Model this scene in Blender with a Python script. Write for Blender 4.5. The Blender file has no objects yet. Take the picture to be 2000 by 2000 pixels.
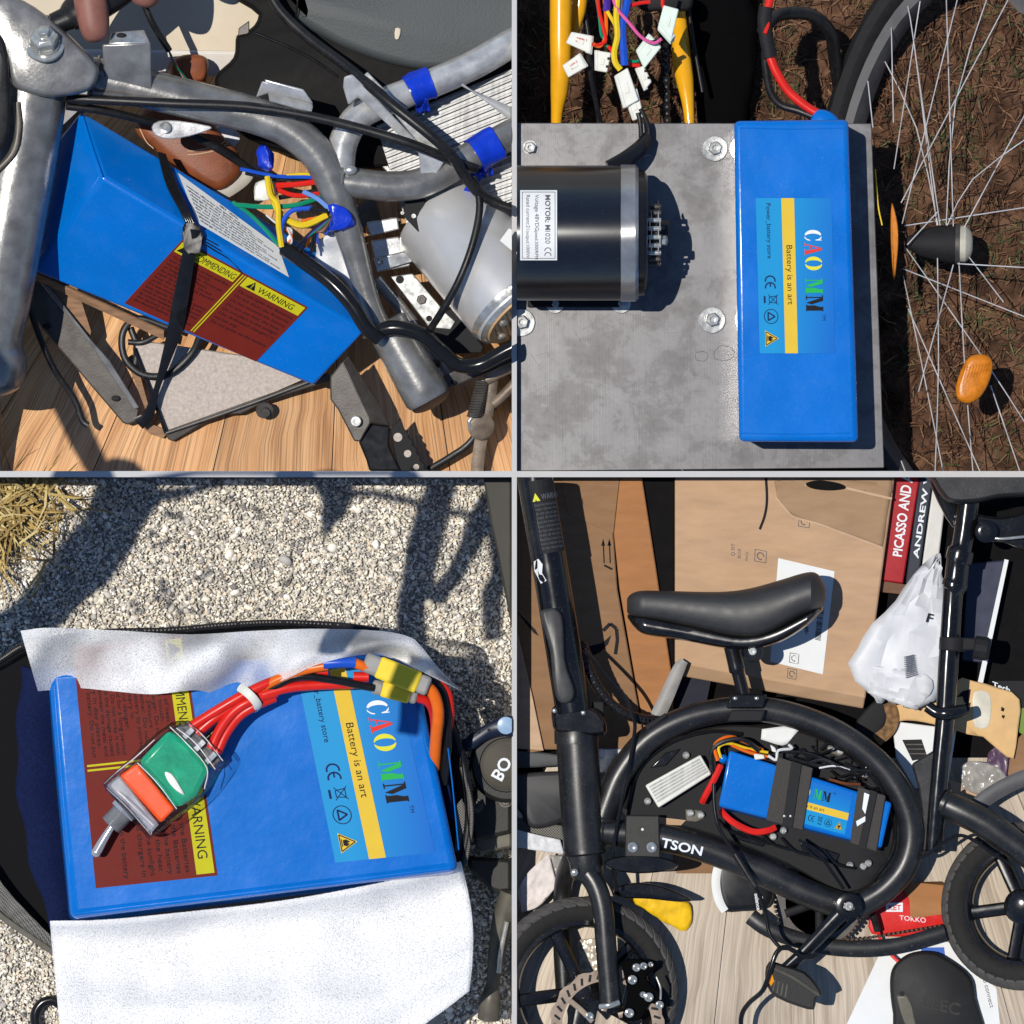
import bpy, bmesh, math, random
import numpy as np
from mathutils import Vector, Matrix, noise
R = math.radians
random.seed(7); RNG = np.random.default_rng(7)
sc = bpy.context.scene
col = sc.collection
# ---------------------------------------------------------------- scale: 1 unit of layout = 0.6 mm
S = 0.0006; H = 7000.0; CX, CY = 1004.5, 926.0
def W(p):
    k = (1 - p[2] / H) * S
    return ((p[0] - CX) * k, (CY - p[1]) * k, p[2] * S)
# ---------------------------------------------------------------- camera
cam = bpy.data.objects.new('camera', bpy.data.cameras.new('camera')); col.objects.link(cam)
cam.location = (0, 0, H * S)
cam.data.sensor_width = 36; cam.data.lens = 36 * H / 2000
cam.data.shift_x = (1000 - CX) / 2000; cam.data.shift_y = -(1000 - CY) / 2000
cam.data.clip_end = 200; cam.data.clip_start = 0.05
sc.camera = cam
# ---------------------------------------------------------------- sky, sun, exposure
SUN = Vector((0.33, -0.09, -1.0))
world = bpy.data.worlds.new('World'); sc.world = world; world.use_nodes = True
wn = world.node_tree.nodes; wl = world.node_tree.links
sky = wn.new('ShaderNodeTexSky'); sky.sky_type = 'NISHITA'; sky.sun_disc = False; sky.ozone_density = 6.0; sky.dust_density = 0.1
sky.sun_elevation = math.atan2(1.0, math.hypot(SUN.x, SUN.y)); sky.sun_rotation = math.atan2(-SUN.x, -SUN.y)
wn['Background'].inputs[1].default_value = 0.1
wl.new(sky.outputs[0], wn['Background'].inputs[0])
sun = bpy.data.objects.new('sun', bpy.data.lights.new('sun', 'SUN')); col.objects.link(sun)
sun.data.energy = 4.4; sun.data.angle = R(0.35); sun.data.color = (1.0, 0.95, 0.87)
sun.rotation_euler = SUN.to_track_quat('-Z', 'Y').to_euler()
sc.view_settings.view_transform = 'Standard'; sc.view_settings.look = 'None'
sc.view_settings.exposure = 0.0; sc.view_settings.gamma = 1.0; sc.view_settings.use_curve_mapping = False
# ---------------------------------------------------------------- materials
def L(c):
    c = c / 255.0
    return c / 12.92 if c <= 0.04045 else ((c + 0.055) / 1.055) ** 2.4
def C(r, g, b, f=0.78):
    return (L(r) * f, L(g) * f, L(b) * f)
MATS = {}
def M(name, rgb, rough=0.5, metal=0.0, var=0.15, scale=60, bump=0.0, bscale=400, spec=0.3, coat=0.0, alpha=1.0, stretch=None, trans=0.0, rvar=0.1, detail=5, sss=0.0, dust=0.0):
    if name in MATS: return MATS[name]
    m = bpy.data.materials.new(name); m.use_nodes = True; MATS[name] = m
    nt = m.node_tree; b = nt.nodes['Principled BSDF']; lk = nt.links.new
    tc = nt.nodes.new('ShaderNodeTexCoord'); src = tc.outputs['Object']
    if stretch:
        mp = nt.nodes.new('ShaderNodeMapping'); mp.inputs['Scale'].default_value = stretch
        lk(src, mp.inputs[0]); src = mp.outputs[0]
    n = nt.nodes.new('ShaderNodeTexNoise'); n.inputs['Scale'].default_value = scale; n.inputs['Detail'].default_value = detail
    lk(src, n.inputs['Vector'])
    cr = nt.nodes.new('ShaderNodeValToRGB'); e = cr.color_ramp.elements
    e[0].position = 0.3; e[1].position = 0.7
    e[0].color = (*[v * (1 - var) for v in rgb], 1); e[1].color = (*[min(1, v * (1 + var)) for v in rgb], 1)
    lk(n.outputs['Fac'], cr.inputs[0]); lk(cr.outputs[0], b.inputs['Base Color'])
    if dust:
        nd = nt.nodes.new('ShaderNodeTexNoise'); nd.inputs['Scale'].default_value = 420; nd.inputs['Detail'].default_value = 2; lk(src, nd.inputs['Vector'])
        ne = nt.nodes.new('ShaderNodeTexNoise'); ne.inputs['Scale'].default_value = 26; ne.inputs['Detail'].default_value = 6; lk(src, ne.inputs['Vector'])
        rd = ramp(nt, [(0.62, (0, 0, 0)), (0.74, (dust,) * 3)]); lk(nd.outputs['Fac'], rd.inputs[0])
        re_ = ramp(nt, [(0.5, (0, 0, 0)), (0.75, (dust * .35,) * 3)]); lk(ne.outputs['Fac'], re_.inputs[0])
        ad = nt.nodes.new('ShaderNodeMath'); ad.operation = 'ADD'; lk(rd.outputs[0], ad.inputs[0]); lk(re_.outputs[0], ad.inputs[1])
        mxd = nt.nodes.new('ShaderNodeMix'); mxd.data_type = 'RGBA'; lk(ad.outputs[0], mxd.inputs[0]); lk(cr.outputs[0], mxd.inputs[6]); mxd.inputs[7].default_value = (.45, .43, .4, 1); lk(mxd.outputs[2], b.inputs['Base Color'])
    mr = nt.nodes.new('ShaderNodeMapRange'); mr.inputs[3].default_value = max(0.02, rough - rvar); mr.inputs[4].default_value = min(1, rough + rvar)
    lk(n.outputs['Fac'], mr.inputs[0]); lk(mr.outputs[0], b.inputs['Roughness'])
    b.inputs['Metallic'].default_value = metal; b.inputs['Specular IOR Level'].default_value = spec
    b.inputs['Coat Weight'].default_value = coat; b.inputs['Coat Roughness'].default_value = 0.08
    b.inputs['Transmission Weight'].default_value = trans; b.inputs['Alpha'].default_value = alpha
    if sss: b.inputs['Subsurface Weight'].default_value = sss; b.inputs['Subsurface Radius'].default_value = (0.01, 0.01, 0.01)
    if bump:
        n2 = nt.nodes.new('ShaderNodeTexNoise'); n2.inputs['Scale'].default_value = bscale; n2.inputs['Detail'].default_value = 4
        lk(src, n2.inputs['Vector'])
        bp = nt.nodes.new('ShaderNodeBump'); bp.inputs['Strength'].default_value = bump; bp.inputs['Distance'].default_value = 0.0012
        lk(n2.outputs['Fac'], bp.inputs['Height']); lk(bp.outputs[0], b.inputs['Normal'])
    return m
def nodes(name):
    m = bpy.data.materials.new(name); m.use_nodes = True; MATS[name] = m
    nt = m.node_tree
    return m, nt, nt.nodes['Principled BSDF'], nt.links.new
def ramp(nt, pts):
    cr = nt.nodes.new('ShaderNodeValToRGB'); el = cr.color_ramp.elements
    while len(el) < len(pts): el.new(0.5)
    for e, (p, c) in zip(el, pts): e.position = p; e.color = (*c, 1) if len(c) == 3 else c
    return cr
def wood(name, light, mid, dark, ribs=9.0, ribamt=0.5, rough=0.35):
    m, nt, b, lk = nodes(name)
    uv = nt.nodes.new('ShaderNodeUVMap'); oi = nt.nodes.new('ShaderNodeObjectInfo')
    ad = nt.nodes.new('ShaderNodeVectorMath'); ad.operation = 'ADD'; sc_ = nt.nodes.new('ShaderNodeVectorMath'); sc_.operation = 'SCALE'; sc_.inputs[3].default_value = 37.0
    cm = nt.nodes.new('ShaderNodeCombineXYZ'); lk(oi.outputs['Random'], cm.inputs[0]); lk(oi.outputs['Random'], cm.inputs[1]); lk(cm.outputs[0], sc_.inputs[0])
    lk(uv.outputs[0], ad.inputs[0]); lk(sc_.outputs[0], ad.inputs[1])
    mp = nt.nodes.new('ShaderNodeMapping'); mp.inputs['Scale'].default_value = (4, 0.35, 1); lk(ad.outputs[0], mp.inputs[0])
    n1 = nt.nodes.new('ShaderNodeTexNoise'); n1.inputs['Scale'].default_value = 2.2; n1.inputs['Detail'].default_value = 9; n1.inputs['Distortion'].default_value = 0.3; n1.inputs['Roughness'].default_value = 0.55
    lk(mp.outputs[0], n1.inputs['Vector'])
    c1 = ramp(nt, [(0.26, dark), (0.44, mid), (0.64, light)]); lk(n1.outputs['Fac'], c1.inputs[0])
    mp2 = nt.nodes.new('ShaderNodeMapping'); mp2.inputs['Scale'].default_value = (ribs, 0.16, 1); lk(ad.outputs[0], mp2.inputs[0])
    n2 = nt.nodes.new('ShaderNodeTexNoise'); n2.inputs['Scale'].default_value = 5; n2.inputs['Detail'].default_value = 3; n2.inputs['Distortion'].default_value = 0.25
    lk(mp2.outputs[0], n2.inputs['Vector'])
    c2 = ramp(nt, [(0.36, (1 - ribamt,) * 3), (0.52, (1, 1, 1))]); lk(n2.outputs['Fac'], c2.inputs[0])
    mx = nt.nodes.new('ShaderNodeMix'); mx.data_type = 'RGBA'; mx.blend_type = 'MULTIPLY'; mx.inputs[0].default_value = 1
    lk(c1.outputs[0], mx.inputs[6]); lk(c2.outputs[0], mx.inputs[7])
    hs = nt.nodes.new('ShaderNodeHueSaturation'); mr = nt.nodes.new('ShaderNodeMapRange'); mr.inputs[3].default_value = 0.85; mr.inputs[4].default_value = 1.13
    lk(oi.outputs['Random'], mr.inputs[0]); lk(mr.outputs[0], hs.inputs['Value']); lk(mx.outputs[2], hs.inputs['Color'])
    lk(hs.outputs[0], b.inputs['Base Color']); b.inputs['Roughness'].default_value = rough
    bp = nt.nodes.new('ShaderNodeBump'); bp.inputs['Strength'].default_value = 0.25; bp.inputs['Distance'].default_value = 0.001
    lk(n2.outputs['Fac'], bp.inputs['Height']); lk(bp.outputs[0], b.inputs['Normal'])
    return m
def attrmat(name, rough=0.8, var=0.25, scale=500, spec=0.3, bump=0.0):
    m, nt, b, lk = nodes(name)
    at = nt.nodes.new('ShaderNodeAttribute'); at.attribute_name = 'tint'
    tc = nt.nodes.new('ShaderNodeTexCoord'); n = nt.nodes.new('ShaderNodeTexNoise'); n.inputs['Scale'].default_value = scale; lk(tc.outputs['Object'], n.inputs['Vector'])
    cr = ramp(nt, [(0.3, (1 - var,) * 3), (0.7, (1, 1, 1))]); lk(n.outputs['Fac'], cr.inputs[0])
    mx = nt.nodes.new('ShaderNodeMix'); mx.data_type = 'RGBA'; mx.blend_type = 'MULTIPLY'; mx.inputs[0].default_value = 1
    lk(at.outputs['Color'], mx.inputs[6]); lk(cr.outputs[0], mx.inputs[7]); lk(mx.outputs[2], b.inputs['Base Color'])
    b.inputs['Roughness'].default_value = rough; b.inputs['Specular IOR Level'].default_value = spec
    return m
# ---------------------------------------------------------------- mesh collecting, in layout space: x right, y down, z towards the viewer
def V(p): return Vector((p[0], p[1], p[2] if len(p) > 2 else 0.0))
def catmull(pts, n=5, closed=False):
    pts = [list(map(float, p)) for p in pts]
    if len(pts) < 3 and not closed: return pts
    out = []; N = len(pts); rng = range(N if closed else N - 1)
    for i in rng:
        if closed: p0, p1, p2, p3 = pts[i - 1], pts[i], pts[(i + 1) % N], pts[(i + 2) % N]
        else:
            p1, p2 = pts[i], pts[i + 1]
            p0 = pts[i - 1] if i > 0 else [2 * a - b for a, b in zip(p1, p2)]
            p3 = pts[i + 2] if i + 2 < N else [2 * b - a for a, b in zip(p1, p2)]
        for k in range(n):
            t = k / n
            out.append([0.5 * (2 * b + (c - a) * t + (2 * a - 5 * b + 4 * c - d) * t * t + (3 * b - a - 3 * c + d) * t ** 3) for a, b, c, d in zip(p0, p1, p2, p3)])
    if not closed: out.append(pts[-1])
    return out
class MB:
    def __init__(s): s.v = []; s.f = []; s.uv = {}
    def add(s, vs, fs):
        o = len(s.v); s.v += [tuple(V(p)) for p in vs]; s.f += [tuple(i + o for i in f) for f in fs]; return o
    def ring_loft(s, rings, cap=True, closed=False):
        n = len(rings[0]); vs = [p for r in rings for p in r]; fs = []
        m = len(rings)
        for i in range(m if closed else m - 1):
            for k in range(n):
                a = i * n + k; b = i * n + (k + 1) % n; j = ((i + 1) % m) * n
                fs.append((a, b, j + (k + 1) % n, j + k))
        if cap and not closed: fs.append(tuple(reversed(range(n)))); fs.append(tuple((m - 1) * n + k for k in range(n)))
        s.add(vs, fs); return s
    def tube(s, pts, r, n=10, sub=5, closed=False, flat=1.0, cap=True, twist0=None):
        pts = [list(V(p)) + [p[3] if len(p) > 3 else r] for p in pts]
        if sub > 1: pts = catmull(pts, sub, closed)
        P = [Vector(p[:3]) for p in pts]; N = len(P)
        T = []
        for i in range(N):
            a = P[i - 1] if (i > 0 or closed) else P[i]; b = P[(i + 1) % N] if (i < N - 1 or closed) else P[i]
            t = b - a; T.append(t.normalized() if t.length > 1e-9 else Vector((1, 0, 0)))
        up = Vector((0, 0, 1)) if abs(T[0].z) < 0.9 else Vector((1, 0, 0))
        if twist0: up = Vector(twist0)
        u = (up - T[0] * up.dot(T[0])).normalized(); rings = []
        for i in range(N):
            u = u - T[i] * u.dot(T[i]); u = u.normalized() if u.length > 1e-6 else T[i].orthogonal().normalized()
            w = T[i].cross(u)
            rr = max(0.05, pts[i][3])
            rings.append([P[i] + u * (rr * flat * math.cos(2 * math.pi * k / n)) + w * (rr * math.sin(2 * math.pi * k / n)) for k in range(n)])
        return s.ring_loft(rings, cap, closed)
    def lathe(s, p, axis, prof, n=20, cap=True):
        """prof: list of (distance along the axis, radius)"""
        p = V(p); a = V(axis).normalized(); u = a.orthogonal().normalized(); w = a.cross(u)
        rings = [[p + a * d + (u * math.cos(2 * math.pi * k / n) + w * math.sin(2 * math.pi * k / n)) * max(r, 0.02) for k in range(n)] for d, r in prof]
        return s.ring_loft(rings, cap)
    def cyl(s, p0, p1, r0, r1=None, n=20):
        p0, p1 = V(p0), V(p1); d = (p1 - p0).length
        return s.lathe(p0, p1 - p0, [(0, r0), (d, r0 if r1 is None else r1)], n)
    def prism(s, outline, z, thick, sub=0):
        if sub: outline = catmull(outline, sub, True)
        top = [(p[0], p[1], (p[2] if len(p) > 2 else z)) for p in outline]; n = len(top)
        bot = [(p[0], p[1], p[2] - thick) for p in top]
        fs = [tuple(range(n)), tuple(range(2 * n - 1, n - 1, -1))] + [(i, (i + 1) % n, n + (i + 1) % n, n + i) for i in range(n)]
        s.add(top + bot, fs); return s
    def hexa(s, c):
        """8 corners: four of one side, then the four opposite ones in the same order"""
        s.add(c, [(0, 1, 2, 3), (7, 6, 5, 4), (0, 4, 5, 1), (1, 5, 6, 2), (2, 6, 7, 3), (3, 7, 4, 0)]); return s
    def box(s, p, u, v, w):
        p, u, v, w = V(p), V(u), V(v), V(w)
        c = [p - u - v + w, p + u - v + w, p + u + v + w, p - u + v + w]
        return s.hexa(c + [q - w * 2 for q in c])
    def slab(s, quad, thick):
        """a flat board given by its four visible corners, thickness straight behind its face"""
        q = [V(p) for p in quad]; nn = (q[1] - q[0]).cross(q[3] - q[0]).normalized()
        if nn.z < 0: nn = -nn
        return s.hexa(q + [p - nn * thick for p in q])
    def pillow(s, outline, zc, depth, inset, levels=7, sub=4, lower=None, tilt=None):
        o = catmull([(p[0], p[1]) for p in outline], sub, True) if sub else [list(p[:2]) for p in outline]
        n = len(o); area = sum(o[i][0] * o[(i + 1) % n][1] - o[(i + 1) % n][0] * o[i][1] for i in range(n))
        sg = 1 if area > 0 else -1; nor = []
        for i in range(n):
            a, b = o[i - 1], o[(i + 1) % n]; tx, ty = b[0] - a[0], b[1] - a[1]; l = math.hypot(tx, ty) or 1
            nor.append((-ty / l * sg, tx / l * sg))
        rings = []
        low = depth if lower is None else lower
        for k in range(levels):
            a = -math.pi / 2 + math.pi * k / (levels - 1); ins = inset * (1 - math.cos(a)); z = zc + (depth if a > 0 else low) * math.sin(a)
            ring = []
            for q, m in zip(o, nor):
                x, y = q[0] + m[0] * ins, q[1] + m[1] * ins
                ring.append((x, y, z + (tilt(x, y) if tilt else 0)))
            rings.append(ring)
        s.ring_loft(rings); return s
    def sheet(s, top, bot, nu, nv, zf=None, uvs=True):
        """a sheet between two edge lines"""
        def res(pl, n):
            pl = catmull([list(V(p)) for p in pl], 6); P = [Vector(p) for p in pl]; d = [0]
            for a, b in zip(P, P[1:]): d.append(d[-1] + (b - a).length)
            out = []
            for i in range(n + 1):
                t = d[-1] * i / n; k = 0
                while k < len(d) - 2 and d[k + 1] < t: k += 1
                f = (t - d[k]) / max(1e-9, d[k + 1] - d[k]); out.append(P[k].lerp(P[k + 1], min(1, max(0, f))))
            return out
        A, B = res(top, nu), res(bot, nu); vs = []
        for j in range(nv + 1):
            for i in range(nu + 1):
                p = A[i].lerp(B[i], j / nv)
                if zf:
                    q = zf(i / nu, j / nv, p)
                    p = p + (Vector(q) if not isinstance(q, (int, float)) else Vector((0, 0, q)))
                vs.append(p)
        o = s.add(vs, [(j * (nu + 1) + i, j * (nu + 1) + i + 1, (j + 1) * (nu + 1) + i + 1, (j + 1) * (nu + 1) + i) for j in range(nv) for i in range(nu)])
        if uvs:
            for j in range(nv + 1):
                for i in range(nu + 1): s.uv[o + j * (nu + 1) + i] = (i / nu, j / nv)
        return s
    def ball(s, p, rx, ry=None, rz=None, nu=14, nv=9):
        ry = rx if ry is None else ry; rz = rx if rz is None else rz
        rings = []
        for j in range(1, nv):
            a = math.pi * j / nv
            rings.append([(p[0] + rx * math.sin(a) * math.cos(2 * math.pi * k / nu), p[1] + ry * math.sin(a) * math.sin(2 * math.pi * k / nu), p[2] + rz * math.cos(a)) for k in range(nu)])
        return s.ring_loft(rings)
    def jitter(s, amp, freq, seed=0):
        out = []
        for p in s.v:
            q = Vector(p) * freq + Vector((seed, seed * 1.7, seed * 0.3)); out.append(tuple(Vector(p) + noise.noise_vector(q) * amp))
        s.v = out; return s
# ---------------------------------------------------------------- objects
ORG = {}
HALF_X, HALF_Y = 5.0, 6.0
CELLS = {'tl': (-1, 1), 'tr': (1, 1), 'bl': (-1, -1), 'br': (1, -1)}
CELL = None
FLAT = {'tl': (-100, .55), 'br': (-60, .3)}          # how deep the far things of a view stand
ZOFF = 0.0
def dz(p):
    f = FLAT.get(CELL)
    if ZOFF: p = (p[0], p[1], p[2] + ZOFF)
    return p if not f or p[2] > f[0] else (p[0], p[1], f[0] + (p[2] - f[0]) * f[1])
def thing(name, label, cat, at, group=None):
    o = bpy.data.objects.new(name, None); col.objects.link(o); o.empty_display_size = 0.01
    o.location = W(dz(V(at))); ORG[o] = Vector(o.location)
    o['label'] = label; o['category'] = cat
    if group: o['group'] = group
    return o
def build(mb, name, mat, parent=None, label=None, cat=None, group=None, kind=None, bevel=0, segs=2, smooth=40, solid=0, clip=True, flat=False, subd=0, cell=None, tints=None):
    if isinstance(mat, str): mat = MATS[mat]
    vs = [Vector(W(dz(p))) for p in mb.v]
    me = bpy.data.meshes.new(name)
    org = ORG[parent] if parent is not None else (sum(vs, Vector()) / len(vs) if kind != 'structure' else Vector())
    me.from_pydata([v - org for v in vs], [], mb.f)
    if mb.uv:
        ul = me.uv_layers.new(name='UVMap')
        for lp in me.loops: ul.data[lp.index].uv = mb.uv.get(lp.vertex_index, (0, 0))
    if tints is not None:
        a = me.color_attributes.new('tint', 'FLOAT_COLOR', 'POINT'); a.data.foreach_set('color', np.asarray(tints, dtype=np.float32).ravel())
    cell = cell or CELL
    need = False
    if clip and cell:
        sx, sy = CELLS[cell]; need = any(v.x * sx < HALF_X * S or v.y * sy < HALF_Y * S for v in vs)
    if tints is None or need:
        bm = bmesh.new(); bm.from_mesh(me)
        if need:
            for co, no in ((Vector((sx * HALF_X * S, 0, 0)) - org, Vector((sx, 0, 0))), (Vector((0, sy * HALF_Y * S, 0)) - org, Vector((0, sy, 0)))):
                g = bmesh.ops.bisect_plane(bm, geom=bm.verts[:] + bm.edges[:] + bm.faces[:], plane_co=co, plane_no=no, clear_inner=True, dist=1e-7)
                ce = [e for e in g['geom_cut'] if isinstance(e, bmesh.types.BMEdge)]
                if ce and not flat: bmesh.ops.holes_fill(bm, edges=ce, sides=0)
        if flat:
            bm.normal_update()
            for f in bm.faces:
                if f.normal.z < 0: f.normal_flip()
        else: bmesh.ops.recalc_face_normals(bm, faces=bm.faces[:])
        bm.to_mesh(me); bm.free()
    if smooth and not flat:
        me.shade_smooth(); me.set_sharp_from_angle(angle=R(smooth))
    o = bpy.data.objects.new(name, me); col.objects.link(o); me.materials.append(mat)
    if parent is not None:
        o.parent = parent; ORG[o] = org
    else:
        o.location = org; ORG[o] = org
    if label: o['label'] = label
    if cat: o['category'] = cat
    if group: o['group'] = group
    if kind: o['kind'] = kind
    if solid:
        md = o.modifiers.new('thickness', 'SOLIDIFY'); md.thickness = solid * S; md.offset = -1
    if bevel:
        md = o.modifiers.new('bevel', 'BEVEL'); md.width = bevel * S; md.segments = segs; md.limit_method = 'ANGLE'; md.angle_limit = R(35)
    if subd:
        md = o.modifiers.new('smooth', 'SUBSURF'); md.levels = subd; md.render_levels = subd
    return o
def tube(name, pts, r, mat, parent=None, n=10, sub=5, closed=False, **k):
    fl = k.pop('flatten', 1.0); tw = k.pop('twist0', None); cap = k.pop('cap', True)
    return build(MB().tube(pts, r, n, sub, closed, fl, cap, tw), name, mat, parent, **k)
# ---------------------------------------------------------------- print on flat faces
_tx = {}
def glyphs(s, bold=False, cond=1.0):
    key = (s, bold)
    if key not in _tx:
        cu = bpy.data.curves.new('t', 'FONT'); cu.body = s; cu.size = 1.0; cu.resolution_u = 3
        if bold: cu.offset = 0.022
        ob = bpy.data.objects.new('t', cu); me = bpy.data.meshes.new_from_object(ob)
        _tx[key] = ([(v.co.x, v.co.y) for v in me.vertices], [tuple(p.vertices) for p in me.polygons])
        bpy.data.objects.remove(ob); bpy.data.curves.remove(cu); bpy.data.meshes.remove(me)
    return _tx[key]
class Face:
    """a flat printed face: corners (u0v0, u1v0, u1v1, u0v1), size w x h in its own units"""
    def __init__(s, c, w, h): s.c = [V(p) for p in c]; s.w = w; s.h = h; n = (s.c[1] - s.c[0]).cross(s.c[3] - s.c[0]).normalized(); s.n = n if n.z > 0 else -n
    def at(s, u, v, off=0.0):
        a, b = u / s.w, v / s.h; c = s.c
        return c[0] * (1 - a) * (1 - b) + c[1] * a * (1 - b) + c[2] * a * b + c[3] * (1 - a) * b + s.n * off
    def poly(s, mb, pts, off): mb.add([s.at(x, y, off) for x, y in pts], [tuple(range(len(pts)))])
    def rect(s, mb, u0, v0, u1, v1, off, n=1):
        for i in range(n):
            a = u0 + (u1 - u0) * i / n; b = u0 + (u1 - u0) * (i + 1) / n; s.poly(mb, [(a, v0), (b, v0), (b, v1), (a, v1)], off)
    def strokes(s, mb, pts, wd, off, closed=False):
        n = len(pts)
        for i in range(n if closed else n - 1):
            (x0, y0), (x1, y1) = pts[i], pts[(i + 1) % n]; l = math.hypot(x1 - x0, y1 - y0) or 1; dx, dy = -(y1 - y0) / l * wd / 2, (x1 - x0) / l * wd / 2
            s.poly(mb, [(x0 + dx, y0 + dy), (x1 + dx, y1 + dy), (x1 - dx, y1 - dy), (x0 - dx, y0 - dy)], off)
    def text(s, mb, t, u, v, size, off, rot=0, width=None, bold=False, shear=0):
        vs, fs = glyphs(t, bold)
        if not vs: return
        x0, x1 = min(p[0] for p in vs), max(p[0] for p in vs); k = (width / (x1 - x0) if width else size); ca, sa = math.cos(R(rot)), math.sin(R(rot))
        out = []
        for x, y in vs:
            X, Y = (x - (x0 if width else 0)) * k, y * size; X += Y * shear
            out.append(s.at(u + X * ca - Y * sa, v + X * sa + Y * ca, off))
        mb.add(out, fs)
def arc(cx, cy, rx, ry, a0, a1, n=10): return [(cx + rx * math.cos(R(a0 + (a1 - a0) * i / n)), cy + ry * math.sin(R(a0 + (a1 - a0) * i / n))) for i in range(n + 1)]
def serif(ch):
    """heavy cut-through roman capitals, unit height"""
    if ch == 'C':
        return [arc(.5, .5, .5, .5, 105, 255) + arc(.52, .5, .22, .44, 255, 105), [(.5, 1), (.66, .99), (.8, .9), (.8, 1), (.86, 1), (.86, .64), (.8, .64), (.74, .84), (.6, .95)],
                [(.5, 0), (.66, .01), (.84, .16), (.88, .34), (.82, .34), (.74, .16), (.6, .05)]]
    if ch == 'A':
        return [[(.4, 1), (.58, 1), (.92, .05), (1, .05), (1, 0), (.5, 0), (.5, .05), (.62, .05)], [(.37, .9), (.42, .78), (.17, .05), (.28, .05), (.28, 0), (0, 0), (0, .05), (.1, .05)], [(.24, .3), (.24, .36), (.48, .36), (.5, .3)]]
    if ch == 'O':
        return [arc(.47, .5, .47, .5, 95, 265) + arc(.47, .5, .2, .46, 265, 95), arc(.53, .5, .47, .5, 85, -85) + arc(.53, .5, .2, .46, -85, 85)]
    return [[(0, 1), (.34, 1), (.56, .34), (.46, 0), (.16, .86), (.16, .06), (.27, .06), (.27, 0), (0, 0), (0, .06), (.09, .06), (.09, .94), (0, .94)],
            [(.58, .36), (.72, .8), (.72, 1), (1.0, 1), (1.0, .94), (.96, .94), (.96, .06), (1.0, .06), (1.0, 0), (.58, 0), (.58, .06), (.63, .06), (.63, .5), (.52, .16)]]
def ink(name, rgb): return M('ink_' + name, rgb, 0.6, var=0.04, spec=0.12)
ink('black', C(24, 24, 30)); ink('navy', C(16, 28, 84)); ink('white', C(235, 240, 245)); ink('red', C(226, 60, 48)); ink('yellow', C(222, 220, 60)); ink('green', C(40, 178, 82)); ink('grey', C(90, 94, 100))
ink('gold', C(226, 190, 62)); ink('lime', C(196, 190, 30)); ink('maroon', C(112, 34, 26))
def battery_label(face, parent, full=True, orient=0):
    """pale blue sticker with the yellow band, the coloured capitals and the row of marks; face is 303 x 154"""
    m = MATS.get('sticker_blue')
    if not m:
        m, nt, b, lk = nodes('sticker_blue')
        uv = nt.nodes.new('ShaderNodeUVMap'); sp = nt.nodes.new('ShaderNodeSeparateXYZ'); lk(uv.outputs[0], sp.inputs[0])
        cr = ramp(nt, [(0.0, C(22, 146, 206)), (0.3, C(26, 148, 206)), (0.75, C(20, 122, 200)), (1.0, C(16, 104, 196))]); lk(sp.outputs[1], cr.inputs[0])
        lk(cr.outputs[0], b.inputs['Base Color']); b.inputs['Roughness'].default_value = 0.3; b.inputs['Specular IOR Level'].default_value = 0.15
    st = MB(); st.add([face.at(0, 0, .8), face.at(303, 0, .8), face.at(303, 154, .8), face.at(0, 154, .8)], [(0, 1, 2, 3)])
    st.uv = {0: (0, 0), 1: (1, 0.15), 2: (1, 1), 3: (0, 0.8)}
    s = build(st, 'sticker', m, parent, flat=True)
    a = MB(); face.rect(a, 0, 52, 303, 78, 1.3); build(a, 'yellow_band', 'ink_gold', s, flat=True)
    a = MB(); face.text(a, 'Battery is an art', 92, 60, 17, 1.8, width=116); build(a, 'lettering', 'ink_black', s, flat=True)
    a = MB(); face.text(a, 'Power_battery store', 10, 21, 13, 1.8, width=108); 
    build(a, 'lettering', 'ink_navy', s, flat=True); a = MB()
    for cx0 in (153, 166):                                  # CE
        o = arc(cx0 + 8, 25, 9, 10, 75, 285, 9); face.strokes(a, o, 2.6, 1.8)
    face.strokes(a, [(166, 25), (173, 25)], 2.4, 1.8)
    build(a, 'conformity_mark', 'ink_navy', s, flat=True); a = MB()
    face.strokes(a, [(191, 37), (205, 37), (203, 22), (193, 22)], 1.3, 1.8, True); face.strokes(a, [(188, 20), (208, 40)], 1.2, 1.8); face.strokes(a, [(208, 20), (188, 40)], 1.2, 1.8)
    face.rect(a, 191, 11, 205, 14.5, 1.8)
    build(a, 'bin_mark', 'ink_navy', s, flat=True); a = MB()
    face.strokes(a, arc(231, 25, 14, 14, 0, 360, 22), 1.4, 1.8); face.strokes(a, [(223, 19), (239, 19), (231, 33)], 2.6, 1.8, True)
    build(a, 'recycling_mark', 'ink_navy', s, flat=True)
    a = MB(); face.poly(a, [(258, 12), (290, 12), (274, 40)], 1.8); build(a, 'flame_triangle', 'ink_gold', s, flat=True)
    a = MB(); face.strokes(a, [(261, 13.6), (287, 13.6), (274, 36.5)], 1.6, 2.2, True); face.poly(a, [(270, 18), (278, 18), (280, 23), (276, 28), (275, 24), (273, 29), (269, 23)], 2.2); face.rect(a, 268, 15.4, 280, 16.8, 2.2)
    build(a, 'flame_mark', 'ink_black', s, flat=True)
    for ch, u0, u1, k in (('C', 62, 86, 'white'), ('A', 87, 112, 'red'), ('O', 114, 141, 'yellow'), ('M', 157, 186, 'green'), ('M', 190, 221, 'black')):
        a = MB()
        for pl in serif(ch): face.poly(a, [(u0 + x * (u1 - u0), 97 + y * 35) for x, y in pl], 1.8)
        build(a, 'capital_letter', 'ink_' + k, s, flat=True)
    a = MB(); face.text(a, 'TM', 227, 130, 9, 1.8); build(a, 'lettering', 'ink_navy', s, flat=True)
    return s
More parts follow.
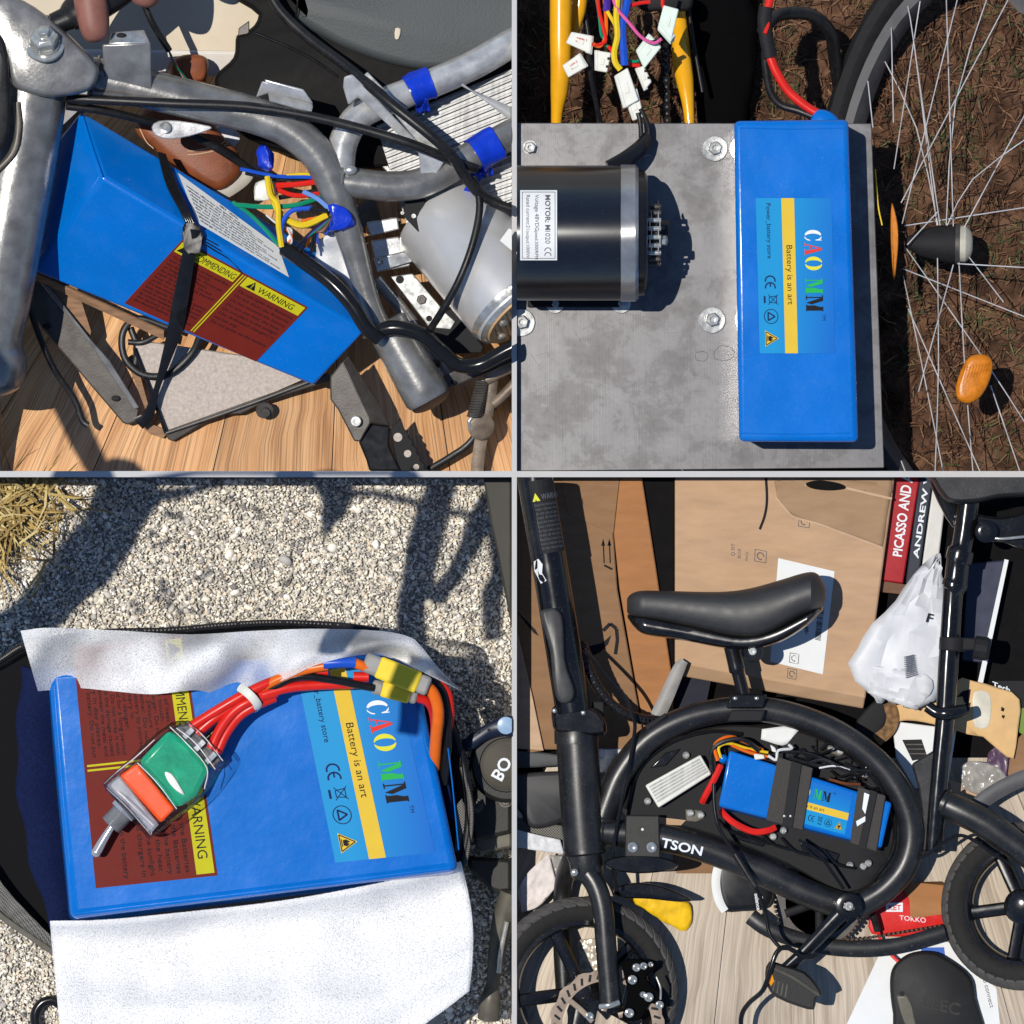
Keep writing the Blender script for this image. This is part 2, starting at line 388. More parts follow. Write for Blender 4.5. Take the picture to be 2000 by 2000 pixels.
TXT1 = ['To be kept out of heat and fire', 'and children\'s touch.', 'Use the right charger. Do not put', 'no longer over 24hours', 'the packs together. Do not', 'repair by the battery by yourself', 'keep the battery in', 'order to avoid danger.', 'if it was stored for a long period', 'keep capacity. Do not wrap it with', 'metal to avoid the damage caused', 'by contact between the metal and', 'the battery in day places.', 'the disused battery. Do not put']
TXT2 = ['Do not open the Batteries', 'Do not short the Batteries', 'Do not immerse the battery', 'Do not use near the heat', 'Do not place in the sunlight', 'Use dedicated chargers in', 'normal way', 'Do not press on the battery']
def warning_label(face, parent, dense=True):
    """maroon sticker with two yellow headings and small print; face is 472 x 236"""
    st = MB(); face.rect(st, 0, 0, 472, 236, .8, 1); s = build(st, 'sticker', 'ink_maroon', parent, flat=True)
    a = MB(); face.rect(a, 6, 196, 224, 231, 1.3); face.rect(a, 250, 196, 466, 231, 1.3); face.rect(a, 232, 6, 236, 231, 1.3); face.rect(a, 241, 6, 245, 231, 1.3)
    build(a, 'yellow_heading', 'ink_lime', s, flat=True)
    a = MB(); face.text(a, 'RECOMMENDING', 45, 203, 28, 1.8, width=174); build(a, 'heading', 'ink_black', s, flat=True)
    a = MB(); face.text(a, 'WARNING', 306, 203, 28, 1.8, width=130); build(a, 'heading', 'ink_black', s, flat=True)
    for u in (10, 266): a = MB(); face.poly(a, [(u, 202), (u + 34, 202), (u + 17, 228)], 1.8); build(a, 'warning_triangle', 'ink_black', s, flat=True)
    a = MB()
    for i, t in enumerate(TXT1): face.text(a, t, 14, 178 - i * 12.2, 12, 1.8, width=min(205, 7.2 * len(t)))
    build(a, 'small_print', 'ink_black', s, flat=True); a = MB()
    for i, t in enumerate(TXT2): face.text(a, t, 260, 176 - i * 17, 14, 1.8, width=min(200, 8 * len(t)))
    build(a, 'small_print', 'ink_black', s, flat=True)
    a = MB(); face.rect(a, 281.4, 210, 284.6, 221, 2.2); face.rect(a, 281.4, 205, 284.6, 208, 2.2); build(a, 'exclamation_mark', 'ink_lime', s, flat=True)
    return s
def bolt(at, r, h, mat, parent=None, washer=0, axis=(0, 0, 1), socket=True, name='bolt', **k):
    p = V(at); a = V(axis).normalized(); mb = MB()
    if washer: mb.lathe(p, a, [(0, washer), (2.5, washer), (3.5, washer * .95), (3.5, r * .8)], 26); p = p + a * 3.5
    mb.lathe(p, a, [(0, r), (h * .8, r), (h, r * .86), (h, r * .42), (h * .5, r * .38)], 6 if washer or socket == 6 else 14)
    return build(mb, name, mat, parent, bevel=0, smooth=30, **k)
# ================================================================ shared materials
M('frame_paint', C(205, 207, 208), 0.42, 0, 0.2)
M('tray_grey', (0.42, 0.42, 0.42), 0.6, 0, 0.03)
M('grey_steel', C(144, 143, 141), 0.27, 0.5, 0.28, scale=45, bump=0.15, bscale=250, dust=.2)
M('raw_steel', C(206, 206, 205), 0.26, 0.5, 0.25, scale=60, bump=0.1, bscale=300)
M('dark_steel', C(92, 88, 84), 0.45, 0.45, 0.25, scale=60, bump=0.12)
M('bright_zinc', C(205, 205, 200), 0.25, 0.7, 0.2, scale=120)
M('black_rubber', C(26, 26, 28), 0.4, 0, 0.2, spec=0.3, scale=120, bump=0.08, bscale=600, dust=.06)
M('black_gloss', C(26, 26, 28), 0.18, 0, 0.15, scale=80)
M('black_matte', C(34, 34, 36), 0.7, 0, 0.2, scale=120, bump=0.1, bscale=800, spec=0.2)
M('battery_blue', C(0, 110, 203), 0.22, 0, 0.08, scale=14, bump=0.5, bscale=34, coat=0.1, rvar=.06, spec=.3, dust=.05)
M('blue_tape', C(20, 60, 200), 0.25, 0, 0.15, bump=0.4, bscale=180)
M('white_paper', C(232, 234, 234), 0.6, 0, 0.03)
M('white_plastic', C(232, 232, 222), 0.35, 0, 0.06, sss=0.05)
M('orange_plastic', C(240, 150, 20), 0.2, 0, 0.12, scale=150, bump=0.15, bscale=900, coat=0.4)
for n_, c_ in dict(red=(222, 40, 30), orange=(236, 110, 24), yellow=(232, 200, 40), blue=(30, 84, 200), green=(20, 140, 104), pink=(226, 96, 160), white=(225, 225, 222), purple=(76, 44, 150), brown=(110, 62, 34), skyblue=(110, 150, 220)).items():
    M('wire_' + n_, C(*c_), 0.32, 0, 0.08)
# ================================================================ ground below everything and the divider
CELL = None
mb = MB(); mb.add([(-60000, -60000, -900), (60000, -60000, -900), (60000, 60000, -900), (-60000, 60000, -900)], [(0, 1, 2, 3)])
M('concrete', (0.28, 0.27, 0.26), 0.9, 0, 0.25, scale=12, bump=0.3)
build(mb, 'ground', 'concrete', kind='structure', flat=True)
tr = thing('display_divider', 'light grey cross of thin strips between the four views', 'divider', (CX, CY, -600))
def strip(x0, y0, x1, y1, nm):
    m_ = MB(); k = lambda z: 1.0 / (1 - z / H)
    cs = []
    for z in (-4, -620):
        cs += [(CX + x0 * k(z), CY + y0 * k(z), z), (CX + x1 * k(z), CY + y0 * k(z), z), (CX + x1 * k(z), CY + y1 * k(z), z), (CX + x0 * k(z), CY + y1 * k(z), z)]
    m_.hexa(cs); build(m_, nm, 'tray_grey', tr, clip=False, smooth=0)
strip(-4.9, -1020, 4.9, 1120, 'upright_strip')
strip(-1100, -5.9, -4.9, 5.9, 'cross_strip'); strip(4.9, -5.9, 1100, 5.9, 'cross_strip')
# ================================================================ TOP LEFT: battery strapped into a bare moped frame
CELL = 'tl'
wood('wood_floor', C(234, 184, 132, .8), C(212, 158, 106, .8), C(172, 118, 74, .8), ribs=15, ribamt=0.45, rough=0.2)
def fz(y): return -200 - 240 * (935 - y) / 835
floor = bpy.data.objects.new('wood_floor', None); col.objects.link(floor); floor['kind'] = 'structure'; ORG[floor] = Vector((0, 0, 0))
def fl_at(xb, y): t = (y - 925) / (-300 - 925); return (xb + (700 - xb) * t, y, fz(y))
edges_ = [-560, -320, -70, 180, 415, 648, 880, 1120]
for a_, b_ in zip(edges_, edges_[1:]):
    m_ = MB(); ys = [980, 800, 640, 480, 330, 200, 120]
    for i in range(len(ys) - 1):
        for (xa, xb, u0, u1) in ((a_ + 1.2, b_ - 1.2, 0, 1),):
            c = [fl_at(xa, ys[i]), fl_at(xb, ys[i]), fl_at(xb, ys[i + 1]), fl_at(xa, ys[i + 1])]
            o = m_.add(c, [(0, 1, 2, 3)]); v0, v1 = (980 - ys[i]) / 240, (980 - ys[i + 1]) / 240
            for k_, q in enumerate(((u0, v0), (u1, v0), (u1, v1), (u0, v1))): m_.uv[o + k_] = q
    build(m_, 'plank', 'wood_floor', floor, flat=True, solid=6)
m_ = MB(); m_.add([fl_at(-600, 990)[:2] + (fz(990) - 9,), fl_at(1200, 990)[:2] + (fz(990) - 9,), fl_at(1200, 110)[:2] + (fz(110) - 9,), fl_at(-600, 110)[:2] + (fz(110) - 9,)], [(0, 1, 2, 3)])
build(m_, 'subfloor', 'dark_steel', floor, flat=True)
M('wall_cream', C(222, 208, 184), 0.8, 0, 0.07, scale=18, bump=0.1, bscale=120)
m_ = MB(); m_.slab([(-60, -60, -110), (600, -60, -110), (600, 116, -190), (-60, 116, -190)], 20); build(m_, 'wall', 'wall_cream', kind='structure')
sk = MB(); sk.slab([(-60, 98, -172), (600, 106, -172), (600, 150, -215), (-60, 150, -215)], 10); M('skirting_white', C(232, 226, 216), 0.5, 0, 0.04); build(sk, 'skirting_board', 'skirting_white', kind='structure', bevel=3)
# --- black fairing and grey seat behind
M('black_plastic', C(20, 19, 19), 0.65, 0, 0.15, bump=0.1, bscale=700, spec=0.12)
fa = thing('black_scooter', 'black scooter with a grey leather seat standing behind the bare frame', 'scooter', (600, 240, -330))
build(MB().pillow([(492, -20), (505, 30), (486, 60), (462, 70), (456, 112), (420, 152), (436, 205), (470, 262), (560, 300), (700, 330), (900, 300), (1040, 180), (1040, -20)], -110, 24, 10), 'shell', 'black_plastic', fa)
tube('edge_rib', [(500, 65, -86), (560, 90, -85), (610, 115, -85), (660, 150, -86)], 3, 'black_gloss', fa)
build(MB().slab([(466, 55, -95), (487, 40, -95), (487, 85, -95), (462, 112, -95)], 8), 'side_flap', 'dark_steel', fa, bevel=2)
M('seat_leather', C(78, 82, 83), 0.55, 0, 0.1, scale=25, bump=0.35, bscale=420, spec=0.25)
se = fa
build(MB().pillow([(540, -60), (580, 10), (582, 42), (640, 78), (700, 106), (770, 128), (850, 140), (930, 132), (1060, 90), (1060, -60)], -92, 34, 20, levels=9), 'seat', 'seat_leather', se)
tube('seam', [(580, -20, -58), (581, 5, -58), (578, 38, -66)], 2.2, 'black_gloss', se)
m_ = MB().pillow([(772, 55), (783, 57), (779, 76), (771, 75)], -56, 3, 2, sub=2); build(m_, 'paper_scrap', 'wall_cream', label='tiny cream scrap of paper lying on the grey scooter seat', cat='paper scrap')
# --- boot
M('brown_leather', C(132, 72, 42), 0.45, 0, 0.25, scale=50, bump=0.25, bscale=500)
M('stitch', C(206, 176, 140), 0.7)
bo = thing('leather_boot', 'brown leather boot with pale stitching standing on the wood floor behind the battery', 'boot', (400, 380, -360))
build(MB().pillow([(328, 130), (345, 112), (375, 107), (402, 112), (408, 132), (402, 168), (410, 230), (440, 270), (466, 300), (470, 340), (430, 372), (380, 352), (310, 300), (262, 250), (290, 200), (330, 170)], -130, 34, 20, levels=9), 'upper', 'brown_leather', bo)
build(MB().pillow([(332, 124), (350, 110), (375, 106), (400, 111), (407, 130), (398, 158), (360, 162), (335, 152)], -110, 22, 8), 'tongue', 'brown_leather', bo)
tube('stitching', [(268, 240, -102), (285, 275, -97), (300, 290, -95)], 1.2, 'stitch', bo); tube('stitching', [(335, 295, -100), (370, 302, -97), (420, 294, -97), (446, 280, -102)], 1.3, 'stitch', bo); tube('stitching', [(337, 288, -100), (370, 295, -97), (418, 287, -97), (442, 275, -102)], 1.3, 'stitch', bo)
M('sole_cream', C(186, 180, 168), 0.6, bump=0.1)
tube('sole', [(490, 325, -150), (472, 352, -142), (430, 378, -140), (405, 372, -140)], 15, 'sole_cream', bo)
tube('welt', [(450, 300, -112), (448, 335, -110), (420, 362, -112)], 3.5, 'stitch', bo)
# --- battery
bt = thing('battery_pack', 'blue shrink wrapped battery strapped at a slant inside the bare moped frame', 'battery', (400, 560, -160))
F1, F2, F3, F4 = (200, 345, 60), (716, 648, 5), (614, 757, -105), (62, 532, -70)
E1, E2 = (158, 214, -20), (640, 500, -95); Eb1, Eb2 = (10, 400, -170), (540, 640, -220)
def on_plane(p, a, b, c, lift=0.0):
    a, b, c = V(a), V(b), V(c); n = (b - a).cross(c - a)
    z = a.z - (n.x * (p[0] - a.x) + n.y * (p[1] - a.y)) / n.z
    return (p[0], p[1], z + lift)
F3 = on_plane(F3, F1, F2, F4); E2 = on_plane(E2, F1, F2, E1); Eb1 = on_plane(Eb1, F1, F4, E1)
m_ = MB().hexa([F1, F2, F3, F4, E1, E2, Eb2, Eb1])
build(m_, 'shrink_wrap', 'battery_blue', bt, bevel=9, segs=3)
for pts in ([(120, 262, -8), (140, 330, 14), (120, 400, 0), (84, 470, -30)], [(158, 214, -18), (178, 280, 22), (200, 345, 62)]): tube('wrap_seam', [on_plane(p, F1, F4, E1, .4) if i < 9 else p for i, p in enumerate(pts)], 1.6, 'battery_blue', bt, n=6)
fr = Face([on_plane(p, F1, F2, F4, .6) for p in ((243, 592), (500, 706), (602, 600), (356, 468))], 472, 236)
warning_label(fr, bt)
def top_quad(p): return on_plane(p, F1, F2, E1, .6)
tp = Face([top_quad(p) for p in ((387, 437), (564, 542), (543, 482), (347, 338))], 300, 150)
m_ = MB(); tp.rect(m_, 0, 0, 300, 150, 1.0); wl_ = build(m_, 'paper_label', 'white_paper', bt, flat=True)
m_ = MB()
for i in range(9): tp.text(m_, ['nearest office for the goods and papers', 'please check the pack before you use', 'charge it every month when stored away', 'this pack is not to be opened or cut', 'keep dry and out of reach of children', 'do not join the red and the black lead'][i % 6], 14, 118 - i * 13, 11, 1.6, width=200 + 60 * ((i * 7) % 3) / 2, bold=True)
tp.text(m_, '48V  20Ah', 120, 134, 13, 1.6, bold=True)
build(m_, 'lettering', 'ink_black', wl_, flat=True)
# strap
stp = thing('battery_strap', 'shiny black tie strap wound round the battery and pulled down to the tray', 'strap', (300, 780, -150))
for i in range(4):
    o_ = i * 5 - 8
    tube('cord', [(316 + o_ * .7, 300 + o_ * .2, -30), (335 + o_, 360, 5), (360 + o_ * .9, 410, 42), (378 + o_ * .8, 448, 48)], 3.2, 'black_gloss', stp)
m_ = MB(); prof = [(378, 448, 54, 13), (368, 500, 36, 13), (352, 590, -20, 15), (343, 640, -60, 15), (325, 700, -85, 10), (306, 760, -120, 6), (290, 810, -150, 11), (270, 828, -158, 14)]
m_.tube(prof, 10, 8, 6, flat=0.18); build(m_, 'band', 'black_gloss', stp)
build(MB().pillow([(362, 436), (388, 440), (396, 462), (392, 492), (364, 492), (356, 458)], 51, 3, 2).jitter(6, .12, 3), 'knot', 'black_rubber', stp)
for i in range(3): tube('loose_strand', [(392, 462 + i * 5, 44), (420, 476 + i * 7, 34), (450, 496 + i * 6, 24), (476, 520 + i * 8, 16)], 1.2, 'black_gloss', stp)
# --- tray under the battery
ty = thing('battery_tray', 'dark steel battery tray with a grey felt board under the blue battery', 'tray', (400, 800, -200))
M('felt', C(196, 184, 174), 0.95, 0, 0.18, scale=260, bump=0.5, bscale=700, detail=8)
build(MB().slab([(262, 665, -150), (640, 720, -175), (480, 790, -190), (322, 846, -196)], 10), 'felt_board', 'felt', ty)
m_ = MB(); m_.prism([(322, 842, -182), (640, 728, -160), (652, 742, -160), (560, 770, -170), (520, 784, -175), (470, 808, -178), (432, 810, -180), (398, 826, -184), (338, 862, -190), (328, 858, -190)], 0, 14); build(m_, 'front_rim', 'dark_steel', ty, bevel=2)
tube('rim_edge', [(262, 680, -142), (296, 770, -160), (324, 846, -176)], 3.5, 'black_gloss', ty); tube('rim_edge', [(324, 846, -170), (480, 792, -160), (640, 732, -148)], 2.6, 'dark_steel', ty)
m_ = MB(); m_.prism([(56, 560, -120), (72, 545, -112), (92, 560, -112), (176, 660, -130), (272, 800, -170), (268, 822, -178), (250, 830, -180), (240, 826, -180), (50, 604, -130)], 0, 12); build(m_, 'side_bar', 'dark_steel', ty, bevel=3)
m_ = MB(); m_.prism([(78, 552, -104), (96, 560, -100), (178, 664, -122), (214, 704, -132), (272, 796, -160), (262, 800, -162), (176, 672, -128)], 0, 8); build(m_, 'side_flange', 'grey_steel', ty, bevel=2)
M('brown_board', C(146, 112, 84), 0.7, 0, 0.3, scale=40, stretch=(1, 5, 1), bump=0.15)
m_ = MB().slab([(64, 530, -112), (150, 560, -120), (178, 648, -150), (172, 672, -156)], 8); build(m_, 'wooden_board', 'brown_board', ty)
m_ = MB().slab([(62, 530, -90), (320, 648, -120), (320, 664, -130), (64, 545, -100)], 6); build(m_, 'board_edge', 'brown_board', ty)
for p_ in ((91, 637), (226, 778)):
    build(MB().ball((p_[0], p_[1], -124 if p_[1] < 700 else -160), 9, 6, 3), 'hole', 'black_matte', ty)
build(MB().lathe((516, 800, -180), (0.2, 0.5, 1), [(0, 17), (5, 17), (5, 9), (16, 9), (16, 5)], 18), 'rim_bolt', 'dark_steel', ty)
m_ = MB(); m_.prism([(246, 700), (262, 690), (300, 830), (330, 842), (318, 856), (294, 848), (270, 828), (286, 805)], -200, 10); build(m_, 'corner_plate', 'brown_board', ty)
# right hand strut and foot peg
m_ = MB(); m_.prism([(645, 735, -60), (668, 706, -50), (684, 712, -50), (722, 806, -60), (724, 826, -62), (704, 862, -70), (692, 862, -70), (660, 800, -64), (645, 780, -62)], 0, 10); build(m_, 'strut', 'dark_steel', ty, bevel=3)
m_ = MB(); m_.prism([(668, 708, -44), (680, 695, -50), (742, 790, -80), (760, 832, -86), (724, 824, -58)], 0, 8); build(m_, 'strut_flange', 'dark_steel', ty, bevel=2)
bolt((695, 823, -60), 11, 8, 'bright_zinc', ty, socket=True)
pg = thing('foot_peg', 'black serrated foot peg with round holes at the bottom of the moped frame', 'foot peg', (780, 890, -120))
ol = [(700, 862), (724, 826), (762, 832), (760, 870), (790, 935), (740, 990), (716, 900)]
build(MB().prism(ol, -80, 20), 'peg_arm', 'black_gloss', pg, bevel=4)
m_ = MB(); teeth = []
for i in range(9): t = i / 8; teeth += [(790 + 62 * t, 838 + 122 * t), (797 + 62 * t + 2, 846 + 122 * t)]
m_.prism([(762, 838), (782, 815)] + teeth + [(800, 980), (780, 930)], -88, 9); build(m_, 'serrated_plate', 'black_matte', pg, bevel=2)
for (x, y, r_) in ((777, 854, 12), (796, 886, 10), (813, 912, 8)): build(MB().lathe((x, y, -87.2), (0, 0, 1), [(0, r_ * .72), (0.6, r_ * .72)], 16).jitter(0, 1), 'peg_hole', 'felt', pg, smooth=0)
# --- moped frame
mf = thing('bare_moped', 'bare grey steel moped frame with welded brackets and a looped rear', 'moped frame', (400, 300, -100))
tube('head_tube', [(64, 120, 20, 76), (40, 260, 18, 80), (8, 430, 14, 82), (-22, 590, 6, 82), (-34, 650, 2, 80), (-40, 684, 0, 92), (-42, 716, 0, 95), (-46, 745, -4, 86), (-48, 762, -8, 60)], 80, 'grey_steel', mf, n=28)
tube('fork_leg', [(-30, 740, -40), (-20, 800, -90), (-16, 960, -140)], 22, 'dark_steel', mf, n=14)
build(MB().pillow([(-40, -20), (48, 2), (126, 60), (186, 122), (192, 150), (172, 178), (112, 190), (60, 184), (22, 164), (6, 110), (-40, 50)], 96, 30, 12, levels=9), 'head_gusset', 'grey_steel', mf)
hb = build(MB().lathe((88, 92, 118), (-.05, -.62, .8), [(0, 38), (6, 38), (8, 33), (8, 30), (14, 30)], 26), 'washer', 'bright_zinc', mf)
build(MB().lathe((87, 83, 129), (-.05, -.62, .8), [(0, 29), (20, 29), (27, 22), (27, 13), (40, 13), (42, 10)], 6), 'head_bolt', 'bright_zinc', mf, bevel=2)
tube('top_tube', [(176, 150, 30, 40), (240, 162, 30, 39), (320, 182, 28, 39), (420, 206, 26, 38), (500, 226, 24, 37), (562, 252, 22, 36), (612, 292, 20, 35), (642, 340, 16, 33), (664, 400, 8, 31), (686, 470, -2, 27), (706, 540, -10, 23), (724, 600, -16, 22), (740, 640, -20, 24)], 36, 'grey_steel', mf, n=22)
build(MB().lathe((752, 628, -10), (.49, .87, -.05), [(0, 36), (4, 42), (150, 46), (168, 46), (176, 42), (176, 38)], 30), 'bottom_bracket', 'grey_steel', mf)
build(MB().lathe((840, 782, -18), (.49, .87, .35), [(0, 40), (3, 40), (4, 36)], 28), 'bracket_cap', 'dark_steel', mf)
tube('rear_loop', [(1060, 58, -60), (1000, 84, -50), (930, 124, -40), (850, 160, -30), (790, 184, -22), (735, 206, -14), (694, 234, -6), (670, 280, 0), (664, 330, 6)], 29, 'raw_steel', mf, n=18)
tube('rear_rail', [(650, 352, 8), (700, 358, 8), (760, 364, 6), (820, 358, 2), (880, 328, -6), (930, 300, -14), (1000, 262, -30), (1060, 236, -40)], 30, 'grey_steel', mf, n=18)
m_ = MB(); m_.hexa([(218, 62, 90), (282, 57, 90), (293, 84, 106), (212, 86, 106), (218, 66, 84), (282, 61, 84), (293, 88, 98), (212, 90, 98)])
lug = build(m_, 'bracket_lip', 'bright_zinc', mf, bevel=3)
build(MB().slab([(200, 88, 104), (294, 84, 104), (297, 178, 66), (204, 158, 66)], 6), 'bracket_tab', 'grey_steel', mf, bevel=3)
build(MB().ball((237, 69, 97), 10, 5, 4), 'bracket_hole', 'black_matte', mf)
for q in ([(500, 190, 60), (512, 158, 78), (590, 178, 78), (612, 206, 62), (608, 222, 50), (526, 198, 54), (524, 182, 66)],):
    m_ = MB(); m_.prism(q, 0, 10); build(m_, 'channel_bracket', 'raw_steel', mf, bevel=3)
build(MB().slab([(516, 156, 80), (592, 176, 80), (612, 204, 66), (530, 182, 66)], 5), 'channel_top', 'raw_steel', mf, bevel=3)
m_ = MB(); m_.prism([(296, 248, 40), (310, 236, 42), (350, 236, 42), (410, 246, 40), (408, 254, 38), (370, 266, 38), (330, 272, 38), (304, 264, 38)], 0, 6, sub=2); build(m_, 'cable_tab', 'raw_steel', mf, bevel=2)
build(MB().lathe((323, 249, 42), (0, -.3, 1), [(0, 12), (3, 12), (4, 8), (1, 7)], 16), 'tab_rivet', 'bright_zinc', mf)
m_ = MB(); m_.prism([(672, 150, 60), (688, 145, 62), (712, 168, 60), (820, 282, 40), (872, 310, 36), (842, 360, 20), (824, 372, 18), (818, 300, 34), (700, 190, 50), (680, 205, 44), (670, 170, 54)], 0, 8); build(m_, 'seat_bracket', 'raw_steel', mf, bevel=3)
m_ = MB(); m_.prism([(708, 148, 50), (718, 140, 54), (760, 184, 50), (884, 292, 30), (876, 312, 28), (820, 284, 34)], 0, 6); build(m_, 'bracket_fold', 'bright_zinc', mf, bevel=2)
for c_, ax_, r_ in (((664, 336, 6), (.1, -1, 0), 30), ((668, 352, 8), (1, .1, 0), 31), ((745, 640, -14), (.49, .87, 0), 38), ((186, 152, 30), (1, .2, 0), 41)):
    a_ = V(ax_).normalized(); u_ = a_.orthogonal().normalized(); w_ = a_.cross(u_)
    build(MB().tube([V(c_) + (u_ * math.cos(k * .209) + w_ * math.sin(k * .209)) * (r_ + (.9 if k % 2 else -.6)) for k in range(30)], 3.6, 6, 1, True), 'weld_seam', 'grey_steel', mf)
build(MB().ball((684, 332, 36), 14, 10, 8), 'weld_bead', 'bright_zinc', mf)
m_ = MB(); m_.slab([(742, 392, -20), (812, 384, -16), (830, 448, -26), (830, 452, -30)], 10); 
m_ = MB(); m_.prism([(792, 388), (830, 382), (831, 448), (818, 454), (786, 420)], -20, 12); build(m_, 'black_plate', 'black_matte', mf, bevel=2)
bolt((808, 422, -19), 5, 6, 'bright_zinc', mf); bolt((786, 416, -24), 4, 6, 'bright_zinc', mf)
m_ = MB(); m_.prism([(856, 738, -70), (880, 728, -66), (1010, 664, -60), (1020, 700, -66), (868, 762, -76)], 0, 12); build(m_, 'side_rail', 'dark_steel', mf, bevel=3)
for x, y in ((886, 747),): build(MB().ball((x, y, -68), 6, 4, 3), 'rail_hole', 'black_matte', mf)
m_ = MB(); m_.prism([(724, 470), (778, 462), (806, 500), (800, 520), (736, 532)], -140, 10); m_.prism([(716, 434), (776, 424), (780, 448), (722, 462)], -130, 14); build(m_, 'cross_plate', 'raw_steel', mf, bevel=3)
build(MB().slab([(728, 506, -118), (800, 490, -118), (806, 512, -122), (736, 532, -126)], 9), 'cross_rail', 'bright_zinc', mf, bevel=2)
build(MB().lathe((744, 511, -116), (0, 0, 1), [(0, 7), (3, 7), (4, 5), (2, 3)], 14), 'rivet', 'bright_zinc', mf)
tube('lower_rail', [(735, 545, -150), (780, 600, -150), (830, 665, -150), (880, 740, -150)], 13, 'grey_steel', mf, n=8)
# --- motor with mount
mo = thing('silver_motor', 'silver drum motor with a perforated tan end disc at the right of the moped frame', 'motor', (900, 540, -150))
ax = (-.6, -.74, -.32)
build(MB().lathe((1016, 606, -30), ax, [(0, 84), (0, 96), (16, 100), (18, 102), (250, 104), (262, 98), (266, 80)], 44), 'drum', M('motor_silver', C(206, 206, 206), .3, .35, .08, scale=20, bump=.08, bscale=900), mo)
build(MB().lathe((1019, 609, -27), ax, [(-3, 70), (-3, 88), (22, 104), (24, 104)], 44), 'end_ring', 'bright_zinc', mo)
M('tan_disc', C(206, 166, 120), 0.5, 0.1, 0.08)
dd = build(MB().lathe((1019, 609, -27), ax, [(-7, 1), (-7, 84), (-2, 86)], 40), 'end_disc', 'tan_disc', mo)
a_ = V(ax).normalized(); u_ = Vector((-.76, .62, .1)); u_ = (u_ - a_ * u_.dot(a_)).normalized(); w_ = a_.cross(u_); m_ = MB()
for i in range(-7, 8):
    for j in range(-7, 8):
        if 16 < math.hypot(i, j) * 11 < 76: m_.lathe(Vector((1019, 609, -27)) - a_ * 6.6 + u_ * i * 11 + w_ * j * 11, -a_, [(0, 2.2), (1.0, 2.2)], 6)
o = build(m_, 'perforation', 'black_matte', dd, smooth=0); o['kind'] = 'stuff'
for k_ in range(6):
    q = Vector((1019, 609, -27)) - a_ * 7 + (u_ * math.cos(k_ * 1.05 + .3) + w_ * math.sin(k_ * 1.05 + .3)) * 62
    build(MB().lathe(q, -a_, [(0, 9), (5, 9), (7, 6)], 12), 'disc_screw', 'bright_zinc', mo)
stf = Face([(976, 470, 36), (1012, 500, 36), (1030, 466, 30), (994, 446, 30)], 40, 30)
m_ = MB(); stf.rect(m_, 0, 0, 40, 30, 1); build(m_, 'sticker', 'white_paper', mo, flat=True)
m_ = MB(); m_.prism([(762, 540), (806, 534), (872, 612), (890, 628), (880, 644), (838, 640)], -120, 8); build(m_, 'mount_plate', 'bright_zinc', mo, bevel=2)
for x, y, r_ in ((781, 546, 8), (838, 622, 6)): build(MB().lathe((x, y, -119.6), (0, 0, 1), [(0, r_), (.6, r_)], 16), 'mount_hole', 'black_matte', mo)
bolt((823, 585, -120), 10, 9, 'dark_steel', mo, washer=0, socket=6)
m_ = MB(); m_.prism([(866, 610), (885, 600), (946, 678), (940, 690), (880, 690), (856, 662), (842, 640)], -128, 10); build(m_, 'black_bracket', 'black_matte', mo, bevel=3)
# --- finned controller
hs = thing('finned_controller', 'ribbed aluminium motor controller box lying across the rear of the moped frame', 'controller', (880, 300, -110))
M('aluminium', C(178, 178, 177), 0.34, 0.3, 0.16, scale=30, stretch=(8, 1, 1))
build(MB().hexa([(735, 246, -86), (1010, 130, -86), (1010, 390, -70), (800, 455, -70), (735, 246, -150), (1010, 130, -150), (1010, 390, -150), (800, 455, -150)]), 'case', 'aluminium', hs)
for i in range(19):
    t = (i + .5) / 19; p0 = Vector((735, 246, -80)).lerp(Vector((800, 455, -64)), t); p1 = Vector((1010, 130, -80)).lerp(Vector((1010, 390, -64)), t)
    d = Vector((0, 3.0, 0)); m_ = MB().hexa([p0 - d, p1 - d, p1 + d, p0 + d, p0 - d + Vector((0, 0, -6)), p1 - d + Vector((0, 0, -10)), p1 + d + Vector((0, 0, -10)), p0 + d + Vector((0, 0, -10))])
    build(m_, 'fin', 'aluminium', hs, bevel=1, segs=1)
build(MB().slab([(700, 280, -96), (760, 240, -96), (812, 330, -90), (760, 340, -92)], 8), 'mounting_ear', 'grey_steel', hs, bevel=2)
build(MB().ball((768, 323, -86), 11, 8, 4), 'ear_slot', 'black_matte', hs)
M('strap_grey', C(168, 170, 172), 0.5)
m_ = MB().sheet([(848, 142, -20), (870, 136, -16)], [(1010, 214, -36), (1010, 246, -40)], 1, 10); build(m_, 'flat_tie', 'strap_grey', solid=3, label='flat grey tie strap stretched over the ribbed controller', cat='strap')
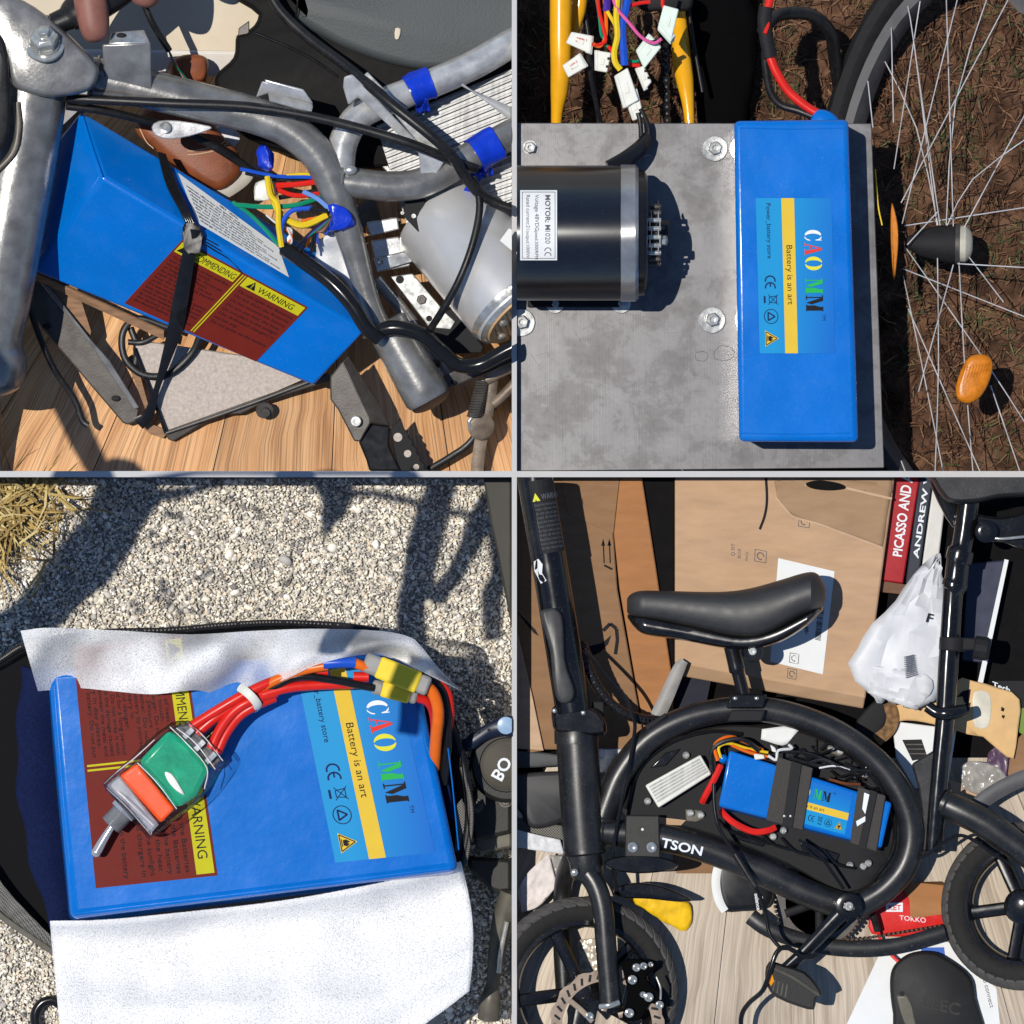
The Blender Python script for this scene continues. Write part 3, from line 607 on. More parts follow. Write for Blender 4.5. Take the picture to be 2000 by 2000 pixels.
# tape on the rails
for nm, pts, r_, lb in (('blue_tape', [(798, 180, -22), (826, 166, -26), (842, 160, -28)], 33, 'blue tape wound round the upper rear rail of the moped frame'), ('blue_tape', [(926, 305, -12), (950, 290, -18), (972, 278, -22)], 36, 'blue tape wound round the lower rear rail next to crossing cables')):
    t_ = thing(nm, lb, 'tape', pts[1], 'blue tape on the frame rails')
    build(MB().tube(pts, r_, 18, 4).jitter(3, .05, 2), 'wrap', 'blue_tape', t_)
    x, y, z = pts[1]
    build(MB().sheet([(x - 22, y + 22, z + 16), (x + 10, y + 28, z + 16)], [(x - 10, y + 58, z - 20), (x + 14, y + 52, z - 16)], 8, 6, lambda u, v, p: 5 * math.sin(u * 9 + v * 5)), 'loose_end', 'blue_tape', t_, solid=1.5)
m_ = MB().sheet([(928, 330, -20), (950, 330, -20)], [(872, 434, -50), (900, 424, -50)], 3, 8, lambda u, v, p: 6 * math.sin(v * 6)); build(m_, 'blue_strap', 'blue_tape', solid=2, label='blue strap hanging down over the ribbed controller towards the motor', cat='strap')
# --- cables
def cable(pts, r, lb, mat='black_rubber', grp=None, cat='cable', n=10, name='black_cable'): return tube(name, pts, r, mat, None, n=n, label=lb, cat=cat, group=grp)
cable([(520, -30, -40), (545, 18, -30), (600, 72, -10), (680, 132, 30), (760, 200, 80), (840, 264, 90), (884, 306, 70), (912, 350, 50), (950, 388, 30), (1040, 425, 10)], 10.5, 'long black cable running diagonally from the top edge over the seat bracket')
cable([(130, 192, 60), (220, 196, 74), (340, 202, 80), (480, 208, 78), (600, 226, 76), (700, 250, 72), (800, 280, 70), (880, 312, 50), (930, 330, 20)], 10, 'black cable lying along the top tube to the right rear rail')
cable([(130, 207, 40), (200, 216, 30), (270, 232, 10), (340, 250, -20), (400, 276, -40), (450, 305, -60), (500, 340, -90)], 8.5, 'black cable passing under the small tab above the battery')
cable([(925, 345, 30), (937, 400, 40), (925, 470, 50), (900, 540, 50), (868, 600, 30), (836, 650, 0)], 7.5, 'thin black cable hanging in front of the silver drum motor')
cable([(556, 486, 10), (600, 516, 40), (648, 552, 56), (688, 596, 60), (716, 640, 56), (742, 662, 50)], 15, 'thick shiny black sleeve over the right end of the battery', 'black_gloss', n=16)
cable([(730, 650, 40), (770, 640, 50), (820, 652, 50), (858, 682, 40), (894, 712, 30), (936, 712, 30), (980, 690, 40), (1040, 656, 50)], 15, 'thick shiny black sleeve curving from the bottom bracket to the right', 'black_gloss', n=16)
cable([(48, 568, -60), (70, 640, -70), (105, 720, -90), (145, 780, -110), (160, 820, -120), (172, 831, -120)], 6.5, 'thin black cable dangling free at the left above the wood floor')
cable([(330, 640, -120), (270, 622, -150), (240, 650, -150), (244, 700, -150), (280, 732, -150), (330, 730, -150), (375, 690, -140), (392, 650, -120)], 7, 'black cable loop hanging below the battery over the felt board')
cable([(255, 640, -170), (268, 680, -165), (262, 720, -170)], 7, 'short black cable behind the cable loop under the battery'); cable([(250, 668, -150), (280, 668, -148), (318, 648, -130)], 6, 'short black cable crossing the cable loop sideways under the battery')
cable([(282, 10, 40), (300, 50, 30), (330, 98, 0)], 7, 'black cable end held under the fingertips at the top')
for c_, dx in (('red', 0), ('green', 4), ('white', -2)): tube('thin_wire', [(328, 95, 0), (340, 120 + dx, -20), (364 + dx, 158, -60)], 1.8, 'wire_' + c_, None, n=6, label=c_ + ' thin wire coming out of the cable held by the fingers', cat='wire', group='thin wires under the hand')
# kick stand and spring
ks = thing('kickstand', 'worn rusty kickstand with a coil spring at the lower right of the moped', 'kickstand', (930, 900, -150))
M('rusty', C(136, 122, 108), 0.5, 0.4, 0.35, scale=70, bump=0.25)
tube('leg', [(960, 740, -70), (956, 780, -80), (946, 830, -96), (936, 880, -115), (926, 980, -150)], 13, 'rusty', ks, flatten=.6); tube('arm', [(950, 742, -66), (980, 726, -62), (1040, 700, -60)], 11, 'rusty', ks)
tube('arm', [(962, 790, -78), (985, 770, -80), (1030, 720, -80)], 10, 'rusty', ks)
sp = []
for i in range(96):
    t = i / 95; sp.append((944 - 18 * t + 13 * math.cos(i * .9), 742 + 70 * t + 3 * math.sin(i * .9), -70 + 13 * math.sin(i * .9)))
tube('spring', sp, 2.6, 'dark_steel', ks, n=6, sub=1)
build(MB().lathe((938, 832, -88), (.3, .2, 1), [(0, 26), (6, 27), (10, 18)], 18), 'stop_lug', 'rusty', ks); tube('hook', [(924, 812, -74), (916, 824, -74), (922, 838, -78)], 4, 'bright_zinc', ks)
cable([(836, 918, -150), (880, 892, -150), (920, 862, -145), (960, 800, -130), (1010, 740, -120)], 7, 'black cable running from the foot peg up past the kickstand')
cable([(830, 660, -60), (826, 690, -80), (836, 705, -90), (860, 712, -90)], 8, 'short black cable bend beside the lower bracket')
# --- coloured wires
def wires(lst, label, at):
    t = thing('wire_bundle', label, 'wires', at)
    for c_, r_, pts in lst: tube(c_ + '_wire', pts, r_, ('wire_' + c_) if c_ != 'black' else 'black_rubber', t, n=7)
    return t
wires([('blue', 4, [(470, 330, -30), (540, 344, -10), (600, 346, 0), (640, 350, 0)]), ('yellow', 3, [(560, 342, -6), (600, 340, 0), (640, 348, 0)]), ('black', 4, [(480, 338, -40), (540, 350, -20), (620, 350, -10)]),
       ('red', 6, [(540, 362, -10), (580, 360, 0), (640, 352, 0)]), ('red', 5, [(540, 370, -12), (580, 382, -4), (640, 376, 0)]), ('black', 5, [(545, 386, -20), (600, 376, -10), (650, 366, 0)]),
       ('green', 5, [(460, 400, -10), (520, 404, 10), (580, 400, 20), (640, 380, 10)]), ('green', 4, [(455, 395, -20), (490, 420, 0), (520, 450, 10), (545, 480, 20)]),
       ('yellow', 6, [(522, 345, 10), (528, 380, 20), (542, 400, 30), (544, 440, 30), (550, 482, 24)]), ('yellow', 7, [(524, 350, 6), (534, 390, 12), (550, 420, 16), (590, 440, 20), (640, 420, 26)]),
       ('skyblue', 5, [(592, 374, 20), (620, 388, 26), (645, 410, 34)]), ('blue', 5, [(552, 480, 20), (550, 440, 26), (570, 412, 30), (610, 406, 34)]), ('black', 5, [(605, 408, 36), (640, 412, 34)]),
       ('orange', 2.5, [(590, 440, 16), (600, 428, 20), (640, 424, 26)]), ('orange', 2.5, [(590, 430, 10), (612, 436, 18), (650, 426, 26)])] +
      [(random.choice(['black', 'brown', 'purple', 'blue', 'orange', 'black', 'green', 'white']), 2.6, [(572 + i * 6, 492 - (i % 3) * 8, 10), (590 + i * 4, 470 - i * 3, 20), (622 + i * 2, 440 + i * 2, 26), (648, 424, 30)]) for i in range(9)] +
      [(random.choice(['white', 'orange', 'green']), 2, [(520 + i * 6, 420 + i * 5, 0), (545 + i * 4, 440 + i * 2, 12), (570, 450 + i * 5, 8), (552 + i * 3, 478, 6)]) for i in range(5)],
      'tangle of coloured wires between the battery and the frame tube', (560, 430, -60))
for nm, pts, lb in (('tape_blob', [(640, 400), (672, 404), (690, 424), (682, 446), (640, 452), (650, 430)], 'crumpled blue tape blob at the end of the coloured wires'), ('tape_blob', [(504, 288), (524, 286), (532, 302), (534, 324), (522, 334), (504, 316)], 'small blue taped joint above the coloured wires')):
    build(MB().pillow(pts, 30, 18, 5).jitter(7, .06, 4), nm, 'blue_tape', None, label=lb, cat='tape', group='blue taped joints')
build(MB().pillow([(500, 358), (530, 352), (544, 372), (530, 388), (500, 390)], -20, 10, 5).jitter(4, .1), 'white_connector', 'white_plastic', None, label='white plug connector half hidden in the coloured wires', cat='connector')
build(MB().sheet([(620, 470, -20), (662, 452, -10), (700, 520, -20)], [(612, 520, -60), (660, 540, -60), (702, 590, -50)], 12, 8, lambda u, v, p: 10 * math.sin(u * 8) + 6 * math.sin(v * 9)), 'foam_scrap', M('foam_white', C(236, 238, 240), 0.85, 0, 0.05, scale=300, bump=0.8, bscale=900), None, solid=4, label='white foam scrap between the blue battery and the frame tube', cat='foam')
build(MB().pillow([(396, 256), (440, 246), (466, 262), (462, 280), (445, 300), (420, 296), (405, 275)], -140, 8, 4).jitter(5, .07), 'white_tag', 'foam_white', None, label='torn white paper tag behind the small cable tab', cat='tag')
tbx = thing('orange_clutter', 'orange and grey clutter on the floor under the rear loop', 'clutter', (730, 430, -320))
M('wooden_tan', C(196, 140, 80), 0.6, 0, 0.2, stretch=(1, 6, 1)); M('grey_cloth', C(120, 118, 116), 0.9, 0, 0.25, bump=0.3)
build(MB().pillow([(690, 290), (730, 280), (760, 330), (720, 360)], -240, 14, 8), 'tan_block', 'wooden_tan', tbx)
build(MB().pillow([(700, 400), (730, 390), (745, 430), (720, 450), (702, 440)], -220, 12, 8).jitter(5, .06), 'grey_cloth', 'grey_cloth', tbx); build(MB().pillow([(716, 440), (732, 432), (740, 452), (718, 458)], -205, 6, 4), 'orange_piece', 'orange_plastic', tbx); build(MB().pillow([(745, 440), (765, 425), (780, 430), (778, 450), (750, 452)], -215, 8, 5).jitter(5, .06), 'grey_cloth', 'grey_cloth', tbx)
# --- hand
M('skin', C(142, 94, 82), 0.5, 0, 0.12, scale=90, bump=0.15, bscale=700, sss=0.08)
hd = thing('person', 'fingertips and thumb of a hand reaching in from the top edge over the frame', 'person', (230, -140, 60))
def skin_chain(verts, edges, radii, name, mat, parent, root=0):
    vs = [Vector(W(dz(v))) - ORG[parent] for v in verts]; me = bpy.data.meshes.new(name); me.from_pydata(vs, edges, [])
    o = bpy.data.objects.new(name, me); col.objects.link(o); o.parent = parent; me.materials.append(mat)
    o.modifiers.new('skin', 'SKIN'); sv = me.skin_vertices[0].data
    for s_, r_ in zip(sv, radii): s_.radius = (r_ * S, r_ * S)
    sv[root].use_root = True
    md = o.modifiers.new('smooth', 'SUBSURF'); md.levels = 2; md.render_levels = 2; md2 = o.modifiers['skin']; md2.use_smooth_shade = True
    return o
hv = [(300, -330, 60), (270, -220, 66), (196, -150, 90), (170, -70, 108), (178, 10, 116), (186, 62, 118), (190, 84, 118), (290, -120, 90), (290, -55, 104), (284, -10, 104), (278, 16, 100), (350, -130, 80), (360, -60, 90), (352, -40, 84), (400, -150, 70), (415, -90, 76)]
skin_chain(hv, [(0, 1), (1, 2), (2, 3), (3, 4), (4, 5), (5, 6), (1, 7), (7, 8), (8, 9), (9, 10), (1, 11), (11, 12), (12, 13), (1, 14), (14, 15)], [70, 74, 46, 36, 36, 32, 20, 40, 37, 35, 24, 38, 34, 24, 34, 24], 'hand', MATS['skin'], hd, 1)
gr = thing('rubber_grip', 'black rubber grip end held between the fingers at the top edge', 'grip', (150, 10, 90))
tube('body', [(260, -60, 70, 50), (190, -4, 76, 44), (148, 26, 80, 34), (132, 38, 82, 26)], 30, 'black_rubber', gr, n=16); tube('tip', [(136, 34, 82, 24), (104, 48, 84, 22)], 22, 'black_rubber', gr, n=16)
build(MB().pillow([(-30, 60), (2, 68), (16, 110), (20, 190), (14, 270), (-30, 310)], 120, 14, 8), 'handlebar_cover', 'black_rubber', None, label='black rubber cover at the left edge in front of the head tube', cat='cover')
tube('grey_hose', [(34, 200, 92), (36, 250, 96), (24, 300, 96), (-20, 345, 90)], 9, 'dark_steel', None, label='dark grey hose curving in front of the head tube', cat='hose')
# ================================================================ TOP RIGHT: battery and motor on an aluminium plate over bare soil
CELL = 'tr'
SOIL = -300
m, nt, b, lk = nodes('soil')
tc = nt.nodes.new('ShaderNodeTexCoord'); n1 = nt.nodes.new('ShaderNodeTexNoise'); n1.inputs['Scale'].default_value = 28; n1.inputs['Detail'].default_value = 10; lk(tc.outputs['Object'], n1.inputs['Vector'])
c1 = ramp(nt, [(0.3, C(46, 34, 26, .7)), (0.48, C(96, 70, 54, .7)), (0.6, C(122, 90, 70, .7)), (0.72, C(84, 78, 54, .7))]); lk(n1.outputs['Fac'], c1.inputs[0]); lk(c1.outputs[0], b.inputs['Base Color'])
b.inputs['Roughness'].default_value = 0.95; b.inputs['Specular IOR Level'].default_value = 0.1
n2 = nt.nodes.new('ShaderNodeTexNoise'); n2.inputs['Scale'].default_value = 160; n2.inputs['Detail'].default_value = 8; lk(tc.outputs['Object'], n2.inputs['Vector'])
bp = nt.nodes.new('ShaderNodeBump'); bp.inputs['Strength'].default_value = 0.9; bp.inputs['Distance'].default_value = 0.004; lk(n2.outputs['Fac'], bp.inputs['Height']); lk(bp.outputs[0], b.inputs['Normal'])
m_ = MB(); nx, ny = 90, 90; x0, x1, y0, y1 = 990, 2160, -130, 950
m_.add([(x0 + (x1 - x0) * i / nx, y0 + (y1 - y0) * j / ny, SOIL + 14 * noise.noise((i * .16, j * .16, 3)) + 5 * noise.noise((i * .6, j * .6, 9))) for j in range(ny + 1) for i in range(nx + 1)], [(j * (nx + 1) + i, j * (nx + 1) + i + 1, (j + 1) * (nx + 1) + i + 1, (j + 1) * (nx + 1) + i) for j in range(ny) for i in range(nx)])
o = build(m_, 'soil', 'soil', kind='structure', flat=True); o.data.shade_smooth()
def blades(name, mat, n, region, ln, wd, z0, zr, cols, label, cat, seed, dens=None, kind='stuff', upz=0.35):
    rg = np.random.default_rng(seed); vs = []; fs = []; ti = []
    k = 0
    while k < n:
        x = rg.uniform(region[0], region[2]); y = rg.uniform(region[1], region[3])
        if dens and rg.random() > dens(x, y): n -= 1; continue
        a = rg.uniform(0, 2 * math.pi); l = ln * rg.uniform(.4, 1.3); w = wd * rg.uniform(.6, 1.3); z = z0 + rg.uniform(0, zr); c = cols[int(rg.integers(len(cols)))]; f = rg.uniform(.6, 1.25)
        dx, dy = math.cos(a), math.sin(a); bend = rg.uniform(-.5, .5); o_ = len(vs); dz = l * upz * rg.uniform(-.2, 1)
        for t, ww in ((0, 1), (.5, .9), (1, .15)):
            px = x + dx * l * t - dy * bend * l * t * t; py = y + dy * l * t + dx * bend * l * t * t; pz = z + dz * t * (1.3 - t * .6)
            vs += [(px - dy * w * ww / 2, py + dx * w * ww / 2, pz), (px + dy * w * ww / 2, py - dx * w * ww / 2, pz + w * .3)]
            ti += [(c[0] * f, c[1] * f, c[2] * f, 1)] * 2
        fs += [(o_, o_ + 1, o_ + 3, o_ + 2), (o_ + 2, o_ + 3, o_ + 5, o_ + 4)]; k += 1
    mb_ = MB(); mb_.v = vs; mb_.f = fs
    keep = [p[0] for p in vs]
    return build(mb_, name, mat, None, label=label, cat=cat, kind=kind, tints=ti, clip=False, smooth=0)
attrmat('dry_litter', 0.9); attrmat('grass_blade', 0.7)
gd = lambda x, y: max(0.0, noise.noise((x * .012, y * .012, 5)) * 2.2 + .25) * (1.0 if x < 1330 or x > 1880 else .5)
blades('grass', 'grass_blade', 9000, (1016, -20, 2050, 912), 26, 2.6, SOIL, 12, [C(74, 84, 44), C(92, 96, 56), C(60, 66, 34), C(110, 104, 66)], 'thin green grass tufts on the bare brown soil', 'grass', 3, gd, upz=.6)
blades('dead_litter', 'dry_litter', 9000, (1016, -20, 2050, 912), 32, 2.0, SOIL + 3, 12, [C(120, 84, 58), C(96, 62, 44), C(146, 112, 84), C(60, 40, 30), C(80, 52, 38)], 'dry stalks and needles strewn over the brown soil', 'litter', 4, upz=.25)
# --- plate
m, nt, b, lk = nodes('plate_alu')
tc = nt.nodes.new('ShaderNodeTexCoord'); na = nt.nodes.new('ShaderNodeTexNoise'); na.inputs['Scale'].default_value = 24; na.inputs['Detail'].default_value = 9; na.inputs['Distortion'].default_value = 0.25; na.inputs['Roughness'].default_value = .65; lk(tc.outputs['Object'], na.inputs['Vector'])
nb = nt.nodes.new('ShaderNodeTexNoise'); nb.inputs['Scale'].default_value = 160; nb.inputs['Detail'].default_value = 6; lk(tc.outputs['Object'], nb.inputs['Vector'])
mp = nt.nodes.new('ShaderNodeMapping'); mp.inputs['Scale'].default_value = (900, 6, 1); mp.inputs['Rotation'].default_value = (0, 0, 0.4); lk(tc.outputs['Object'], mp.inputs[0])
nc = nt.nodes.new('ShaderNodeTexNoise'); nc.inputs['Scale'].default_value = 1; nc.inputs['Detail'].default_value = 3; lk(mp.outputs[0], nc.inputs['Vector'])
ca = ramp(nt, [(0.36, C(102, 100, 101, .72)), (0.47, C(113, 111, 112, .72)), (0.49, C(119, 118, 119, .72)), (0.66, C(128, 127, 128, .72))]); lk(na.outputs['Fac'], ca.inputs[0])
cb = ramp(nt, [(0.28, (.84, .84, .84)), (0.5, (1, 1, 1))]); lk(nb.outputs['Fac'], cb.inputs[0])
mx = nt.nodes.new('ShaderNodeMix'); mx.data_type = 'RGBA'; mx.blend_type = 'MULTIPLY'; mx.inputs[0].default_value = .8; lk(ca.outputs[0], mx.inputs[6]); lk(cb.outputs[0], mx.inputs[7])
lk(mx.outputs[2], b.inputs['Base Color']); b.inputs['Metallic'].default_value = 0.62
mr = nt.nodes.new('ShaderNodeMapRange'); mr.inputs[3].default_value = .34; mr.inputs[4].default_value = .46; lk(nc.outputs['Fac'], mr.inputs[0]); lk(mr.outputs[0], b.inputs['Roughness'])
bp = nt.nodes.new('ShaderNodeBump'); bp.inputs['Strength'].default_value = .04; bp.inputs['Distance'].default_value = .001; lk(nc.outputs['Fac'], bp.inputs['Height']); lk(bp.outputs[0], b.inputs['Normal'])
PZ = -30
pl = thing('metal_plate', 'scratched grey aluminium plate carrying the black motor and the blue battery', 'plate', (1360, 580, PZ - 40))
build(MB().prism([(960, 240), (1702, 241), (1714, 560), (1727, 914), (960, 921)], PZ, 12), 'sheet', 'plate_alu', pl, bevel=1.5)
build(MB().prism([(1690, 244), (1702, 244), (1727, 912), (1714, 912)], PZ - 12.5, 60), 'side_rail', 'black_matte', pl)
M('scratch', C(196, 196, 196), 0.35, 0.4)
for i in range(70):
    x, y = random.uniform(1020, 1420), random.choice((random.uniform(640, 905), random.uniform(610, 905), random.uniform(250, 315))); a = random.uniform(-.5, 1.2); l = random.uniform(6, 40)
    tube('scratch', [(x, y, PZ + .1), (x + l * .5 * math.cos(a), y + l * .5 * math.sin(a) + random.uniform(-3, 3), PZ + .1), (x + l * math.cos(a), y + l * math.sin(a), PZ + .1)], .45, 'scratch', pl, n=4, sub=3)
M('stain', C(96, 94, 96), .6, .2)
for cx_, cy_, rr in ((1415, 690, 20), (1370, 696, 13)):
    tube('water_stain', [(cx_ + rr * (1 + .3 * noise.noise((k * .9, cx_, 0))) * math.cos(k * .63), cy_ + rr * .75 * (1 + .3 * noise.noise((k * .9, cx_, 4))) * math.sin(k * .63), PZ - .3) for k in range(10)], .7, 'stain', pl, n=4, sub=3, closed=True)
def plate_bolt(x, y, wr, hr, lb):
    t = thing('plate_bolt', lb, 'bolt', (x, y, PZ), 'bolts on the aluminium plate')
    if wr: build(MB().lathe((x, y, PZ), (0, 0, 1), [(0, wr), (3, wr), (4.2, wr * .96), (4.2, hr * .6)], 34), 'washer', 'bright_zinc', t)
    z = PZ + (4.3 if wr else 0)
    build(MB().lathe((x + 1, y - 1, z), (0, 0, 1), [(0, hr * 1.14), (2.5, hr * 1.14), (2.5, hr)], 22), 'flange', 'bright_zinc', t)
    build(MB().lathe((x + 1, y - 1, z + 2.5), (0, 0, 1), [(0, hr), (9, hr), (11, hr * .84), (11, hr * .42), (5, hr * .36)], 6), 'hex_head', 'bright_zinc', t, smooth=20)
plate_bolt(1034, 289, 0, 12, 'small hex bolt without washer at the upper left of the plate')
plate_bolt(1396, 290, 25, 14, 'hex bolt with round washer left of the battery near its upper end')
plate_bolt(1449, 290, 25, 14, 'hex bolt washer half hidden under the upper edge of the battery')
plate_bolt(1018, 630, 27, 14, 'hex bolt with round washer at the left divider below the motor')
plate_bolt(1391, 625, 26, 14, 'hex bolt with round washer left of the battery below the motor')
plate_bolt(1460, 625, 26, 14, 'hex bolt washer half hidden under the lower left edge of the battery')
plate_bolt(1084, 594, 18, 8, 'left of two washers peeping out under the black motor'); plate_bolt(1213, 592, 20, 8, 'right of two washers peeping out under the black motor')
# --- motor
M('motor_black', C(14, 15, 20), 0.34, 0, 0.2, scale=200, spec=1.0, rvar=.02, coat=0.0, dust=.03)
mt = thing('electric_motor', 'glossy black cylindrical motor with a silver end ring lying on the plate', 'motor', (1110, 455, PZ))
MZ = PZ + 134
build(MB().lathe((940, 455, MZ), (1, 0, 0), [(0, 132), (272, 132), (276, 130)], 64), 'body', 'motor_black', mt)
def aniso(nm, rot=.25, amt=.9):
    nt = MATS[nm].node_tree; b = nt.nodes['Principled BSDF']; tg = nt.nodes.new('ShaderNodeTangent'); tg.direction_type = 'RADIAL'; tg.axis = 'X'; nt.links.new(tg.outputs[0], b.inputs['Tangent']); b.inputs['Anisotropic'].default_value = amt; b.inputs['Anisotropic Rotation'].default_value = rot
aniso('motor_black')
build(MB().lathe((1211, 455, MZ), (1, 0, 0), [(0, 128), (2, 134), (30, 134), (36, 128), (38, 90)], 64), 'end_ring', M('ring_steel', C(180, 180, 180), .34, .7, .15), mt); aniso('ring_steel')
build(MB().lathe((1245, 455, MZ), (1, 0, 0), [(0, 124), (14, 122), (20, 110), (20, 30), (62, 24)], 40), 'end_cap', 'black_gloss', mt)
build(MB().box((1120, 588, PZ + 6), (90, 0, 0), (0, 12, 0), (0, 0, 5)), 'mount_foot', 'black_matte', mt, bevel=2)
lf = []
def cylpt(x, y, lift=1.0):
    a = math.asin(max(-1, min(1, (y - 455) / 133))); return (x, 455 + (133 + lift) * math.sin(a), MZ + (133 + lift) * math.cos(a))
class CylFace(Face):
    def __init__(s): s.w, s.h = 136, 72
    def at(s, u, v, off=0): return Vector(cylpt(1016 + v, 372 + u, off))
cf = CylFace(); m_ = MB()
for i in range(16): cf.poly(m_, [(i * 8.5, 0), ((i + 1) * 8.5, 0), ((i + 1) * 8.5, 72), (i * 8.5, 72)], 1)
ml = build(m_, 'rating_label', 'white_paper', mt, flat=True)
m_ = MB()
for a0, a1 in (((4, 4), (132, 4)), ((132, 4), (132, 68)), ((132, 68), (4, 68)), ((4, 68), (4, 4))):
    for i in range(10): cf.strokes(m_, [(a0[0] + (a1[0] - a0[0]) * i / 10, a0[1] + (a1[1] - a0[1]) * i / 10), (a0[0] + (a1[0] - a0[0]) * (i + 1) / 10, a0[1] + (a1[1] - a0[1]) * (i + 1) / 10)], 1, 1.7)
cf.text(m_, 'MOTOR: M', 9, 49, 14, 1.7, bold=True); cf.text(m_, '1020', 76, 49, 14, 1.7)
for q in (112, 121): cf.strokes(m_, arc(q + 5, 54, 5.5, 6, 80, 280, 8), 1.6, 1.7)
cf.text(m_, 'Voltage 48VDC', 9, 29, 11, 1.7); cf.text(m_, 'speed:3000RPM', 76, 29, 9, 1.7); cf.text(m_, 'Rated current:21', 9, 12, 10, 1.7); cf.text(m_, 'output:1000W', 78, 12, 9, 1.7)
build(m_, 'lettering', 'ink_grey', ml, flat=True)
# sprocket with a bit of chain
ch = thing('drive_chain', 'short length of roller chain round the motor sprocket', 'chain', (1279, 455, PZ + 20))
build(MB().lathe((1272, 455, MZ), (1, 0, 0), [(0, 40), (2, 56), (10, 56), (12, 40)], 22), 'sprocket', 'dark_steel', ch)
for k_ in range(-4, 5):
    a = k_ * .25; q = Vector((1279, 455 + 66 * math.sin(a), MZ + 66 * math.cos(a))); tan = Vector((0, math.cos(a), -math.sin(a))); nr = Vector((0, math.sin(a), math.cos(a)))
    l_ = MB()
    for dx in (-11, 9) if k_ % 2 else (-8, 6): l_.box(q + Vector((dx + 1, 0, 0)), (1.2, 0, 0), tan * 12, nr * 5)
    build(l_, 'link_plate', 'raw_steel' if abs(k_) < 3 else 'dark_steel', ch, bevel=1, segs=1)  # outer links darker: the brighter light on the middle is put into the colour
    build(MB().cyl(q + tan * 8 - Vector((12, 0, 0)), q + tan * 8 + Vector((12, 0, 0)), 5, None, 10), 'roller', 'bright_zinc' if abs(k_) < 3 else 'dark_steel', ch)  # outer rollers darker too: the same light put into the colour
build(MB().lathe((1290, 470, MZ + 50), (1, 0, .3), [(0, 10), (12, 10), (14, 7)], 6), 'set_screw', 'bright_zinc', ch)
# --- battery
BZ = 126
b2 = thing('battery_pack', 'long blue battery with a coloured label standing on the aluminium plate', 'battery', (1555, 550, PZ))
q = [(1433, 236, BZ), (1657, 233, BZ), (1677, 864, BZ), (1443, 863, BZ)]; qb = [(1437, 240, PZ + 3), (1652, 240, PZ + 3), (1671, 858, PZ + 3), (1448, 858, PZ + 3)]
build(MB().hexa(q + qb), 'shrink_wrap', 'battery_blue', b2, bevel=11, segs=4)
for y in (250, 846): tube('wrap_seam', [(1446, y, BZ - .6), (1550, y + 2, BZ - .4), (1660 if y > 500 else 1648, y, BZ - .6)], 1.5, 'battery_blue', b2, n=6)
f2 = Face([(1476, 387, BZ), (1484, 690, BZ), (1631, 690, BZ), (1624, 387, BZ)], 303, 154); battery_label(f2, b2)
build(MB().pillow([(1582, 236), (1596, 214), (1622, 218), (1640, 236), (1632, 246), (1590, 246)], 60, 16, 6), 'cable_boot', 'battery_blue', b2)
tube('red_lead', [(1606, 226, 62), (1575, 208, 60), (1540, 178, 60), (1516, 140, 64), (1503, 108, 66)], 9, 'wire_red', b2, n=12); tube('black_lead', [(1600, 232, 50), (1560, 216, 40), (1524, 204, 36), (1504, 176, 40), (1496, 130, 50), (1494, 100, 56)], 8, 'black_rubber', b2, n=12)
tube('black_sleeve', [(1504, 112, 64), (1496, 70, 66), (1493, 40, 66), (1496, 14, 64)], 14, 'black_matte', b2, n=14); tube('red_lead', [(1498, 22, 64), (1504, -8, 60), (1500, -60, 50)], 8, 'wire_red', b2, n=12)
tube('black_lead', [(1488, 30, 60), (1500, 45, 74), (1494, 66, 82)], 4, 'wire_red', b2)
# --- yellow frame tubes
M('yellow_paint', C(238, 172, 24), 0.25, 0, 0.06, bump=0.05, coat=.3)
fk = thing('yellow_bicycle', 'yellow bicycle whose tubes and spoked wheel show round the edges of the plate', 'bicycle', (1200, 120, -300))
tube('fork_leg', [(1096, -60, -80, 22), (1095, 60, -80, 21.5), (1095, 130, -84, 20), (1092, 180, -92, 17), (1088, 215, -98, 12), (1086, 260, -104, 10), (1086, 330, -110, 10)], 20, 'yellow_paint', fk, n=18)
tube('brace', [(1136, -60, -130, 14), (1132, 10, -130, 14), (1124, 50, -132, 11), (1118, 90, -134, 6), (1115, 130, -136, 4)], 10, 'yellow_paint', fk, n=12)
tube('fork_leg', [(1318, -20, -200, 14), (1326, 40, -190, 15), (1330, 100, -170, 18), (1333, 130, -160, 19), (1338, 160, -150, 17), (1344, 205, -140, 12), (1348, 260, -136, 9), (1350, 330, -136, 9)], 16, 'yellow_paint', fk, n=16)
for pts, r_ in (([(1140, 20, -150), (1148, 60, -146), (1158, 150, -140), (1172, 260, -136)], 4.5), ([(1345, 20, -170), (1356, 90, -160), (1372, 180, -150)], 4)): tube('brake_cable', pts, r_, 'black_rubber', fk)
cl = []
chn = thing('bicycle_chain', 'black oily bicycle chain hanging beside the right yellow fork leg', 'chain', (1303, 170, -160))
for i in range(13):
    y = 92 + i * 13; w = 7 if i % 2 else 5
    build(MB().box((1300 + .8 * i * .4, y, -120), (w, 0, 0), (0, 8.5, 0), (0, 0, 4)), 'link', 'black_gloss', chn, bevel=3, segs=1)
    build(MB().ball((1300 + .3 * i, y, -115), 3, 3, 2), 'rivet', 'dark_steel', chn)
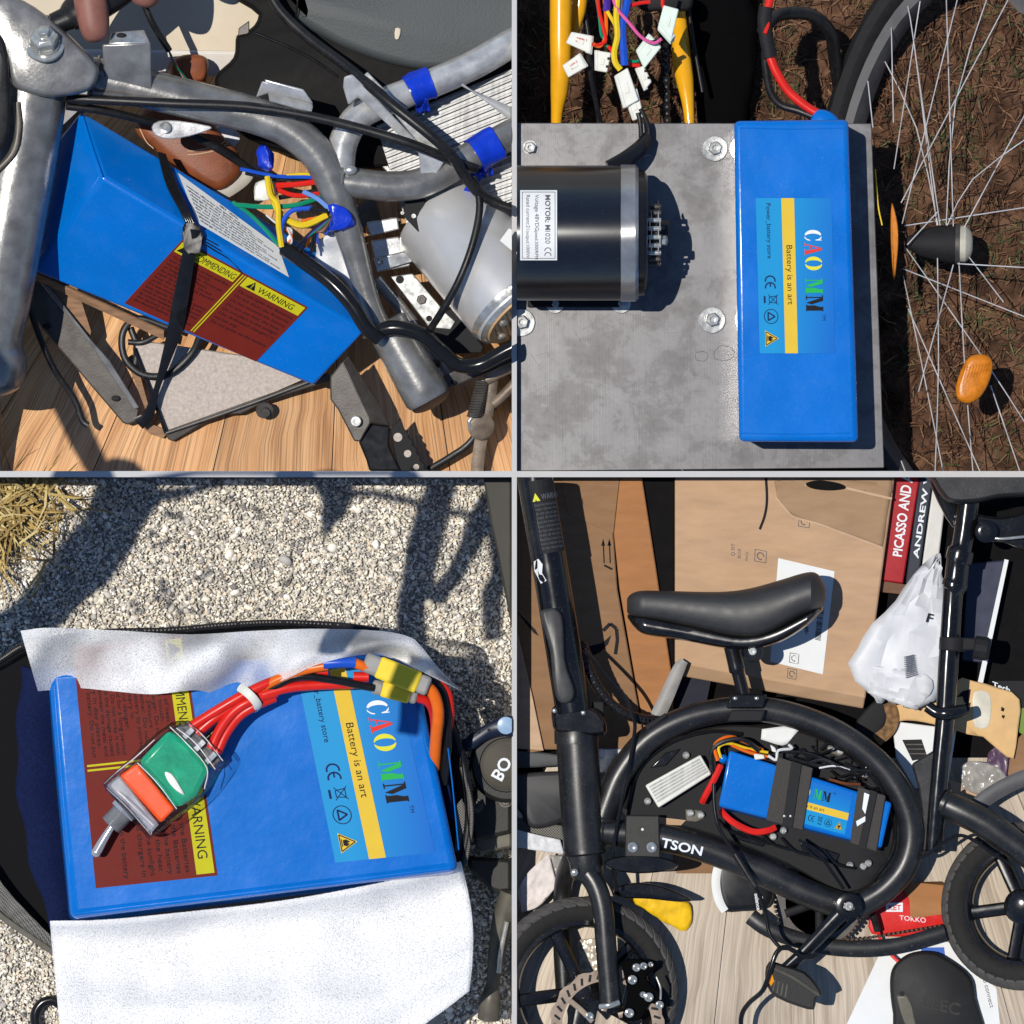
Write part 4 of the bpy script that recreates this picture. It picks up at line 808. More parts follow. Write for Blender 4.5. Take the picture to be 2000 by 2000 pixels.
# --- connectors and wires
def plug(quad, z, th, lb, mat='white_plastic', marks=False, txt=None, lip=True):
    t = thing('plug_connector', lb, 'connector', ((quad[0][0] + quad[2][0]) / 2, (quad[0][1] + quad[2][1]) / 2, z - th), 'white plug connectors')
    q = [(x, y, z) for x, y in quad]; h = build(MB().slab(q, th), 'housing', mat, t, bevel=2.5)
    a, b_, c_, d_ = [Vector((x, y, z)) for x, y in quad]
    build(MB().slab([a.lerp(b_, -.06) + Vector((0, 0, -th * .3)), a.lerp(b_, .12) + Vector((0, 0, 1.5)), d_.lerp(c_, .12) + Vector((0, 0, 1.5)), d_.lerp(c_, -.06) + Vector((0, 0, -th * .3))], th * .6), 'collar', mat, t, bevel=1.5)
    m1, m2 = a.lerp(d_, .35), a.lerp(d_, .65); n1_, n2_ = b_.lerp(c_, .35), b_.lerp(c_, .65)
    build(MB().slab([m1.lerp(n1_, .35) + Vector((0, 0, 1.4)), m1.lerp(n1_, .65) + Vector((0, 0, 1.4)), m2.lerp(n2_, .65) + Vector((0, 0, 1.4)), m2.lerp(n2_, .35) + Vector((0, 0, 1.4))], 5), 'latch', mat, t, bevel=.5)
    if txt:
        w = (b_ - a).length; hh = (d_ - a).length; f = Face([c_, d_, a, b_], w, hh); mm = MB()
        for i, s_ in enumerate(txt): f.text(mm, s_, w * .3, hh * .62 - i * hh * .24, hh * .2, 3.4)
        build(mm, 'marking', 'ink_red', h, flat=True)
    if marks:
        for t_ in (.3, .7):
            p = a.lerp(d_, t_).lerp(b_.lerp(c_, t_), .9); build(MB().box(p + Vector((0, 0, .4)), (2.5, 0, 0), (0, 2.5, 0), (0, 0, .6)), 'pin_hole', 'black_matte', h)
    return t
plug([(1162, 108), (1112, 62), (1105, 84), (1152, 108)], -20, 12, 'x', ) if False else None
plug([(1158, 70), (1116, 62), (1105, 84), (1154, 106)], 0, 16, 'upper left white plug with red print beside the yellow tube', txt=['cable 1', 'x'])
plug([(1132, 104), (1098, 128), (1110, 152), (1148, 130)], 6, 16, 'white plug with red print lying over the left yellow tube, lower of two', txt=['cable 2', 'x'])
plug([(1162, 98), (1194, 103), (1186, 142), (1162, 138)], -4, 16, 'small square white plug hanging in the middle of the coloured wires', marks=True)
plug([(1240, 134), (1258, 128), (1273, 160), (1258, 178)], -6, 14, 'tilted white plug with four pin holes right of the long plug', marks=True)
plug([(1200, 148), (1226, 132), (1248, 196), (1218, 212)], 20, 22, 'long white plug joining the motor cable, upper half', 'white_plastic')
plug([(1222, 196), (1244, 172), (1258, 228), (1236, 236)], 12, 22, 'long white plug joining the motor cable, lower half')
M('plug_clear', C(226, 238, 226), 0.3, 0, 0.04, sss=.05)
plug([(1284, 56), (1296, 10), (1326, 18), (1310, 84)], 10, 24, 'large pale green plug near the top edge, upper half', 'plug_clear')
plug([(1268, 66), (1292, 92), (1258, 135), (1242, 100)], 6, 24, 'large pale green plug near the top edge, lower half', 'plug_clear')
wires([('red', 4, [(1166, -30, -20), (1170, 20, -16), (1180, 60, -10), (1182, 80, -8), (1168, 88, -6), (1156, 86, -4)]), ('orange', 4, [(1178, -30, -24), (1184, 40, -16), (1182, 74, -10), (1172, 90, -8), (1158, 86, -4)]), ('green', 3, [(1164, -10, -30), (1170, 30, -26), (1174, 66, -20), (1180, 76, -14)]),
       ('yellow', 6.5, [(1208, -30, 10), (1204, 30, 14), (1206, 70, 16), (1200, 100, 18), (1202, 122, 18), (1212, 136, 18)]), ('yellow', 4, [(1186, 22, -10), (1200, 46, -4), (1204, 60, 0)]), ('purple', 8, [(1186, -40, -20), (1186, 0, -18), (1185, 22, -16)]),
       ('blue', 8, [(1232, -40, 0), (1224, 10, 4), (1216, 50, 8), (1217, 90, 12), (1220, 128, 16)]), ('pink', 3.5, [(1190, -30, 10), (1204, 14, 16), (1228, 44, 20), (1252, 72, 22), (1276, 84, 20), (1292, 76, 18)]), ('black', 3.5, [(1224, 46, 16), (1248, 68, 18), (1270, 82, 18), (1290, 76, 16)]),
       ('red', 4, [(1188, 90, -16), (1206, 112, -14), (1230, 126, -14), (1250, 128, -10)]), ('green', 3, [(1184, 88, -20), (1206, 108, -18), (1236, 120, -14), (1248, 118, -8)]), ('white', 3, [(1214, -20, 0), (1210, 60, 4), (1214, 100, 8)]), ('red', 4, [(1220, 14, -6), (1250, 6, -6), (1270, 4, -6)]), ('red', 4, [(1300, -20, 0), (1294, 6, 2), (1300, 22, 4)]),
       ('black', 5, [(1150, 108, -20), (1154, 150, -30), (1164, 200, -50), (1176, 250, -70)])],
      'bunch of coloured controller wires hanging in from the top edge', (1200, 60, -60))
mc = thing('motor_cable', 'black sleeved motor cable running from the motor up to the long white plug', 'cable', (1230, 300, PZ))
tube('sleeve', [(1190, 330, 60, 17), (1222, 312, 50, 17), (1250, 290, 26, 16), (1266, 268, 4, 13)], 16, 'black_gloss', mc, n=16, flatten=.6)
tube('core', [(1252, 276, 6), (1252, 256, 10), (1250, 236, 12), (1246, 220, 12)], 5, 'black_rubber', mc); tube('core', [(1268, 266, 0), (1266, 246, 4), (1258, 226, 8), (1250, 212, 10)], 5, 'black_rubber', mc)
build(MB().pillow([(1245, -20), (1340, -20), (1350, 18), (1300, 22), (1250, 18)], -120, 20, 8), 'black_block', 'black_matte', None, label='black controller block at the top edge between the wires', cat='controller')
tube('loop_cable', [(1490, 60, 0), (1520, 30, -60), (1580, 28, -110), (1620, 60, -150), (1630, 110, -200), (1640, 180, -260)], 13, 'black_rubber', None, label='thick black cable arching over the soil towards the wheel', cat='cable')
build(MB().pillow([(1345, 0), (1372, -40), (1470, -40), (1478, 60), (1470, 150), (1455, 260), (1400, 300), (1368, 260), (1356, 150), (1350, 60)], -260, 40, 16).jitter(14, .02), 'black_bag_or_shadow', M('deep_black', C(8, 8, 9), .95, spec=.05, bump=.2), None, label='black mass standing in mostly for frame shadow between yellow tube and red lead', cat='bundle')  # black mass added where mostly the shadow of the bike frame lies
# --- wheel
wh = bpy.data.objects.new('wheel', None); col.objects.link(wh); wh.parent = fk; ORG[wh] = ORG[fk]
HC = Vector((1935, 480, -95)); WU, WV = Vector((-300, 0, -170)), Vector((0, -560, 0))
def wpt(a, k=1.0, d=0.0): return HC + (WU * math.cos(a) + WV * math.sin(a)) * k + WU.cross(WV).normalized() * d
M('rim_grey', C(84, 84, 86), 0.5, 0.1, 0.25, scale=40, spec=.2); M('amber', C(206, 122, 24), .3, 0, .2, scale=150, bump=.2, bscale=700, spec=.3)
m_ = MB(); rings = []
for i in range(72):
    a = 2 * math.pi * i / 72; rings.append([wpt(a, 1.0, -30), wpt(a, 1.0, 30), wpt(a, .955, 26), wpt(a, .945, 0), wpt(a, .955, -26)])
m_.ring_loft(rings, closed=True); build(m_, 'rim', 'rim_grey', wh)
m_ = MB(); rings = []
for i in range(72):
    a = 2 * math.pi * i / 72; c_ = wpt(a, 1.065); e_ = (wpt(a, 1.0) - HC).normalized(); nn = WU.cross(WV).normalized()
    rings.append([c_ + e_ * (34 * math.cos(t)) + nn * (38 * math.sin(t)) for t in [k * math.pi / 5 for k in range(10)]])
m_.ring_loft(rings, closed=True); build(m_, 'tyre', 'black_matte', wh)
build(MB().lathe((1768, 474, -140), (1, .02, 0), [(0, 9), (12, 16), (30, 26), (60, 34), (98, 39)], 26), 'hub', 'black_matte', wh)
build(MB().lathe((1866, 476, -140), (1, .02, 0), [(0, 40), (8, 40), (8, 30)], 26), 'hub_flange', 'dark_steel', wh)
build(MB().lathe((1872, 476, -140), (1, .02, 0), [(0, 36), (14, 36), (24, 26), (28, 12)], 26), 'hub_cap', M('cap_ivory', C(196, 192, 176), .4), wh)
SP = [((1799, -10), (1746, 330)), ((1872, -10), (1762, 437)), ((1848, -10), (1862, 445)), ((1790, 120), (1836, 440)), ((1930, -10), (1866, 200), (1848, 440)), ((1974, -10), (1760, 396)), ((1773, 12), (1786, 90), (1830, 440)), ((1741, 54), (1745, 240)), ((1720, 104), (1790, 250), (1832, 440)), ((1695, 158), (1705, 250)),
      ((1764, 538), (1796, 690), (1844, 930)), ((1831, 504), (1833, 720), (1826, 930)), ((1769, 484), (1914, 690), (2010, 838)), ((1862, 517), (1794, 765)), ((1873, 512), (1884, 712), (1901, 930)), ((1774, 603), (1918, 930)), ((1764, 525), (2010, 622)), ((1870, 515), (2010, 523)), ((1935, 753), (1995, 930)), ((1772, 478), (1831, 414)), ((1766, 441), (2010, 404)), ((1760, 900), (1783, 960)), ((2020, 190), (1880, 450)), ((2020, 260), (1900, 350), (1850, 440)), ((1868, 470), (1960, 590))]
for i, s_ in enumerate(SP):
    hub = Vector((1840, 475))
    pts = []
    for x, y in s_:
        d = (Vector((x, y)) - hub).length; pts.append((x, y, -118 + (40 if i % 2 else -30) * min(1, d / 200) - (.20 * d if x < 1760 else 0)))
    tube('spoke', pts, 1.2, M('spoke_steel', (.62, .61, .6), .25, .4, .25, scale=30), wh, n=6, sub=2)
refl = build(MB().pillow([(1742, 396), (1752, 430), (1755, 470), (1751, 520), (1746, 546), (1741, 500), (1739, 440)], -60, 10, 1.5), 'reflector', 'amber', wh)
build(MB().pillow([(1890, 700), (1920, 692), (1938, 706), (1934, 740), (1915, 775), (1890, 788), (1870, 778), (1868, 748)], -70, 9, 14, levels=9), 'reflector', 'amber', wh)
for i in range(9): tube('reflector_rib', [(1872 + i * 6, 780 - i * 2 - 20, -62), (1884 + i * 6, 716 - i * 1, -60)], .8, 'amber', wh, n=4, sub=1)
tube('valve_wire', [(1709, 330, -60), (1715, 400, -60), (1723, 440, -60)], 1.6, 'wire_yellow', wh)
build(MB().prism([(1960, -10), (2010, -10), (2010, 30), (1990, 24)], -60, 6), 'mudguard', 'rim_grey', wh)
# ================================================================ BOTTOM LEFT: battery in a bag above sunlit gravel
CELL = 'bl'
GZ = -200
M('gravel_bed', C(196, 190, 178), .95, 0, .3, scale=200, bump=.6, bscale=600)
m_ = MB(); m_.add([(-400, 900, GZ - 6), (1010, 900, GZ - 6), (1010, 2100, GZ - 6), (-400, 2100, GZ - 6)], [(0, 1, 2, 3)]); build(m_, 'gravel_bed', 'gravel_bed', kind='structure', flat=True)
attrmat('gravel_stone', 0.8, .2, 900)
def stones(name, label, regions, n, seed):
    rg = np.random.default_rng(seed); t = (1 + 5 ** .5) / 2
    iv = np.array([(-1, t, 0), (1, t, 0), (-1, -t, 0), (1, -t, 0), (0, -1, t), (0, 1, t), (0, -1, -t), (0, 1, -t), (t, 0, -1), (t, 0, 1), (-t, 0, -1), (-t, 0, 1)], float); iv /= np.linalg.norm(iv[0])
    fi = [(0, 11, 5), (0, 5, 1), (0, 1, 7), (0, 7, 10), (0, 10, 11), (1, 5, 9), (5, 11, 4), (11, 10, 2), (10, 7, 6), (7, 1, 8), (3, 9, 4), (3, 4, 2), (3, 2, 6), (3, 6, 8), (3, 8, 9), (4, 9, 5), (2, 4, 11), (6, 2, 10), (8, 6, 7), (9, 8, 1)]
    cols = [C(208, 203, 192), C(192, 187, 176), C(226, 220, 206), C(180, 175, 166), C(216, 206, 186), C(154, 151, 147), C(202, 188, 168), C(234, 229, 218), C(126, 123, 120), C(208, 198, 180)]
    vs = []; fs = []; ti = []; ar = [(r[2] - r[0]) * (r[3] - r[1]) for r in regions]
    for r, a in zip(regions, ar):
        for _ in range(int(n * a / sum(ar))):
            x, y = rg.uniform(r[0], r[2]), rg.uniform(r[1], r[3]); sz = min(12, 2.2 * math.exp(rg.normal(0, .38))); big = rg.random() < .008
            if big: sz *= 2.2
            A = rg.normal(0, 1, (3, 3)); Q, _r = np.linalg.qr(A); P = (iv * (1 + rg.uniform(-.16, .16, (12, 1)))) * np.array([1.25, 1, .6]) * sz; P = P @ Q
            c = cols[int(rg.integers(len(cols)))]; f = rg.uniform(1.25, 1.9); o_ = len(vs)
            vs += [(x + p[0], y + p[1], GZ + rg.uniform(-.3, .3) * 2 + sz * .35 + p[2]) for p in P]; fs += [(a_ + o_, b_ + o_, c_ + o_) for a_, b_, c_ in fi]; ti += [(c[0] * f, c[1] * f, c[2] * f, 1)] * 12
    mb_ = MB(); mb_.v = vs; mb_.f = fs
    o = build(mb_, name, 'gravel_stone', None, label=label, cat='gravel', kind='stuff', tints=ti, clip=False, smooth=0); o.data.shade_smooth()
stones('gravel', 'pale sunlit gravel under and around the black bag', [(-60, 936, 996, 1330), (-60, 1700, 140, 2040), (860, 1330, 996, 2040)], 56000, 11)
blades('dry_grass', 'dry_litter', 420, (-40, 936, 135, 1110), 90, 4.2, GZ + 6, 40, [C(206, 180, 110), C(186, 156, 92), C(222, 200, 140), C(160, 132, 80)], 'dry yellow straw lying in the upper left corner of the gravel', 'straw', 8, lambda x, y: 1.0 if (y - 936) + x * 1.2 < 170 else .12)
# --- added unseen shadow caster in tree form, shaped to the bands on the gravel
td = thing('shadow_caster', 'added tree-shaped shadow caster beside the gravel, outside the view', 'shadow caster', (-1900, 900, GZ))
M('caster_bark', C(96, 82, 70), .9, 0, .3, bump=.5)
def caster(px, py, zc):
    k0 = 1 - GZ / H; X = (px - CX) * k0 + SUN.x * (zc - GZ); Y = (py - CY) * k0 - SUN.y * (zc - GZ)
    X = (px - CX) * k0 - SUN.x * (zc - GZ); Y = (py - CY) * k0 + SUN.y * (zc - GZ); k1 = 1 - zc / H
    return (CX + X / k1, CY + Y / k1, zc)
ZC = 2050
SHADOW_BANDS = [[(272, 938, 40), (258, 946, 72), (222, 1020, 66), (150, 1120, 70), (60, 1210, 60), (-120, 1330, 70)], [(644, 938, 40), (650, 950, 46), (655, 985, 34), (640, 1020, 18), (632, 1052, 5)], [(670, 958, 12), (750, 970, 12), (850, 992, 12)],
         [(872, 938, 30), (866, 950, 36), (842, 1020, 38), (822, 1110, 36), (804, 1200, 36), (806, 1290, 34)], [(850, 1170, 26), (895, 1110, 24), (930, 1040, 26), (950, 962, 16)], [(955, 1000, 14), (975, 1100, 26), (960, 1180, 26), (968, 1250, 24)], [(860, 1000, 10), (905, 1002, 10), (960, 1012, 8)], [(950, 1300, 30), (920, 1370, 26), (905, 1440, 26)]]
for lm in SHADOW_BANDS:
    build(MB().tube([(*caster(x, y, ZC), r_) for x, y, r_ in lm], 20, 10, 5).jitter(9, .012, 3), 'caster_limb', 'caster_bark', td, clip=False)
build(MB().tube([(-1500, 300, GZ - 5, 90), (-1480, 320, 600, 76), (-1300, 500, 1500, 66), (*caster(-120, 1330, ZC), 70)], 70, 12, 6), 'caster_trunk', 'caster_bark', td, clip=False)
build(MB().tube([(-1440, 380, 900, 50), (-1200, 300, 1700, 40), (*caster(240, 948, ZC), 26), (*caster(460, 941, ZC), 7), (*caster(640, 941, ZC), 7), (*caster(880, 941, ZC), 7)], 40, 10, 6), 'caster_limb', 'caster_bark', td, clip=False)
M('caster_green', (.05, .09, .03), .6)
m_ = MB(); rg = np.random.default_rng(5)
for x, y in [(300, 1040), (318, 1066), (330, 1010), (355, 1016), (312, 1140), (326, 1160), (372, 1200), (350, 1210), (385, 1132), (405, 1128), (445, 975), (510, 1010), (530, 1060), (500, 1090), (568, 1140), (585, 1056), (670, 1110), (330, 1170), (260, 1180)]:
    for _ in range(3):
        a = rg.uniform(0, 6.28); r_ = rg.uniform(6, 13); c_ = caster(x + rg.normal(0, 8), y + rg.normal(0, 7), ZC)
        m_.add([(c_[0] + r_ * math.cos(a + t) * (1.4 if k % 2 else .7), c_[1] + r_ * math.sin(a + t) * .8, c_[2] + rg.uniform(-4, 4)) for k, t in enumerate([i * 1.047 for i in range(6)])], [tuple(range(6))])
o = build(m_, 'caster_leaves', 'caster_green', td, clip=False, smooth=0); o['kind'] = 'stuff'
# --- dark fender on the right
M('olive_plastic', C(62, 60, 54), .5, 0, .15, bump=.1, spec=.2)
build(MB().prism([(938, 900), (1030, 900), (1030, 1290), (1002, 1240), (990, 1180), (976, 1110), (958, 1020)], -120, 30), 'mud_guard', 'olive_plastic', None, bevel=6, label='dark curved mudguard edge at the upper right of the gravel', cat='mudguard')
# --- bag
bg = thing('black_bag_or_shadow', 'open black fabric bag holding the blue battery above the gravel', 'bag', (450, 1500, GZ))
M('bag_fabric', C(20, 20, 22), .9, 0, .25, scale=500, bump=.5, bscale=1400, spec=.15)
build(MB().pillow([(-50, 1330), (0, 1296), (60, 1262), (180, 1245), (300, 1236), (420, 1222), (520, 1216), (640, 1222), (740, 1236), (830, 1280), (880, 1380), (908, 1480), (918, 1580), (908, 1680), (860, 1740), (600, 1810), (300, 1850), (110, 1850), (40, 1800), (-50, 1710), (-60, 1500)], -110, 100, 20, levels=9), 'body', 'bag_fabric', bg)
tube('zip_edge', [(-60, 1322, 26), (0, 1290, 30), (60, 1258, 34), (200, 1236, 34), (330, 1232, 34), (440, 1222, 34), (540, 1217, 34), (660, 1222, 34), (740, 1232, 34)], 7, 'black_rubber', bg, n=8)
tube('zip_edge', [(862, 1380, 40), (892, 1450, 44), (912, 1530, 44), (916, 1600, 42), (906, 1670, 38), (896, 1700, 34)], 9, 'black_rubber', bg, n=10)
zt = MB()
for i in range(60):
    t = i / 59; p = Vector(catmull([(902, 1500, 50), (918, 1560, 50), (920, 1620, 48), (908, 1690, 42)], 20)[int(t * 59.9)]); zt.ball(p, 5.5, 2.2, 3, 8, 5)
for i in range(90):
    pl_ = catmull([(0, 1288, 38), (60, 1256, 40), (200, 1234, 40), (330, 1230, 40), (440, 1220, 40), (540, 1215, 40), (660, 1220, 40)], 16); p = pl_[int(i / 89 * (len(pl_) - 1))]; zt.ball(p, 2.2, 2.2, 2, 6, 4)
o = build(zt, 'zip_teeth', 'dark_steel', bg); o['kind'] = 'stuff'
m, nt, b, lk = nodes('bag_mesh'); tc = nt.nodes.new('ShaderNodeTexCoord'); ck = nt.nodes.new('ShaderNodeTexChecker'); ck.inputs['Scale'].default_value = 620; ck.inputs['Color1'].default_value = (.2, .19, .17, 1); ck.inputs['Color2'].default_value = (.02, .02, .02, 1); lk(tc.outputs['Object'], ck.inputs['Vector']); lk(ck.outputs['Color'], b.inputs['Base Color']); b.inputs['Roughness'].default_value = .9
build(MB().sheet([(-20, 1690, 34), (10, 1735, 34), (60, 1790, 30), (112, 1842, 20)], [(-30, 1750, 20), (0, 1780, 16), (50, 1822, 10), (106, 1856, 4)], 14, 3), 'mesh_trim', 'bag_mesh', bg, solid=3)
tube('piping', [(-30, 1760, 20), (10, 1795, 16), (60, 1830, 10), (110, 1864, 0)], 6, M('piping_grey', C(112, 108, 98), .8), bg, n=8)
build(MB().sheet([(902, 1560, 40), (915, 1600, 40), (905, 1660, 36)], [(886, 1580, 40), (890, 1620, 40), (888, 1665, 36)], 8, 3), 'mesh_trim', 'bag_mesh', bg, solid=3)
M('foam_shade_navy', C(20, 30, 66), .9, 0, .25, scale=300, bump=.6, bscale=900, spec=.1)  # white foam lying in shade, the shade painted in as navy
build(MB().sheet([(40, 1300, 90), (34, 1420, 70), (34, 1540, 60), (58, 1680, 60), (100, 1818, 40)], [(120, 1330, 90), (118, 1440, 40), (126, 1560, 30), (140, 1690, 30), (150, 1815, 20)], 30, 8, lambda u, v, p: (4 * math.sin(u * 23), 0, 14 * math.sin(v * 3.1) + 4 * math.sin(u * 17))), 'foam_liner', 'foam_shade_navy', bg, solid=6)
build(MB().sheet([(860, 1470, 70), (880, 1540, 70), (886, 1600, 60)], [(842, 1480, 40), (860, 1550, 40), (870, 1600, 40)], 8, 4), 'foam_liner', 'foam_shade_navy', bg, solid=5)
# --- battery
b3 = thing('battery_pack', 'blue battery lying flat in the open black bag with white foam above and below', 'battery', (480, 1540, -60))
BT = 120
build(MB().hexa([(94, 1310, BT), (806, 1270, BT), (896, 1700, BT), (138, 1794, BT), (86, 1306, -10), (800, 1270, -10), (892, 1712, -10), (134, 1806, -10)]), 'shrink_wrap', 'battery_blue', b3, bevel=16, segs=4)
tube('wrap_fold', [(106, 1340, 114), (124, 1560, 114), (146, 1770, 112)], 5, 'battery_blue', b3); tube('wrap_fold', [(150, 1784, 112), (500, 1742, 114), (880, 1694, 112)], 6, 'battery_blue', b3)
tube('wrap_seam', [(860, 1360, 119), (880, 1500, 119.4), (896, 1660, 118)], 1.4, 'battery_blue', b3, n=6); tube('wrap_seam', [(160, 1776, 119.6), (420, 1744, 119.8), (700, 1710, 119.6), (870, 1686, 119)], 1.4, 'battery_blue', b3, n=6)
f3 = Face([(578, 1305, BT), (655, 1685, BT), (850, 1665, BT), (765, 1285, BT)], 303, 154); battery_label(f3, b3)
f4 = Face([(142, 1263, BT), (187, 1735, BT), (425, 1710, BT), (357, 1240, BT)], 472, 236); warning_label(f4, b3)
# --- foam
FM, nt, b, lk = nodes('foam_sheet'); nt.nodes.remove(b)
tc = nt.nodes.new('ShaderNodeTexCoord'); nz = nt.nodes.new('ShaderNodeTexNoise'); nz.inputs['Scale'].default_value = 580; nz.inputs['Detail'].default_value = 2; lk(tc.outputs['Object'], nz.inputs['Vector'])
cr = ramp(nt, [(0.3, C(204, 204, 207, 1)), (0.5, C(250, 250, 250, 1))]); lk(nz.outputs['Fac'], cr.inputs[0])
bp = nt.nodes.new('ShaderNodeBump'); bp.inputs['Strength'].default_value = 1.0; bp.inputs['Distance'].default_value = .0014; lk(nz.outputs['Fac'], bp.inputs['Height'])
df = nt.nodes.new('ShaderNodeBsdfDiffuse'); tl_ = nt.nodes.new('ShaderNodeBsdfTranslucent'); tp_ = nt.nodes.new('ShaderNodeBsdfTransparent')
for q in (df, tl_): lk(cr.outputs[0], q.inputs['Color']); lk(bp.outputs[0], q.inputs['Normal'])
m1 = nt.nodes.new('ShaderNodeMixShader'); m1.inputs[0].default_value = .22; lk(df.outputs[0], m1.inputs[1]); lk(tl_.outputs[0], m1.inputs[2])
m2 = nt.nodes.new('ShaderNodeMixShader'); nt2 = nt.nodes.new('ShaderNodeTexNoise'); nt2.inputs['Scale'].default_value = 13; nt2.inputs['Detail'].default_value = 1; lk(tc.outputs['Object'], nt2.inputs['Vector']); rt2 = ramp(nt, [(0.4, (.02, .02, .02)), (0.68, (.62, .62, .62))]); lk(nt2.outputs['Fac'], rt2.inputs[0]); lk(rt2.outputs[0], m2.inputs[0]); lk(m1.outputs[0], m2.inputs[1]); lk(tp_.outputs[0], m2.inputs[2]); lk(m2.outputs[0], nt.nodes['Material Output'].inputs[0])
FM2 = FM.copy(); FM2.name = 'foam_sheet_thick'; [setattr(n_.color_ramp.elements[1], 'color', (.08, .08, .08, 1)) for n_ in FM2.node_tree.nodes if n_.type == 'VALTORGB' and abs(n_.color_ramp.elements[1].position - .68) < .01]
def fz1(u, v, p): return 34 * math.sin(u * 17 + 1 + v * 2.5) * (.5 + v * .5) + 16 * math.sin(u * 31 + v * 4) + 26 * math.sin(math.pi * v) + 6 * noise.noise((p.x * .02, p.y * .03, 1))
o = build(MB().sheet([(40, 1232, 130), (100, 1226, 140), (240, 1232, 140), (370, 1239, 140), (500, 1232, 145), (620, 1228, 150), (740, 1232, 155), (800, 1244, 160), (822, 1262, 160), (858, 1306, 150), (898, 1346, 140)],
                 [(74, 1350, 150), (150, 1344, 140), (220, 1350, 142), (300, 1356, 142), (380, 1348, 146), (430, 1356, 150), (500, 1346, 160), (560, 1326, 180), (620, 1298, 200), (700, 1280, 205), (760, 1284, 200), (840, 1320, 180), (896, 1348, 146)], 110, 16, fz1), 'foam_wrap', FM, None, label='white foam sheet folded over the upper edge of the flat blue battery', cat='foam sheet')
def fz2(u, v, p):
    d = -58 * (math.sin(math.pi / 2 * min(1, v / .2)) if v < .2 else math.cos(math.pi / 2 * min(1, (v - .2) / .5)))
    return (16 * math.sin(math.pi * v) * max(0, (u - .8) * 5), 0, 56 + d + 12 * math.sin(u * 11 + v * 3) * (1 - v * .5) + 14 * noise.noise((p.x * .012, p.y * .016, 4)))
build(MB().sheet([(98, 1798, 20), (200, 1796, 22), (330, 1784, 22), (540, 1760, 22), (700, 1732, 22), (830, 1704, 22), (900, 1682, 24)], [(120, 2040, 30), (260, 2046, 36), (420, 2046, 40), (600, 2046, 40), (760, 2040, 36), (850, 1986, 26), (916, 1936, 10)], 70, 24, fz2), 'foam_wrap', FM2, None, solid=3, label='large white foam sheet hanging over the lower rim of the bag', cat='foam sheet')
# --- toggle switch
sw = thing('toggle_switch', 'metal toggle switch in clear shrink sleeve with orange and green body', 'switch', (290, 1530, BT))
M('chrome', C(196, 198, 202), .2, .6, .1); M('switch_orange', C(250, 80, 0), .3, 0, .05, spec=.25); M('switch_green', C(4, 160, 120), .15, 0, .2, scale=50, bump=.6, bscale=60, spec=.6)
build(MB().tube([(190, 1662, 150, 10), (200, 1644, 152, 9), (212, 1624, 154, 7.5), (224, 1606, 154, 6.5)], 8, 14, 4), 'lever', 'chrome', sw)
build(MB().ball((188, 1665, 150), 10, 10, 10), 'lever_tip', 'chrome', sw)
ths = []
for i in range(15): ths += [(i * 3.2, 21), (i * 3.2 + 1.6, 24)]
build(MB().lathe((216, 1612, 156), (.66, -.72, .1), ths, 24), 'threaded_bushing', 'chrome', sw)
build(MB().lathe((240, 1586, 158), (.66, -.72, .1), [(0, 30), (8, 30)], 6), 'lock_nut', 'chrome', sw)
build(MB().slab([(208, 1534, 182), (234, 1512, 184), (312, 1610, 184), (294, 1630, 180)], 36).jitter(3, .06), 'metal_yoke', 'chrome', sw, bevel=5)
build(MB().slab([(233, 1515, 192), (268, 1490, 194), (342, 1580, 194), (314, 1608, 192)], 50), 'orange_block', 'switch_orange', sw, bevel=6, segs=4)
build(MB().prism([(270, 1488, 190), (300, 1456, 190), (330, 1424, 188), (372, 1452, 186), (412, 1500, 184), (384, 1556, 186), (346, 1580, 190)], 0, 50), 'green_block', 'switch_green', sw, bevel=12, segs=4)
m, nt, b, lk = nodes('clear_sleeve'); nt.nodes.remove(b); tp_ = nt.nodes.new('ShaderNodeBsdfTransparent'); gl = nt.nodes.new('ShaderNodeBsdfGlossy'); gl.inputs['Roughness'].default_value = .06; lw = nt.nodes.new('ShaderNodeFresnel'); lw.inputs[0].default_value = 1.3; mxs = nt.nodes.new('ShaderNodeMixShader')
nz = nt.nodes.new('ShaderNodeTexNoise'); nz.inputs['Scale'].default_value = 60; bp = nt.nodes.new('ShaderNodeBump'); bp.inputs['Strength'].default_value = .5; bp.inputs['Distance'].default_value = .003; lk(nz.outputs['Fac'], bp.inputs['Height']); lk(bp.outputs[0], gl.inputs['Normal']); lk(bp.outputs[0], lw.inputs['Normal'])
lk(lw.outputs[0], mxs.inputs[0]); lk(tp_.outputs[0], mxs.inputs[1]); lk(gl.outputs[0], mxs.inputs[2]); lk(mxs.outputs[0], nt.nodes['Material Output'].inputs[0])
build(MB().pillow([(202, 1532), (240, 1496), (290, 1446), (335, 1412), (368, 1410), (402, 1440), (438, 1482), (430, 1510), (386, 1566), (340, 1604), (298, 1634), (276, 1622), (232, 1568)], 172, 32, 6, sub=3).jitter(4, .05), 'clear_sleeve', 'clear_sleeve', sw)
build(MB().prism([(336, 1420, 176), (372, 1412, 176), (434, 1484, 176), (416, 1502, 176)], 0, 40), 'terminal_block', M('terminal_dark', C(60, 62, 70), .4), sw, bevel=4)
for i in range(3): build(MB().box((368 + i * 22, 1432 + i * 24, 186), (9, -9, 0), (4, 4, 0), (0, 0, 6)), 'terminal_tab', 'chrome', sw, bevel=1)
M('film_white', C(235, 238, 240), .15, 0, .05, spec=.6)
